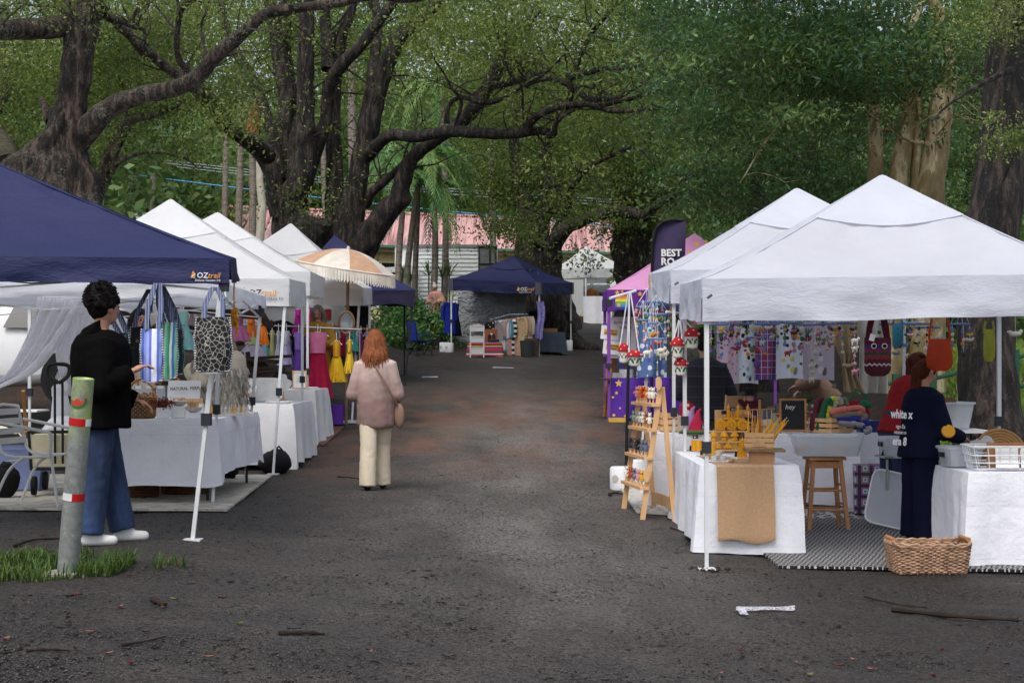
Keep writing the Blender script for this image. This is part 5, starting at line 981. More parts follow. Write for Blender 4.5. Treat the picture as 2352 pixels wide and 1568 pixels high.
MB().box(gp(40,18.9)+V((0,0,.66)),(.62,.5,.02)).build('white_shelf',MATS['white_plastic'],None,'thin white tabletop edge behind the towel chair','shelf',smooth=False)
# ---- bollard with grass
m,n=mk('galvanised');v=n.coord();c=n.ramp(n.noise(v,22,5,.7),[(.3,'6f736f'),(.6,'8b8f8c'),(.8,'a3a6a2')]);sp=n.new('SeparateXYZ');n.l(v,sp.inputs[0]);c=n.mix(n.math('MULTIPLY',n.ramp(sp.outputs[2],[(.78,0.),(.95,1.)]),n.ramp(n.noise(v,9,4,.7),[(.4,.05),(.6,.8)])),c,'a3bd55');sk=n.ramp(n.noise(v,45,2),[(.68,0.),(.72,.8)]);c=n.mix(sk,c,'b9b9b2');n.l(c,n.bsdf.inputs['Base Color']);n.bsdf.inputs['Roughness'].default_value=.5;n.bsdf.inputs['Metallic'].default_value=.25
f0=gp(155,9.5);tp_=at(192,868,9.42);bo=thing('steel_bollard','leaning galvanised post with red and white reflective bands','bollard',f0);ax_=(tp_-f0);Lb2=ax_.length;zq=ax_.normalized();qx=V((1,0,0));qx=(qx-zq*qx.dot(zq)).normalized();RMb=Matrix((qx,zq.cross(qx),zq)).transposed();r_=.063
MB().lathe([(r_,0),(r_,Lb2-.004),(r_-.004,Lb2),(r_-.01,Lb2-.01),(0,Lb2-.02)],n=28).build('post',MATS['galvanised'],bo).rotation_euler=RMb.to_euler()
M('band_red','b3161c',.4);M('band_white','d8d8d8',.4)
def band(z,h,a0,a1,mt,lab=None):
 mb=MB();mb.grid(lambda u,v:RMb@V(((r_+.0025)*math.cos(a0+(a1-a0)*u),(r_+.0025)*math.sin(a0+(a1-a0)*u),z+h*v)),16,1);mb.build('reflective_band',MATS[mt],bo)
band(.915,.045,R(-200),R(-45),'band_red');band(.915,.045,R(-45),R(20),'band_white');band(.46,.045,R(-85),R(60),'band_red');band(.46,.045,R(-200),R(-85),'band_white')
mb=MB();pts=[V((0,0,0))]+[V((.05*math.cos(a),.05*math.sin(a),0))for a in[R(180)+R(180)*i/14 for i in range(15)]]
RW=Matrix.Rotation(R(12),2);pp2=[]
for p in pts:q=RW@V((p.x,p.y));ang=R(-100)+q.x/r_;pp2.append(RMb@V(((r_+.0035)*math.cos(ang),(r_+.0035)*math.sin(ang),1.08+q.y)))
mb.add(pp2,[(0,i,i+1)for i in range(1,15)]);mb.build('melon_sticker',M('sticker_red','b8392a',.5),bo,label='round slice of watermelon sticker')
mb=MB();ring=[RMb@V(((r_+.004)*math.cos(R(-100)+(.052*rad2*math.cos(a))/r_),(r_+.004)*math.sin(R(-100)+(.052*rad2*math.cos(a))/r_),1.08+.052*rad2*math.sin(a)))for rad2 in(.86,1.12)for a in[R(190)+R(175)*i/14 for i in range(15)]]
mb.add(ring,[(i,i+1,16+i,15+i)for i in range(14)]);mb.build('melon_rind',M('sticker_green','2f6b34',.5),bo)
mb=MB();mb.prism([(-.16,-.12),(.14,-.15),(.19,.06),(-.1,.16)],.0,.018);pl=mb.build('base_plate',M('concrete','8a867b',.9,bump=.5),bo,smooth=False)
# == right row of stalls
M('wax','f0b02a',.45,var=.12,transl=.25);M('wax_pale','efc05c',.55,var=.1,transl=.25);M('burlap','b08f6e',.95,var=.12,scale=60,bump=.4,bscale=140);M('slate','1d1f20',.8,var=.1);M('chalk','d8d8d4',.9);M('pine','d2a878',.6,var=.12,scale=16,stretch=(1,1,.15));M('jar_glass','cfd3cf',.1,alpha=.45,spec=.6)
CT=.43;x0,x1,y0,y1=1.57,2.385,13.05,15.15
table('folding table under the candle cloth',x0,x1,y0,y1,CT);cloth('white cloth over the candle table in front',x0,x1,y0,y1,CT,(.765,.7,.7,.66),seed=2.2,fold=.024,flare=.035,corner=.02)
mb=MB();ra,rb=wx(1646,13.0),wx(1777,13.0)
def fn(u,v):
 x=ra+(rb-ra)*u;L_=v*1.75
 if L_<.63:t=.63-L_;return V((x+.01*math.sin(t*3)-.02*t*(1-2*u)*0,y0-.045-.055*t+.006*math.sin(u*9+t*4),CT+.012-t+.02*math.sin(u*7)*(t>.6)))
 return V((x,y0-.045+(L_-.63),CT+.0135))
mb.sheet(fn,14,40,.003,(0,-.6,1));mb.build('burlap_runner',MATS['burlap'],None,'tan burlap runner down the front of the candle table','table runner')
def ct(px,py,z=CT+.008):d=F*(CAMZ-z)/(py-YH);return V((wx(px,d),d,z))
def candle(label,p,r,h,kind='pillar',mat='wax',z=0):
 o=thing('beeswax_candle',label,'candle',p+V((0,0,z)),group='beeswax candles');mb=MB()
 if kind=='pillar':mb.lathe([(r*.97,0),(r,.006),(r,h-.008),(r*.93,h),(r*.3,h-.006),(0.001,h-.006)],n=18)
 elif kind=='block':mb.box((0,0,h/2),(r*2,r*2,h))
 elif kind=='tree':
  for k in range(9):
   zz=h*k/9;rr_=r*(1-.62*k/9)
   for i in range(9):a=6.283*i/9+k*.35;mb.ball((rr_*.82*math.cos(a),rr_*.82*math.sin(a),zz+h*.055),(r*.26,r*.26,h*.075),6,5)
  mb.lathe([(r*.9,0),(r*.35,h),(0,h)],n=10)
 elif kind=='mushroom':mb.lathe([(r*.62,0),(r*.72,h*.1),(r*.62,h*.36),(r*.5,h*.42),(r,h*.44),(r*.95,h*.56),(r*.5,h*.82),(r*.15,h),(0,h)],n=16)
 elif kind=='disc':
  mb.lathe([(0.001,-.013),(r*.92,-.013),(r,0),(r*.92,.013),(0.001,.013)],(0,0,r),24,Matrix.Rotation(R(90),3,'X'));mb.lathe([(r*.72,-.017),(r*.78,-.02),(r*.84,-.017)],(0,0,r),20,Matrix.Rotation(R(90),3,'X'),caps=False)
  for k in range(7):a=k*.9;mb.ball((r*.45*math.cos(a),-.014,r+r*.45*math.sin(a)),r*.17,6,5)
 elif kind=='seated':mb.ball((0,0,h*.12),(r,r*.8,h*.13),10,7);mb.cap((0,.0,h*.15),r*.42,(0,0,h*.62),r*.34);mb.ball((0,0,h*.8),(r*.3,r*.3,h*.14),8,6);mb.cap((-r*.35,0,h*.6),r*.14,(-r*.75,-.01,h*.22),r*.12);mb.cap((r*.35,0,h*.6),r*.14,(r*.75,-.01,h*.22),r*.12);mb.lathe([(r*.34,h*.84),(.002,h)],n=8)
 elif kind=='flower':
  for k in range(3):
   for i in range(11-2*k):a=6.283*i/(11-2*k)+k*.3;mb.ball((r*(.75-.22*k)*math.cos(a),r*(.75-.22*k)*math.sin(a),h*(.35+.25*k)),(r*.24,r*.24,h*.22),6,5)
  mb.ball((0,0,h*.5),(r*.5,r*.5,h*.45),8,6)
 elif kind=='taper':mb.lathe([(r,0),(r*1.05,h*.1),(r*.75,h*.85),(r*.25,h),(0,h)],n=9)
 mb.build('wax_body',MATS[mat],o);MB().tube([(0,0,h-.006),(.003,0,h+.014)],.0022,4).build('wick',MATS['white_cloth'],o);return o
def tagboard(label,p,s,rz=0,w=.05,h=.035,size=.022):
 o=thing('price_tag',label,'price tag',p,rz,'little slate price tags');MB().box((0,0,h/2+.004),(w,.006,h),RM=Matrix.Rotation(R(-12),3,'X')).build('slate',MATS['slate'],o,smooth=False);MB().box((0,.02,.02),(.012,.03,.04)).build('prop',MATS['pine'],o,smooth=False)
 if s:text('lettering',s,size,(-w*.3,-.009,h*.35),(1,0,0),(0,.2,1),MATS['chalk'],o)
def plate(label,p,r,mat='white_plastic'):MB().lathe([(r*.8,0),(r,.008),(r*.97,.01),(0.001,.005)],p,24).build('round_plate',MATS[mat],None,label,'plate','white display plates')
plate('white plate under the back pair of pillar candles',ct(1602,1034),.12);plate('white plate under the front pair of pillar candles',ct(1628,1047),.12);plate('white plate under the square block candle',ct(1680,1040),.12);plate('white plate carrying the stacked tealights',ct(1652,1060),.125);plate('white crocheted coaster under the tree candle',ct(1704,1053),.1)
for px,py,h,l in((1596,1034,.1,'left one of the back pair of pillar candles'),(1606,1035,.1,'right one of the back pair of pillar candles'),(1623,1045,.11,'pillar candle behind the tent leg in the front pair'),(1637,1046,.115,'front pillar candle just right of the tent leg')):candle(l,ct(px,py,CT+.017),.034,h)
candle('square block candle in the middle of the table',ct(1681,1037,CT+.017),.047,.125,'block','wax_pale');candle('tall tree-shaped candle with scales',ct(1705,1051,CT+.017),.045,.165,'tree')
for k,(dx,z)in enumerate(((-.035,0),(.035,0),(0,.042))):
 o=thing('tealight_jar',['left tealight glass of the little stack','right tealight glass of the little stack','top tealight glass of the little stack'][k],'tealight',ct(1650,1057,CT+.018)+V((dx,0,z)),group='stacked tealight glasses');MB().lathe([(.031,0),(.034,.04),(.031,.04),(.028,.006),(0,.006)],n=16).build('glass',MATS['jar_glass'],o);MB().lathe([(.027,.008),(.027,.026),(0,.026)],n=14).build('wax',MATS['wax'],o)
for px,py,s,l in((1587,1036,'','slate tag propped left of the back candle pair'),(1660,1036,'','slate tag propped left of the block candle'),(1691,1050,'','slate tag propped left of the tree candle'),(1612,1047,'','slate tag beside the tent leg')):tagboard(l,ct(px,py),s,R(-30),.03,.05)
MB().bar(ct(1627,1058),ct(1633,1040)+V((0,0,.03)),.014,.01).build('wooden_clip',MATS['wood_mid'],None,'small wooden peg leaning on the tealight stack','peg',smooth=False)
mb=MB();rng=random.Random(4);c=ct(1683,1064);mb.tube(smooth3([(c.x+rng.uniform(-.05,.05),c.y+rng.uniform(-.03,.03),c.z+.012+rng.uniform(0,.03))for k in range(16)],3),.007,5);mb.build('twine_bundle',M('twine','b69e7f',.95),None,'small bundle of twine on the burlap runner','twine')
o=thing('tiered_stand','stepped pine stand holding small moulded candles','display stand',V((wx(1665,15),14.9,CT+.008)),R(4));TZ=[.03,.105,.2,.29];TX=[(-.26,.07),(-.18,.14),(-.1,.22),(-.02,.3)]
for k,(z,(a,b))in enumerate(zip(TZ,TX)):MB().box(((a+b)/2,-.12+k*.075,z),(b-a,.085,.014)).build('shelf',MATS['pine'],o,smooth=False)
for sx_ in(-.02,.2):MB().bar((sx_,-.1,0),(sx_+.03,.16,.3),.03,.014).build('leg',MATS['wood_mid'],o,smooth=False)
MB().box((.1,.2,.2),(.34,.02,.4)).build('back_board',MATS['wood_light'],o,smooth=False)
B0=V((wx(1665,15),14.9,CT+.008));kinds=[('flower',.042,.055,['left','middle','right'],'flower candle on the lowest step',-.21,.1),('mushroom',.042,.1,['left','middle','right'],'mushroom candle on the second step',-.13,.1),('disc',.056,.11,['left','middle','right'],'round sun medallion candle on the third step',-.05,.105),('seated',.052,.15,['left','middle','right'],'seated figure candle on the top step',+.04,.095)]
for k,(kd,r,h,who,lab,xs0,st)in enumerate(kinds):
 for i in range(3):candle('%s %s'%(who[i],lab),B0+Matrix.Rotation(R(4),3,'Z')@V((xs0+i*st,-.12+k*.075,TZ[k]+.008)),r,h,kd)
for px,py,d,s,l in((1592+5,1008,14.75,'$6','slate tag reading $6 by the flower candles'),(1606+10,985,14.8,'$8','slate tag reading $8 by the mushroom candles'),(1663,952,14.9,'','slate tag beside the medallion candles'),(1683,944,15,'$12','slate tag reading $12 by the seated candles')):tagboard(l,at(px,py,d),s)
o=thing('flower_vase','small vase of white daisies among the candles','vase',ct(1698,1034));MB().lathe([(.022,0),(.03,.02),(.03,.05),(.018,.075),(.02,.085),(0.001,.08)],n=14).build('vase',M('stoneware','8d7d64',.6),o);mb=MB()
for k in range(16):a=rng.uniform(0,6.28);b=rng.uniform(0,.05);mb.tube([(0,0,.07),(b*math.cos(a)*.6,b*math.sin(a)*.6,.12),(b*math.cos(a),b*math.sin(a),.16)],.002,4)
mb.build('stems',M('stem_green','3f5a2c',.8),o);mb=MB()
for k in range(46):a=rng.uniform(0,6.28);b=rng.uniform(0,.055);mb.ball((b*math.cos(a),b*math.sin(a),.165+rng.uniform(-.02,.03)),.0085,5,4)
q=mb.build('blossoms',MATS['white_cloth'],o);q['kind']='stuff'
rz_=R(-6);o=thing('timber_riser','timber slab riser on the front corner of the candle table','riser',ct(1752,1066));MB().box((0,.06,.055),(.2,.13,.11)).jitter(.004,9).build('block',M('raw_timber','b58a63',.75,var=.25,scale=9),o,smooth=False);MB().box((.02,.06,.118),(.33,.22,.022)).jitter(.006,8).build('slab',M('bark_slab','8d7254',.8,var=.3),o,smooth=False)
cp=ct(1752,1066)+V((-.02,.06,.13));o=thing('candle_crate','small pine crate of taper candles on the riser','crate',cp,R(-8));
for k in range(3):
 for sg in(-1,1):MB().box((0,sg*.075,.03+k*.042),(.24,.01,.034)).build('slat',MATS['pine'],o,smooth=False);MB().box((sg*.118,0,.03+k*.042),(.01,.14,.034)).build('end_slat',MATS['pine'],o,smooth=False)
MB().box((0,0,.005),(.23,.14,.01)).build('base_board',MATS['pine'],o,smooth=False);MB().prism([(.055*math.cos(a),.05*math.sin(a))for a in[math.pi*i/10 for i in range(11)]],-.004,.004,Matrix.Rotation(R(90),3,'X'),(0,-.084,.02)).build('handle_arch',MATS['wood_light'],o,smooth=False)
for k in range(7):
 q=cp+V((-.02+.02*k,.01*math.sin(k*2.),.035));t=candle('taper candle leaning out of the pine crate, %s from the tent leg'%['first','second','third','fourth','fifth','sixth','seventh'][k],q,.011,.25,'taper');t.rotation_euler=(R(6*math.sin(k*3.)),R(34+5*math.sin(k*1.7)),0)
o=thing('taper_stand','wooden post with dipped tapers hanging from its arms','candle stand',cp+V((.02,.1,-.12)));MB().tube([(0,0,0),(0,0,.53)],.011,7).build('post',MATS['wood_mid'],o);MB().tube([(-.12,0,.44),(.13,0,.45)],.006,6).build('arm',MATS['wood_mid'],o);MB().tube([(-.1,.02,.3),(.08,-.02,.3)],.006,6).build('arm',MATS['wood_mid'],o)
for k in range(6):MB().lathe([(.012,.1),(.0135,.13),(.011,.3),(.004,.37),(0,.375)],(-.1+.04*k,-.015+.03*(k%2),0),8).build('taper',MATS['wax'],o);MB().tube([(-.1+.04*k,-.015+.03*(k%2),.37),(-.1+.04*k,0,.45)],.002,4).build('wick',MATS['white_cloth'],o)
def aboard(label,p,w,h,rz,lines,lean=14,size=.03,wood='wood_mid',cat='chalkboard'):
 o=thing('chalkboard',label,cat,p,rz);RM=Matrix.Rotation(R(-lean),3,'X');MB().box(RM@V((0,0,h/2)),(w-.03,.008,h-.05),RM=RM).build('slate',MATS['slate'],o,smooth=False)
 for sg in(-1,1):MB().bar(RM@V((sg*(w/2-.008),0,0)),RM@V((sg*(w/2-.008),0,h)),.02,.016).build('frame_stile',MATS[wood],o,smooth=False);MB().bar(RM@V((sg*(w/2-.008),.01,h)),V((sg*(w/2-.008),h*.55,0)),.018,.012).build('back_leg',MATS[wood],o,smooth=False)
 for z in(.03,h-.008):MB().bar(RM@V((-w/2,0,z)),RM@V((w/2,0,z)),.016,.02).build('frame_rail',MATS[wood],o,smooth=False)
 for s,x,z,sz in lines:text('lettering',s,sz,RM@V((x,-.007,z)),(1,0,0),(0,math.tan(R(lean)),1),MATS['chalk'],o,shear=.2)
 return o
o=aboard('narrow tilted chalkboard with white script on the candle table',ct(1723,1040)+V((-.02,.1,0)),.13,.36,R(8),[('Handmade',-.05,.28,.026),('100%',-.03,.215,.03),('natural',-.045,.17,.03),('Locally',-.042,.12,.024),('made',-.03,.085,.024)],8);o.rotation_euler=(0,R(7),R(8))
# ---- craft table of the farther white tent
BT=.565;table('folding table of the felt craft stall',1.45,3.5,15.92,16.75,BT);cloth('white cloth over the felt craft table',1.45,3.5,15.92,16.75,BT,(.72,.72,.6,.66),seed=5.5,fold=.03,corner=.06)
table('second folding table behind the craft table',2.3,3.95,17.1,17.9,.66);cloth('white cloth over the back craft table with boxes',2.3,3.95,17.1,17.9,.66,(.6,.6,.5,.5),seed=6.1)
def bt(px,d=16.2,z=BT+.008):return V((wx(px,d),d,z))
def crate(label,p,L_,Wd,H,rz,n=3,mat='pine'):
 o=thing('slatted_crate',label,'crate',p,rz)
 for k in range(n):
  for sg in(-1,1):MB().box((0,sg*Wd/2,H*(k+.5)/n),(L_,.009,H/n*.72)).build('slat',MATS[mat],o,smooth=False);MB().box((sg*(L_/2-.004),0,H*(k+.5)/n),(.009,Wd-.01,H/n*.72)).build('end_slat',MATS[mat],o,smooth=False)
 for a in(-1,1):
  for b in(-1,1):MB().box((a*(L_/2-.02),b*(Wd/2-.02),H/2),(.02,.02,H)).build('corner_post',MATS[mat],o,smooth=False)
 MB().box((0,0,.006),(L_-.02,Wd-.02,.01)).build('base_board',MATS[mat],o,smooth=False);return o
crate('slatted pine crate full of felt slippers',bt(1908,16.15),.36,.3,.16,R(40));aboard('small chalkboard reading hey on the craft table',bt(1822,16.0),.27,.36,R(-6),[('hey',-.08,.25,.07)],12)
def slipper(label,p,col,sc=1,rot=(0,0,0)):
 o=thing('felt_slipper',label,'slipper',p,group='felt slippers in the crate');mb=MB();mb.cap((0,0,.0),.032*sc,(0,0,.1*sc),.036*sc);mb.tube(smooth3([(0,0,.1*sc),(0,.005,.17*sc),(.015,.01,.23*sc),(.05,.01,.25*sc),(.075,.01,.2*sc)]),[.034*sc,.03*sc,.024*sc]+[.02*sc]*20,8)if False else mb.tube(smooth3([(0,0,.1*sc),(0,.005,.17*sc),(.012,.01,.22*sc),(.045,.01,.24*sc),(.07,.01,.2*sc)],3),.026*sc,8);mb.build('upper',M('felt_'+col,col,.95,var=.2,scale=14),o);o.rotation_euler=rot
for k,(c,l)in enumerate((('5a2a34','maroon'),('8c4438','brick red'),('1f5a3c','bottle green'),('2f7a4c','emerald green'),('7d8a3a','lime green'),('b5bf4a','yellow green'),('9a9c8c','pale grey'),('6d7466','moss grey'))):slipper('%s felt slipper standing in the pine crate'%l,bt(1868+k*7,16.12+.06*math.sin(k*2.),BT+.06),c,1.25,(0,R(8+5*math.sin(k)),0))
for k,(c,l)in enumerate((('b5655a','coral'),('6f6f66','taupe'),('2c2f8a','royal blue'),('8f8f94','silver grey'))):slipper('%s felt slipper lying on top of the crate'%l,bt(1912+k*6,16.0,BT+.22-.03*k),c,1.25,(R(10),R(78+7*k),0))
def cone_hat(label,p,c,r,h):mb=MB();mb.tube([(0,0,0),(0,0,h*.25),(.005,0,h*.6),(.02,0,h*.9),(.045,0,h)],[r,r*.98,r*.5,r*.22,r*.1],14,rough=.05);mb.build('felt_gnome_hat',M('felt_'+c,c,.95,var=.25),None,label,'felt gnome house',loc=p)
cone_hat('lilac felt gnome house on the craft table',bt(1586,16.15),'a98ac0',.075,.27);cone_hat('crimson and pink felt gnome house in front of the lilac one',bt(1600,16.0),'c02a4c',.085,.25)
mb=MB();p=bt(1596,15.98);mb.lathe([(.16,0),(.17,.015),(.12,.035),(0,.035)],p,20,sy=.6);mb.jitter(.01,12);mb.build('felt_meadow',M('felt_moss','4d6b34',.95),None,'green felt meadow mat with a white flower','felt mat')
o=thing('felt_barn','small red felt barn with a white arched door','felt house',bt(1578,16.45,BT+.17));mb=MB();mb.prism([(-.075,0),(.075,0),(.075,.11),(0,.17),(-.075,.11)],-.06,.06,Matrix.Rotation(R(90),3,'X'));mb.build('house',MATS['felt_red'],o,smooth=False);mb=MB();mb.prism([(-.024,0.002),(.024,0.002),(.024,.04)]+[(.024*math.cos(a),.04+.026*math.sin(a))for a in[math.pi*i/8 for i in range(1,8)]]+[(-.024,.04)],.06,.066,Matrix.Rotation(R(90),3,'X'));mb.build('door',MATS['felt_white'],o,smooth=False);MB().box((.0,-.063,.115),(.03,.006,.03)).build('window',MATS['felt_white'],o,smooth=False)
crate('plain pine box standing under the felt barn',bt(1534,16.45),.18,.18,.2,R(3));MB().box(bt(1578,16.45)+V((0,0,.084)),(.22,.2,.168)).build('pale_box',M('pale_box','bcae9a',.8),None,'pale wooden box carrying the red felt barn','box',smooth=False)
o=thing('glove_puppet','maroon glove puppet with a wide black hat','puppet',bt(1722,16.3,BT+.09));MB().lathe([(.09,0),(.085,.1),(.055,.22),(.03,.25)],n=16,sy=.7).build('gown',M('felt_maroon','4a1620',.95),o)
mb=MB();mb.cap((-.05,0,.2),.028,(-.1,-.02,.24),.025);mb.cap((.05,0,.2),.028,(.1,-.02,.25),.025);mb.build('sleeve',MATS['felt_maroon'],o);MB().ball((0,0,.28),(.045,.045,.05),12,9).build('head',MATS['skin'],o);MB().lathe([(.085,.3),(.085,.308),(.05,.312),(.042,.37),(.02,.385),(0,.385)],n=18).build('hat',MATS['black_cloth'],o);MB().box(bt(1722,16.3)+V((0,0,.042)),(.16,.14,.084)).build('puppet_box',MATS['pale_box'],None,'small pale box under the glove puppet','box',smooth=False)
o=thing('picture_frame','wooden picture frame seen from behind with its strut','picture frame',bt(1684,16.35,BT+.008),R(10));RM=Matrix.Rotation(R(10),3,'X');MB().box(RM@V((0,0,.25)),(.2,.015,.26),RM=RM).build('backing',M('mdf','9c7a55',.7),o,smooth=False);MB().bar((.02,-.02,.33),(-.02,-.13,.12),.05,.006).build('strut',MATS['mdf'],o,smooth=False)
mb=MB()
for sg in(-1,1):mb.bar(RM@V((sg*.1,-.004,.12)),RM@V((sg*.1,-.004,.39)),.016,.02)
mb.build('frame',MATS['wood_light'],o,smooth=False);MB().box(bt(1684,16.4)+V((0,0,.058)),(.3,.16,.115)).build('frame_box',MATS['pale_box'],None,'pale timber block under the picture frame','box',smooth=False)
def ballring(label,p,r,cols,n,br,tilt=0,fill=False,cat='felt ball garland'):
 o=thing('felt_ball_trivet',label,cat,p,group='felt ball trivets and garlands');RM=Matrix.Rotation(R(tilt),3,'X');rings=[r]if not fill else[r,r*.72,r*.44,r*.18];k=0
 for rr_ in rings:
  nn=max(3,int(6.283*rr_/(br*1.9)))
  for i in range(nn):a=6.283*i/nn;MB().ball(RM@V((rr_*math.cos(a),rr_*math.sin(a),0))+V((0,0,r if tilt else 0)),br,7,5).build('felt_ball',M('felt_'+cols[k%len(cols)],cols[k%len(cols)],.95),o);k+=1
ballring('round maroon felt ball trivet propped upright',bt(1818,16.5,BT+.15),.085,['5c1620','6b1a26'],0,.0165,80,True);MB().box(bt(1818,16.5)+V((0,0,.065)),(.2,.16,.13)).build('trivet_box',MATS['pale_box'],None,'box behind the hey chalkboard under the maroon trivet','box',smooth=False)
for k in range(4):ballring('felt ball garland stacked as a ring, %s from the top'%['first','second','third','fourth'][k],bt(1852,16.6,BT+.27-.07*k),.085,[['c8c4b8','8f8a7c','5a6b4c'],['e0d8cc','7d2630','a34a52'],['b33a44','6b1f2a','d9cfc0'],['3f5a44','7d8a72','c2beb0']][k],0,.02)
mb=MB();p=bt(1852,16.55,BT+.315);mb.lathe([(.045,0),(.065,.03),(.06,.06),(.03,.075),(.012,.078),(.012,.09),(0,.09)],p,16);mb.tube([p+V((.05,0,.03)),p+V((.1,0,.05)),p+V((.115,0,.075))],[.014,.01,.008],7);mb.tube([p+V((-.05,0,.06)),p+V((-.03,0,.12)),p+V((.03,0,.12)),p+V((.05,0,.06))],.005,6);mb.build('felt_teapot',M('felt_teapot','39402f',.95),None,'dark green felt teapot on the garland stack','teapot')
mb=MB();p=bt(1800,16.75,BT+.13);mb.lathe([(.05,0),(.085,.035),(.09,.05),(.08,.05),(0,.02)],p,20);mb.build('floral_bowl',motif('floral_coral','d6523f',['e8d8c8','c22f4a','3f6b5a'],60,.3),None,'coral floral bowl behind the garlands','bowl')
for k in range(6):px=1752+19*k;h=.11+.03*(k%3);MB().box(V((wx(px,17.4),17.4+.02*(k%2),.67+h/2)),(.085,.09,h)).jitter(.004,10,k).build('grey_gift_box',M('grey_box','6f6862',.8),None,'grey gift box in the row under the tea towels, %s from the puppet'%['first','second','third','fourth','fifth','sixth'][k],'box','grey gift boxes',smooth=False)
MB().box(V((wx(1790,16.9),16.92,.7)),(.15,.02,.1)).build('card_sign',M('pale_green_card','b7bd9c',.8),None,'pale green card standing before the grey boxes','card',smooth=False)
mb=MB();p=bt(1962,16.5,BT+.03);mb.ball(p+V((0,0,.15)),(.16,.1,.16),16,11);mb.jitter(.015,6);o=mb.build('strawberry_bag',M('felt_strawberry','7d1c1c',.95,var=.3),None,'red felt strawberry bag with green leaves','bag');mb=MB();
for k in range(5):a=.3+k*.5;mb.ball(p+V((.08*math.cos(a)+.05,-.09,.24+.03*math.sin(a*2))),(.05,.012,.03),8,6,Matrix.Rotation(a,3,'Y'))
mb.build('leaf',MATS['felt_green'],o);MB().tube([p+V((-.05,0,.3)),p+V((.02,0,.42)),p+V((.12,0,.36)),p+V((.13,0,.25))],.012,7).build('handle',MATS['felt_green'],o)
MB().box(bt(1998,16.3)+V((0,0,.06)),(.24,.2,.12)).build('blue_tin',M('blue_tin','1e2766',.35),None,'dark blue box at the right end of the craft table','box',smooth=False)
# ---- printed tea towels and curtains at the back of the craft stall
motif('print_jelly','d9bcd2',['c98a5a','7aa58f','cf8a86','b5764a'],17,.33);motif('print_pears','dfe3e8',['1a1d22','7fc4c8','16181c','8ccfd0'],13,.36,rand=.9);motif('print_lemon','d6d9e4',['6f786c','d6c765','7d857a','ded28a'],10,.38);motif('print_rose','b8aeba',['8a5a66','d3c6cf','5f5a58','c9b6bf'],9,.38);motif('print_daisy','4f6a98',['cfd6e2','3d5688','d6dce6','6d86b0'],13,.4)
m,n=mk('print_tea');v=n.coord();br=n.new('TexBrick',offset=0);br.inputs['Scale'].default_value=13;br.inputs['Mortar Size'].default_value=.035;br.inputs['Brick Width'].default_value=.8;br.inputs['Row Height'].default_value=1.;mp=n.coord((1,1,1),rot=(R(90),0,0));n.l(mp,br.inputs['Vector']);br.inputs['Color1'].default_value=(*lin('55489a'),1);br.inputs['Color2'].default_value=(*lin('8c3050'),1);br.inputs['Mortar'].default_value=(*lin('c9cbe0'),1);n.l(br.outputs[0],n.bsdf.inputs['Base Color']);n.bsdf.inputs['Roughness'].default_value=.9
def towel(label,x0,x1,y0,y1,d,mat,nm='printed_towel',cat='tea towel',group='printed tea towels hung at the back',wave=.03,k=4.):mb=MB();mb.sheet(lambda u,v:at(x0+(x1-x0)*u,y0+(y1-y0)*v-3*math.sin(u*3),d)+V((0,wave*math.sin(u*k*2+v)*(.4+v),0)),18,12,.003,(0,-1,0));return mb.build(nm,MATS[mat],None,label,cat,group)
towel('pink tea towel printed with jellies',1646,1692,748,878,18.1,'print_jelly');towel('white tea towel with pears and black leaves',1684,1742,756,882,18.15,'print_pears');towel('purple and red tea towel printed with tea labels',1735,1788,738,874,18.1,'print_tea',wave=.05);towel('white tea towel printed with lemons',1783,1845,742,871,18.05,'print_lemon');towel('mauve tea towel printed with roses',1841,1917,740,874,18.12,'print_rose')
towel('blue cloth printed with white daisies behind the mobiles',1463,1532,742,868,18.2,'print_daisy',wave=.05)
M('cream_drape','c9b795',.9,transl=.3);M('net','d6d3cc',.95,alpha=.75);
mb=MB();LE3=[(1906,736),(1915,780),(1930,820),(1935,845),(1938,900)];RE3=[(1978,736),(1975,780),(1965,820),(1958,835),(1990,900)]
def fn(u,v):a,b=edge(LE3,v),edge(RE3,v);q=a*(1-u)+b*u;return at(q[0],q[1],18.3)+V((0,.06*math.sin(u*20),0))
mb.grid(fn,40,16);mb.tube([at(1936,838,18.2),at(1948,840,18.15),at(1960,836,18.2)],.02,6);mb.build('cream_curtain',MATS['cream_drape'],None,'cream curtain gathered and tied behind the bending person','curtain')
towel('pale net curtain right of the cream one',1975,2040,736,905,18.5,'net','net_curtain','curtain',None,.06,9)
towel('pink and white bunting strip along the tent back',1590,1700,722,746,18.2,'bunting','bunting','bunting',None,.02)if stripes('bunting',['c97a80','d9d4d2'],4.,0)else None
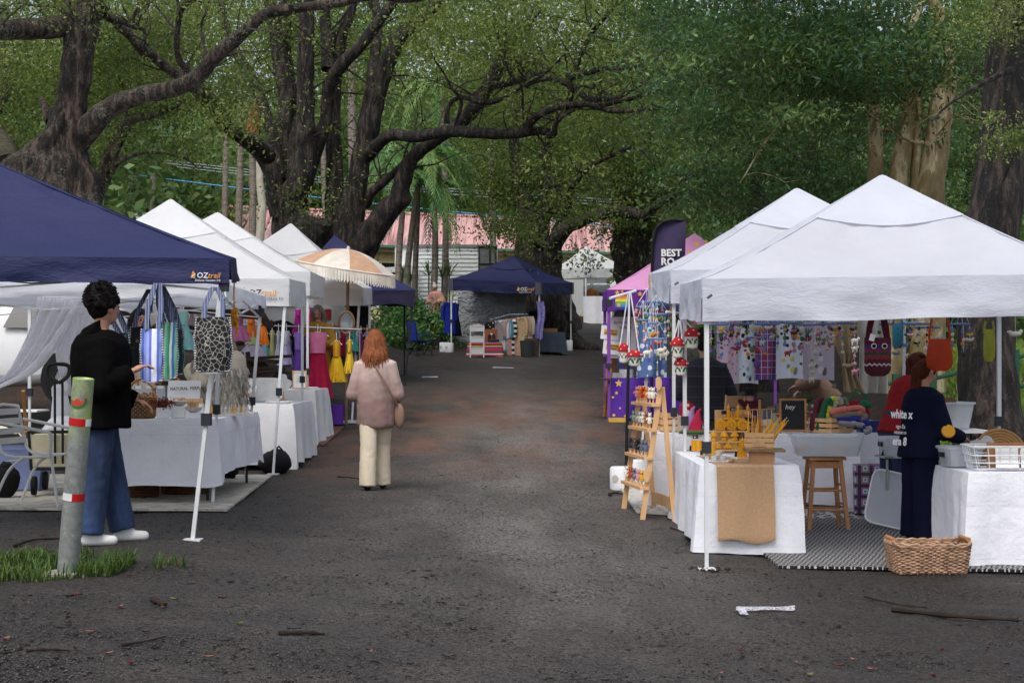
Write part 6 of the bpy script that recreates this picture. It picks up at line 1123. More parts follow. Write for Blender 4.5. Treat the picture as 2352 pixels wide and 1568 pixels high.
# ---- hanging felt bags
def felt_bag(label,px,ytop,ybot,w,d,mat,y_hook,n_strap=2,strapc=None,kind='round',yaw=0):
 top=at(px,ytop,d);H=top.z-wz(ybot,d);wm=w*d/F;o=thing('felt_bag',label,'bag',(top.x,top.y,top.z-H),yaw,'felt bags hung at the tent edge')
 def f(sg):
  def g(u,v):k=(.8+.25*math.sin(v*2.4))if kind=='round' else 1;ww=wm*k*(1 if v<.8 else math.sqrt(max(0.02,1-((v-.8)/.2)**2*.75)));b=(1-(2*u-1)**2)**.5;return V(((u-.5)*ww,sg*.05*b*(.3+math.sin(v*2.8)),H*(1-v)-.03*(1-abs(2*u-1))*v*0))
  return g
 mb=MB();mb.grid(f(-1),14,14);mb.grid(lambda u,v:f(1)(1-u,v),14,14);mb.build('bag_body',mat,o);hz=wz(y_hook,d)-(top.z-H)
 for k in range(n_strap):
  for sg in(-1,1):MB().tube([(sg*wm*(.42-.07*k),0,H*.97),(sg*wm*(.38-.08*k),.01*k,(H+hz)/2),(sg*wm*(.3-.08*k),0,hz)],.011,6).build('strap',strapc or mat,o)
 return o,f,H,wm
m,n=mk('felt_owl');v=n.coord();sp=n.new('SeparateXYZ');n.l(v,sp.inputs[0]);zz=n.math('ADD',sp.outputs[2],n.math('MULTIPLY',n.math('PINGPONG',sp.outputs[0],.02),.8));c=n.ramp(n.math('MULTIPLY',zz,2.5),[(.0,'44101e'),(.25,'b0a4a8'),(.285,'4a1220'),(.38,'7a1f2c'),(.46,'2a3a2c'),(.54,'7d1640'),(.6,'352a66'),(.68,'4a1226')],'CONSTANT');n.l(c,n.bsdf.inputs['Base Color']);n.bsdf.inputs['Roughness'].default_value=.95
o,f,H,wm=felt_bag('maroon felt bag with a round-eyed owl face',2016,775,864,62,13.3,MATS['felt_owl'],732,3,M('felt_wine','4a1222',.95),'sq')
for x in(-.045,.045):q=V((x,-.052,H*.78));e=MB().tube([q,q+V((0,-.008,0))],.024,14).build('eye',MATS['felt_white'],o);MB().tube([q+V((0,-.006,0)),q+V((0,-.012,0))],.016,12).build('pupil',MATS['black_cloth'],e)
MB().box((-.06,-.06,H*1.0),(.045,.004,.06),RM=Matrix.Rotation(R(15),3,'Y')).build('price_label',MATS['paper'],o,smooth=False)
felt_bag('rust red felt bag with a flap and long handles',2158,778,852,58,13.3,M('felt_rust','a03a1c',.95,var=.2),732,1);felt_bag('olive felt bottle bag with a penguin pocket',2272,756,830,26,12.9,M('felt_olive','8d8f33',.95),738,1,None,'sq');felt_bag('teal and magenta felt bag farther back under the tent',2062,742,800,26,15.2,motif('felt_teal','2f7a8c',['8c2a6a','b0308a','25607a'],20,.35),734,1,None,'sq')
# ---- felt mobiles
FC=['c9c5b8','3a3a3c','9a3a34','5f7a4a','c98a3a','6a86b0','b8788f','7d6a9a','d6a83c','2f6a5a']
def critter(mb,c,s,k):
 if k==0:mb.ball(c,(s,s*.7,s*.65),8,6);mb.ball(c+V((s*.95,0,s*.45)),s*.45,7,5);[mb.cap(c+V((a*s*.6,b*s*.35,-s*.3)),s*.18,c+V((a*s*.6,b*s*.35,-s*1.05)),s*.15,6)for a in(-1,1)for b in(-1,1)];mb.ball(c+V((s*.85,0,s*.95)),(s*.12,s*.2,s*.25),6,4)
 elif k==1:mb.ball(c,s*.8,8,6)
 elif k==2:mb.ball(c+V((0,0,s*.4)),(s*.8,s*.8,s),10,8);mb.lathe([(s*.3,-s*1.6),(s*.42,-s*1.0),(0,-s)],c,8)
 elif k==3:mb.ball(c,(s*1.1,s*.5,s*.45),8,6);mb.ball(c+V((s*.9,0,s*.4)),s*.34,7,5);mb.ball(c+V((-s*.9,0,s*.35)),(s*.5,s*.1,s*.25),6,4)
 else:mb.lathe([(s*.2,-s),(s*.55,-s*.8),(s*.35,s*.2),(s*.2,s*.3)],c,8);mb.ball(c+V((0,0,s*.6)),s*.36,8,6);mb.cap(c+V((-s*.3,0,0)),s*.12,c+V((-s*.6,0,-s*.5)),s*.1,6);mb.cap(c+V((s*.3,0,0)),s*.12,c+V((s*.6,0,-s*.5)),s*.1,6)
def mobile(label,px,ytop,d,ring,strings,seed,cols=None,ringc='6a86b0',size=.028):
 rng=random.Random(seed);p=at(px,ytop,d);o=thing('felt_mobile',label,'mobile',p,group='felt mobiles hung in the craft tent');cols=cols or FC
 if ring:MB().tube([(ring*math.cos(a),ring*math.sin(a),0)for a in[6.2832*i/20 for i in range(21)]],.009,6).build('hoop',M('felt_'+ringc,ringc,.9),o);mb=MB();[mb.tube([(ring*math.cos(a),ring*math.sin(a),0),(0,0,.2)],.0018,3)for a in(0,1.57,3.14,4.71)];mb.build('cord',MATS['white_cloth'],o)
 for i,(n_,L_,k)in enumerate(strings):
  a=6.2832*i/len(strings)+seed;x,y=ring*math.cos(a),ring*math.sin(a);MB().tube([(x,y,.0 if ring else .15),(x,y,-L_)],.0016,3).build('cord',MATS['white_cloth'],o)
  for j in range(n_):
   c=cols[rng.randrange(len(cols))];kk=k if j==n_-1 else(1 if rng.random()<.6 else k);mb=MB();critter(mb,V((x,y,-L_*(j+1)/n_)),size*rng.uniform(.8,1.2)*(1 if kk!=1 else .7),kk);mb.build('felt_piece',M('felt_'+c,c,.95),o)
mobile('blue hoop mobile with green leaves high at the tent corner',1496,694,16.2,.13,[(2,.14,0),(3,.2,1),(2,.16,0),(2,.2,1)],1,['2f6a3a','c9c5b8','9a3a5a','3d6a4a'])
mobile('second blue hoop mobile of white lambs',1508,722,15.9,.13,[(2,.18,0),(3,.26,4),(2,.2,0),(3,.22,1),(2,.16,4)],2,['d6d2c6','cfcabf','c98a3a','b8788f'])
mobile('string of orange-haired dolls and a zebra',1477,735,15.7,.06,[(2,.13,4),(2,.2,0),(1,.16,4)],3,['d9c8bc','c9c5b8','c2702c']);mobile('cluster of bright felt birds and dolls',1500,742,15.6,.05,[(2,.14,4),(2,.2,3),(2,.24,4)],4,['c98a3a','2f8fa0','c24a3a','d6a83c'],size=.03)
mobile('white goats and lambs hanging in a row',1509,778,15.6,.1,[(1,.12,0),(1,.16,0),(1,.14,0)],5,['dcd8cd','d2cdc0'],size=.04);mobile('string of bees and bells over the ladder shelf',1510,805,15.5,0,[(6,.36,2)],6,['d6a83c','c9c5b8','5f7a4a'],size=.022)
mobile('mobile of dark sheep at the back of the tent',1545,702,17.5,.1,[(2,.14,0),(2,.16,0),(2,.12,0)],7,['4a2a24','3a3a3c','2f6a7a']);mobile('string of bees beside the near tent leg',1631,745,15.6,.05,[(3,.16,3),(3,.22,1)],8,['d6a83c','3a3a3c','7a4a2a','c9c5b8'])
mobile('hot air balloon mobile with dark baskets',1733,775,16.6,.1,[(1,.08,2),(1,.14,2),(1,.12,2),(2,.3,2)],9,['3f5a8c','c9762a','5f7a4a','a33a3a','6a4a8a'],size=.042);mobile('white cloud and raindrop mobile before the tea label towel',1740,742,16.8,.12,[(1,.04,0),(1,.05,3),(1,.05,0)],10,['d2cfc6','c9c6be'],size=.04)
mobile('mobile of pandas and koalas before the lemon towel',1800,740,16.9,.13,[(2,.1,0),(2,.14,0),(2,.12,1),(2,.16,0)],11,['3a3a3c','b8b4aa','8a8a8c','5a6a4a']);mobile('grey elephant mobile with a felt palm tree',1868,745,16.8,.14,[(2,.16,0),(2,.2,0),(4,.42,1),(2,.14,3)],12,['6a6a66','4f6a3a','8a7a5a','9a968c'],size=.036)
mobile('string of zebras at the foot of the rose towel',1864,810,16.7,0,[(4,.28,0)],13,['c9c2b0','a89878','4a4a44'],size=.034);mobile('unicorn string beside the owl bag',1963,765,15.5,0,[(5,.38,0)],14,['dcd6d0','c78a9c','d6d0ca'],size=.036);mobile('mobile of grey seals near the red-shirted woman',2090,742,15.5,.1,[(1,.05,0),(2,.12,3),(2,.1,0)],15,['b58a96','b8b4ac','4a4a4c'],size=.036);mobile('black and white penguin mobile right of it',2130,752,15.8,.12,[(2,.16,3),(2,.2,0),(2,.14,1)],16,['2c2c2e','d0ccc2','6a4a2a'])
mobile('white felt bird hanging at the far right edge',2332,742,14.5,0,[(1,.1,3)],17,['b8b4ac'],size=.05)
for k,(px,py,d,l)in enumerate(((1650,745,15.4,'mobile of red and cream drops near the leg'),(1668,742,16.2,'mobile of small green and white creatures before the jelly towel'),(1700,744,15.8,'rainbow felt drops before the pear towel'),(1762,744,15.9,'mobile of small red birds before the tea label towel'),(1822,742,15.8,'mobile of brown owls before the lemon towel'),(1846,746,16.2,'mobile of black and white cows at the towel edge'),(1898,744,15.7,'mobile of pale bears before the rose towel'),(1940,742,16.,'mobile of pastel drops before the cream curtain'),(2040,744,15.9,'bright felt string right of the owl bag'),(2108,744,15.1,'cluster of cream and pink felt animals by the rust bag'),(2205,744,14.8,'small brown felt birds right of the rust bag'),(1485,705,17.2,'felt rainbow string deep in the craft tent'),(1525,700,16.6,'purple and green felt drops by the farther tent leg'))):mobile(l,px,py,d,.09+.03*(k%2),[(2+(k+j)%3,.1+.05*((k*3+j*2)%5),(k+j)%5)for j in range(5)],30+k,size=.024+.006*(k%3))
def toadstool(label,px,ytop,ybot,w,d,hook):
 p=at(px,ybot,d);H=wz(ytop,d)-p.z;r=w*d/F/2;o=thing('toadstool_bag',label,'felt bag',p,group='toadstool house bags');MB().lathe([(r*.3,0),(r*.75,H*.06),(r*.92,H*.3),(r*.8,H*.6),(r*.5,H*.75),(0,H*.75)],n=16).build('stalk',MATS['felt_white'],o)
 MB().lathe([(r*.6,H*.56),(r*1.08,H*.6),(r*1.05,H*.72),(r*.75,H*.9),(r*.3,H),(0,H)],n=18).build('cap',MATS['felt_red'],o);rng=random.Random(px)
 for k in range(9):a=6.283*k/9;t=.66+.2*(k%2);rr_=r*(1.04 if k%2==0 else .8);MB().ball((rr_*math.cos(a),rr_*math.sin(a),H*(.7 if k%2==0 else .87)),r*.13,6,5).build('spot',MATS['felt_white'],o)
 for k in range(4):a=-2.6+k*.7;MB().ball((r*.86*math.cos(a),r*.86*math.sin(a),H*.32),(r*.2,r*.1,r*.36),7,5,Matrix.Rotation(.5*(-1)**k,3,'Y')).build('leaf',MATS['felt_green'],o);MB().ball((r*.93*math.cos(a+.3),r*.93*math.sin(a+.3),H*.44),r*.14,6,5).build('flower',MATS['felt_red']if k%2 else M('felt_plum','5a2a6a',.95),o)
 hk=at(*hook,d)-p;mb=MB();[mb.tube([(sg*r*.7,0,H*.72),(hk.x+sg*.006,0,hk.z)],.007,5)for sg in(-1,1)];mb.build('cord',MATS['white_cloth'],o)
toadstool('red-capped felt toadstool bag hanging lowest at the left',1457,803,841,34,15.1,(1447,672));toadstool('felt toadstool bag behind the lowest one, nearer the track',1432,788,834,25,15.25,(1444,672));toadstool('felt toadstool bag left of the two tent legs',1556,774,822,31,15.0,(1561,735));toadstool('topmost felt toadstool bag by the dark-haired visitor',1589,752,801,33,14.9,(1566,730));toadstool('lowest felt toadstool bag between the tent legs',1564,822,862,31,15.05,(1562,735))
MB().tube([at(1401,685,15.0),at(1460,668,15.3)],.014,8).build('hanging_bar',MATS['leg_white'],None,'white bar poking out from the tent corner over the track','bar');MB().tube([at(1530,716,15.4),at(1582,722,15.6)],.014,8).build('hanging_bar',MATS['leg_white'],None,'short white bar between the tent legs','bar')
# ---- ladder shelf of finger puppets
o=thing('ladder_shelf','pine A-frame ladder shelf of finger puppets at the track edge','ladder shelf',(1.3,15.3,-.22),world=True);A,B=(1.24,14.9),(1.12,15.7);zg=lambda x,y:float(G(x,y))
tops=[]
for(bx,by),(rx,ry)in((A,(1.55,14.95)),(B,(1.43,15.75))):
 tpz=1.06;tx=bx+.17;MB().bar((bx,by,zg(bx,by)),(tx,by,tpz),.05,.03).build('front_leg',MATS['pine'],o,smooth=False);MB().bar((rx,ry,zg(rx,ry)),(tx+.02,by+.02,tpz),.045,.025).build('rear_leg',MATS['pine'],o,smooth=False)
MB().bar((1.53,14.97,-.05),(1.41,15.74,-.05),.02,.11).build('brace',MATS['wood_light'],o,smooth=False);pup=[]
for zsh in(.89,.65,.385,.1):
 t=(zsh+.23)/1.29;a=V((A[0]+.17*t-.03,A[1]-.04,zsh));b=V((B[0]+.17*t-.03,B[1]+.04,zsh));MB().bar(a,b,.085,.03).build('shelf',MATS['pine'],o,smooth=False);pup.append((a,b))
for(p,l)in((at(1513,880,14.85),''),(at(1485,1092,14.85),'')):MB().prism([(.03*math.cos(6.283*i/18),.065*math.sin(6.283*i/18))for i in range(18)],-.004,.004,Matrix.Rotation(R(90),3,'X'),p).build('oval_label',MATS['pine'],o)
PU=[[('b5788a','pink'),('c2702c','orange fox-like'),('b02a2a','red-hooded'),('cf7a2a','ginger'),('d6d0c2','cream'),('d9d6cc','spotted white')],[('6f8a6a','sage green'),('8a8a88','grey'),('b8b4a8','pale grey'),('d2cec2','white bird'),('8c5a3c','brown'),('d9d4c8','ivory')],[('2a2c34','black and white penguin'),('4a4a50','slate'),('1c1c1f','black'),('5a6068','charcoal grey'),('5a6a88','blue grey')],[('dcd8cc','cockatoo white'),('a8401c','rust'),('6a6a74','dove grey'),('c28aa0','rose'),('d6a02a','golden yellow')]]
for k,(a,b)in enumerate(pup):
 n_=len(PU[k])
 for i,(c,nm)in enumerate(PU[k]):
  q=b.lerp(a,(i+.6)/(n_+.2));q=q+V((0,0,.015));t=thing('finger_puppet','%s felt finger puppet on the %s shelf of the ladder'%(nm,['top','second','third','bottom'][k]),'puppet',q,group='finger puppets on the ladder shelf');MB().tube([(0,0,0),(0,0,.06)],.008,6).build('peg',MATS['pine'],t)
  h=.085;mb=MB();mb.lathe([(.021,.045),(.025,.06),(.02,.1),(.012,.115),(0,.115)],n=9);mb.ball((0,0,.125),(.019,.019,.021),8,6);mb.ball((-.012,0,.148),.007,5,4);mb.ball((.012,0,.148),.007,5,4);mb.cap((-.02,0,.1),.007,(-.036,-.008,.085),.006,6);mb.cap((.02,0,.1),.007,(.036,-.008,.085),.006,6);mb.build('body',M('felt_'+c,c,.95),t);MB().ball((-.0,-.02,.122),(.006,.008,.005),5,4).build('nose',MATS['orange_ink']if i%2 else MATS['black_cloth'],t)
def weight(label,p,r=.13,h=.25,mat='white_plastic'):o=thing('tent_weight',label,'tent weight',p,group='white tent leg weights');MB().lathe([(r*.97,0),(r,.02),(r,h-.02),(r*.9,h),(.03,h-.012),(0,h-.012)],n=22).build('drum',MATS[mat],o);MB().tube([(-r*.62,-r*.83,h*.5),(-r*.55,-r*.7,h*.5)],.04,14).build('filler_cap',MATS['grey_felt'],o)
weight('white round weight on the dark pole beside the ladder shelf',gp(1428,17.2));weight('white weight behind the ladder shelf legs',gp(1462,17.9),.12)
MB().tube([gp(1438,17.2)+V((0,0,.2)),at(1444,800,17.2),at(1447,690,17.2)],.018,8).build('dark_pole',MATS['leg_black'],None,'thin dark pole standing in the round white weight','pole')
motif('rug_pale','b5b2aa',['6f6c68','9a978f','5a5856'],16,.3);rug('pale grey patterned rug under the ladder shelf',[(1.22,15.35),(3.9,15.0),(3.9,18.4),(1.15,18.4)],'rug_pale')
# ---- stool, tubs, basket, right-hand table
m,n=mk('rug_bw');v=n.coord();sp=n.new('SeparateXYZ');n.l(v,sp.inputs[0]);ux=n.math('PINGPONG',n.math('MULTIPLY',sp.outputs[0],12.),.5);uy=n.math('PINGPONG',n.math('MULTIPLY',sp.outputs[1],9.),.5);s_=n.math('FRACT',n.math('MULTIPLY',n.math('ADD',ux,uy),2.));c=n.ramp(s_,[(0,'17171b'),(.62,'17171b'),(.66,'b9b7b4'),(.86,'b9b7b4'),(.9,'17171b')],'CONSTANT');n.l(c,n.bsdf.inputs['Base Color']);n.bsdf.inputs['Roughness'].default_value=.9
rug('black and white diamond rug under the stool',[(wx(1792,12.3),12.35),(4.9,12.05),(5.1,15.3),(2.0,15.85)],'rug_bw')
o=thing('wooden_stool','tall four-legged wooden stool carrying a clear tub','stool',gp(1893,14.4)+V((0,0,.035)),R(4));H=.66;M('beech','a5744c',.55,var=.15,stretch=(1,1,.15),scale=14)
MB().box((0,0,H-.015),(.34,.26,.03)).build('seat',MATS['beech'],o,smooth=False);cr=[(-1,-1),(1,-1),(1,1),(-1,1)];bot=lambda a,b,t:V((a*(.125+.055*(1-t)),b*(.09+.06*(1-t)),(H-.03)*t))
for a,b in cr:MB().bar(bot(a,b,0),bot(a,b,1),.036,.036).build('leg',MATS['beech'],o,smooth=False)
for i in range(4):
 a,b=cr[i];c,d_=cr[(i+1)%4]
 for t in((.28,.56)if i%2==0 else(.36,.64)):MB().tube([bot(a,b,t),bot(c,d_,t)],.011,7).build('rung',MATS['beech'],o)
 MB().bar(bot(a,b,.93),bot(c,d_,.93),.014,.06).build('apron',MATS['beech'],o,smooth=False)
tp2=gp(1893,14.4)+V((.02,0,.035+.663));tub('clear tub of wrapped candles on the wooden stool',tp2,(.64,.4),.2,'clear_plastic',rz=R(-4),handles=False);rng=random.Random(9)
def bundle(label,p,r,mat,nm='wrapped_bundle',cat='wrapped candles',sd=0):mb=MB();mb.ball((0,0,r*.7),(r,r*.8,r*.7),10,7);mb.jitter(r*.5,5/r*.1,sd);zm=min(q.z for q in mb.v);mb.v=[q-V((0,0,zm))for q in mb.v];mb.build(nm,mat,None,label,cat,loc=p)
M('tissue','d3d1cc',.8,var=.06,transl=.3)
for k,(dx,dy,r,mt,l)in enumerate(((-.22,-.06,.07,'wax','loose beeswax flowers at the near end of the stool tub'),(-.1,-.08,.07,'tissue','white paper bundle in the stool tub'),(.0,-.08,.06,'wax','yellow candle showing through the side of the stool tub'),(.1,-.08,.06,'wax','second yellow candle against the side of the stool tub'),(.22,-.05,.085,'tissue','white paper bundle at the far end of the stool tub'),(.0,.06,.11,'tissue','crumpled white paper rising out of the stool tub'),(-.15,.08,.09,'tissue','crumpled paper at the back of the stool tub'),(.16,.08,.1,'tissue','bunched paper at the back corner of the stool tub'))):bundle(l,tp2+V((dx,dy,.015)),r,MATS[mt],sd=k)
xr0,xr1,yr0,yr1,RT=3.62,5.6,12.42,13.5,.41;table('folding table under the right-hand cloth',xr0,xr1,yr0,yr1,RT);cloth('white cloth over the table at the right edge',xr0,xr1,yr0,yr1,RT,(.78,.6,.6,.74),seed=8.4,fold=.03,flare=.04,corner=.03)
ctr=gp(2130,12.2)+V((0,0,.01));o=thing('rectangular_basket','rectangular wicker basket with wooden handles on the rug edge','basket',ctr,R(1));hx,hy,bh=.27,.17,.21
weave(o,'woven_strand',MATS['wicker_pale'],rect_outline(0,0,hx,hy),.01,bh,15,.0105,30,.008,.03,5)
for i in range(44):f_=rect_outline(0,0,hx,hy)(i/44);MB().tube([(f_[0],f_[1],0),(f_[0]+f_[2]*.03,f_[1]+f_[3]*.03,bh)],.006,5).build('stake',MATS['wicker_pale'],o)
for q in range(2):f_=rect_outline(0,0,hx+.03,hy+.03);MB().tube([(f_(i/60)[0]+.004*math.cos(i*1.2+q*3),f_(i/60)[1],bh+.01+.012*math.sin(i*1.2+q*3.14)+.035*max(0,abs(f_(i/60)[0])/hx-.75))for i in range(61)],.013,6).build('rim',MATS['wicker_pale'],o)
for sg in(-1,1):MB().tube([(sg*(hx+.02),-.11,bh+.05),(sg*(hx+.02),.11,bh+.05)],.018,10).build('handle',MATS['beech'],o)
MB().box((0,0,.012),(hx*1.9,hy*1.9,.02)).build('bottom',MATS['wicker_pale'],o,smooth=False)
tz=RT+.014;tub('clear tub with black clips beside the girl\'s hand',V((wx(2205,13.1),13.1,tz)),(.3,.3),.17,'clear_plastic',rz=.1,taper=.88);bundle('yellow candle and paper in the clipped tub',V((wx(2205,13.1),13.1,tz+.012)),.1,MATS['tissue'],sd=20)
o=thing('wire_basket','white wire basket of papers on the right-hand table','wire basket',V((wx(2310,12.7),12.75,tz)),R(-3));wm_=M('wire_white','d6d8da',.4)
for k,(z,e)in enumerate(((.01,-.03),(.06,-.015),(.12,0),(.19,.012))):f_=rect_outline(0,0,.3+e,.2+e,p=9);MB().tube([(*f_(i/48)[:2],z)for i in range(49)],.006 if k<3 else .009,5).build('wire_ring',wm_,o)
for i in range(24):f_=rect_outline(0,0,.27,.17,p=9)(i/24);g_=rect_outline(0,0,.31,.21,p=9)(i/24);MB().tube([(*f_[:2],.01),(*g_[:2],.19)],.004,4).build('upright_wire',wm_,o)
for k in range(2):MB().box((-.02+.2*k,-.175,.105),(.18,.004,.17),RM=Matrix.Rotation(R(-8),3,'X')).build('paper_sheet',MATS['paper'],o,smooth=False)
MB().box((.05,-.1,.12),(.42,.02,.2)).build('cardboard',M('card_brown','9a6f4c',.85),o,smooth=False)
o=thing('coiled_lid','round coiled wicker lid leaning behind the wire basket','basket lid',V((wx(2300,13.15),13.1,tz+.02)));
for k in range(8):r_=.02+.026*k;MB().tube([(r_*math.cos(a),.06+r_*math.sin(a)*.35,.1+r_*math.sin(a)*.9)for a in[6.2832*i/30 for i in range(31)]],.013,5).build('coil',MATS['wicker'],o)
o=thing('oval_basket','rough oval wicker basket with white paper in it behind the wire basket','basket',V((wx(2258,13.2),13.2,tz)));weave(o,'woven_strand',MATS['wicker'],round_outline(0,0,.14,.11),.01,.18,9,.011,18,.006,.02);MB().lathe([(.12,.0),(.135,.17),(0,.15)],n=18,sy=.8).build('liner',MATS['wood_dark'],o);mb=MB();mb.ball((0,0,.19),(.1,.08,.05),10,7);mb.jitter(.05,9);mb.build('tissue',MATS['tissue'],o)
m,n=mk('crochet');v=n.coord();vo=n.new('TexVoronoi',distance='CHEBYCHEV');vo.inputs['Scale'].default_value=9;vo.inputs['Randomness'].default_value=0;n.l(v,vo.inputs['Vector']);sc=n.new('SeparateColor');n.l(vo.outputs['Color'],sc.inputs[0]);vo2=n.math('MULTIPLY',vo.outputs['Distance'],9.);c=n.ramp(vo.outputs['Distance'],[(0,'2f9a8c'),(.1,'d8d4d0'),(.2,'3f7fc0'),(.28,'c23a5a'),(.36,'3a1a5a')],'CONSTANT');hsn=n.new('HueSaturation');n.l(sc.outputs[0],hsn.inputs['Hue']);n.l(c,hsn.inputs['Color']);c=n.mix(.35,c,hsn.outputs[0]);n.l(c,n.bsdf.inputs['Base Color']);n.bsdf.inputs['Roughness'].default_value=.5
o=thing('shopping_bag','purple shopping bag printed with crochet squares by the stool','shopping bag',gp(2012,15.4)+V((0,0,.04)),R(-8));MB().box((0,0,.24),(.42,.2,.48),taper=1.04).jitter(.012,5).build('bag_body',MATS['crochet'],o);mb=MB();mb.prism([(.075*math.cos(6.283*i/20),.075*math.sin(6.283*i/20))for i in range(20)],0,.004,Matrix.Rotation(R(90),3,'X'),(.05,-.115,.16));mb.build('round_badge',M('badge_navy','232a6a',.5),o);MB().prism([(.055*math.cos(6.283*i/20),.045*math.sin(6.283*i/20))for i in range(20)],0,.004,Matrix.Rotation(R(90),3,'X'),(-.03,-.12,.21)).build('round_badge',M('badge_red','8c1a3c',.5),o);text('lettering','SPOTLIGHT',.045,(-.1,-.125,.05),X,Z,M('ink_coral','d66a7a',.6),o,bold=.001)
o=thing('folding_stand','grey folding trolley frame with a clear tub on it','trolley',gp(2068,14.6)+V((0,0,.03)),R(5));mb=MB();[mb.tube(q,.013,7)for q in([(-.16,-.1,0),(-.16,-.1,.62)],[(-.16,-.1,.1),(.2,.1,.36)],[(.2,-.1,.1),(-.16,.1,.36)],smooth3([(-.14,-.1,.02),(-.1,-.1,.0),(.1,-.1,.0),(.2,-.1,.03)]),[(.2,-.1,0),(.2,-.1,.62)])];mb.build('frame',MATS['steel'],o);MB().tube(smooth3([(-.17,0,.62),(-.16,0,.68),(-.1,0,.72),(.1,0,.72),(.18,0,.68)]),.018,8).build('grip',MATS['black_metal'],o)
tub('clear tub with black handles on the trolley frame',gp(2068,14.6)+V((.02,.0,.66)),(.4,.34),.2,'clear_plastic',rz=.05,taper=.9);MB().box((0,0,.645),(.4,.3,.02)).build('shelf',MATS['steel'],o,smooth=False)
o=thing('tub_lid','clear plastic tub lid leaning against the trolley','lid',gp(2050,14.35)+V((0,0,.035)),R(-5));RM=Matrix.Rotation(R(-24),3,'X')@Matrix.Rotation(R(14),3,'Y');f_=rect_outline(0,0,.2,.26,p=8);MB().prism([f_(i/32)[:2]for i in range(32)],-.01,.01,RM@Matrix.Rotation(R(90),3,'X'),(0,.1,.26)).build('panel',MATS['clear_plastic'],o);f_=rect_outline(0,0,.205,.265,p=8);MB().tube([RM@V((f_(i/32)[0],-.012,f_(i/32)[1]))+V((0,.1,.26))for i in range(33)],.01,5).build('rim',MATS['white_plastic'],o)
tb3=V((wx(2160,16.2),16.2,.62));table('grey bench behind the red-shirted woman',tb3.x-.35,tb3.x+.45,15.95,16.5,.61,group='benches');tub('clear storage tub on the bench behind the girl',tb3,(.62,.4),.27,'clear_plastic',rz=.04);bundle('brown goods heaped in the bench tub',tb3+V((0,0,.02)),.19,M('brown_goods','5a3c26',.9),'heaped_goods','goods',31)
for(px,d,sc,l)in((2195,15.2,1.,'dark green backpack leaning by the big trunk'),(2238,15.4,1.1,'black bag slumped against the big trunk')):
 mb=MB();p=gp(px,d);mb.ball((0,0,.33*sc),(.2*sc,.15,.34*sc),14,11);mb.ball((0,-.12,.22*sc),(.15*sc,.08,.16*sc),10,8);mb.jitter(.05,4,px);mb.tube([(-.05,0,.64*sc),(0,0,.72*sc),(.05,0,.64*sc)],.015,6);mb.build('backpack',M('pack_green','14201b',.8),None,l,'backpack',loc=p+V((0,0,.0 if sc<1.05 else 0)))
M('fence_green','1f4a38',.6);o=thing('fence','green rail fence with a post behind the bench','fence',gp(2140,22),world=True)
for px in(2060,2140,2215,2330):MB().bar(gp(px,22),gp(px,22)+V((0,0,1.05)),.12,.1).build('post',MATS['fence_green'],o,smooth=False)
for h in(.5,.92):MB().tube([gp(2040,22)+V((0,0,h)),gp(2140,22)+V((0,0,h)),gp(2380,22)+V((0,0,h))],.03,6).build('rail',MATS['fence_green'],o)
q=gp(2212,21.5);o=thing('notice','white notice with red lettering on the fence','notice',q+V((.0,-.02,.35)));MB().box((0,0,.35),(.16,.02,.7)).build('panel',MATS['paper'],o,smooth=False);[text('lettering',s,.06,(-.07,-.014,.55-k*.09),X,Z,M('red_ink','b3202a',.6),o)for k,s in enumerate(('NO','DOGS','ALLOWED'))]
# ---- purple stall
d=27.6;pc=thing('star_banner','violet cloth with gold stars draped over the purple stall table','banner',gp(1440,d),world=True);M('violet_cloth','4d2590',.7,var=.15,scale=4);mb=MB();mb.sheet(lambda u,v:at(1403+170*u,868+95*v-5*u,d+.05*math.sin(u*14+v*2)),30,8,.004,(0,-1,0));mb.build('drape',MATS['violet_cloth'],pc)
for(sx,sz,r)in((1421,880,.07),(1416,902,.035),(1408,912,.03),(1424,937,.025),(1410,953,.035),(1436,955,.03),(1484,878,.05)):MB().add(star(at(sx,sz,d-.08),r,X,Z),[tuple(range(10))]).build('printed_star',MATS['gold_ink'],pc,smooth=False)
text('lettering','e, Yo',.22,at(1508,890,d-.09),X,Z,MATS['black_ink'],pc,bold=.004)
MB().box(at(1417,964,d-.1),(.3,.2,.07)).build('yellow_foot',M('yellow_foot','c9a23a',.6),None,'yellow block under the purple stall leg','block',smooth=False)
tzp=wz(869,d);MB().box((wx(1490,d),d+.45,tzp-.02),(1.7,.8,.04)).build('stall_table',M('dark_table','3a3440',.6),None,'dark table top of the purple stall','table',smooth=False);MB().box((wx(1424,d),d+.2,tzp+.05),(.26,.3,.1)).build('grey_tray',M('grey_tray','8c8a92',.5),None,'grey tray on the purple stall table','tray',smooth=False)
o=thing('pen_stand','clear stand of blue pens on the purple stall table','pen stand',(wx(1440,d),d+.15,tzp+.001));MB().lathe([(.13,0),(.13,.16),(.12,.16),(.11,.01),(0,.01)],n=18).build('cup',MATS['jar_glass'],o)
for k in range(9):a=6.283*k/9;MB().tube([(.07*math.cos(a),.07*math.sin(a),.02),(.16*math.cos(a),.12*math.sin(a),.36)],.008,5).build('pen',M('pen_blue','2a2f9a',.5),o)
ez=thing('sign_easel','brown easel with laminated notices at the purple stall','easel',gp(1400,28.6),world=True);dz=28.6
for a,b in((1394,1408),(1388,1404),(1412,1408)):MB().bar(gp(a,dz if a!=1412 else dz+.8),at(b,745,dz),.06,.03).build('leg',MATS['wood_mid'],ez,smooth=False)
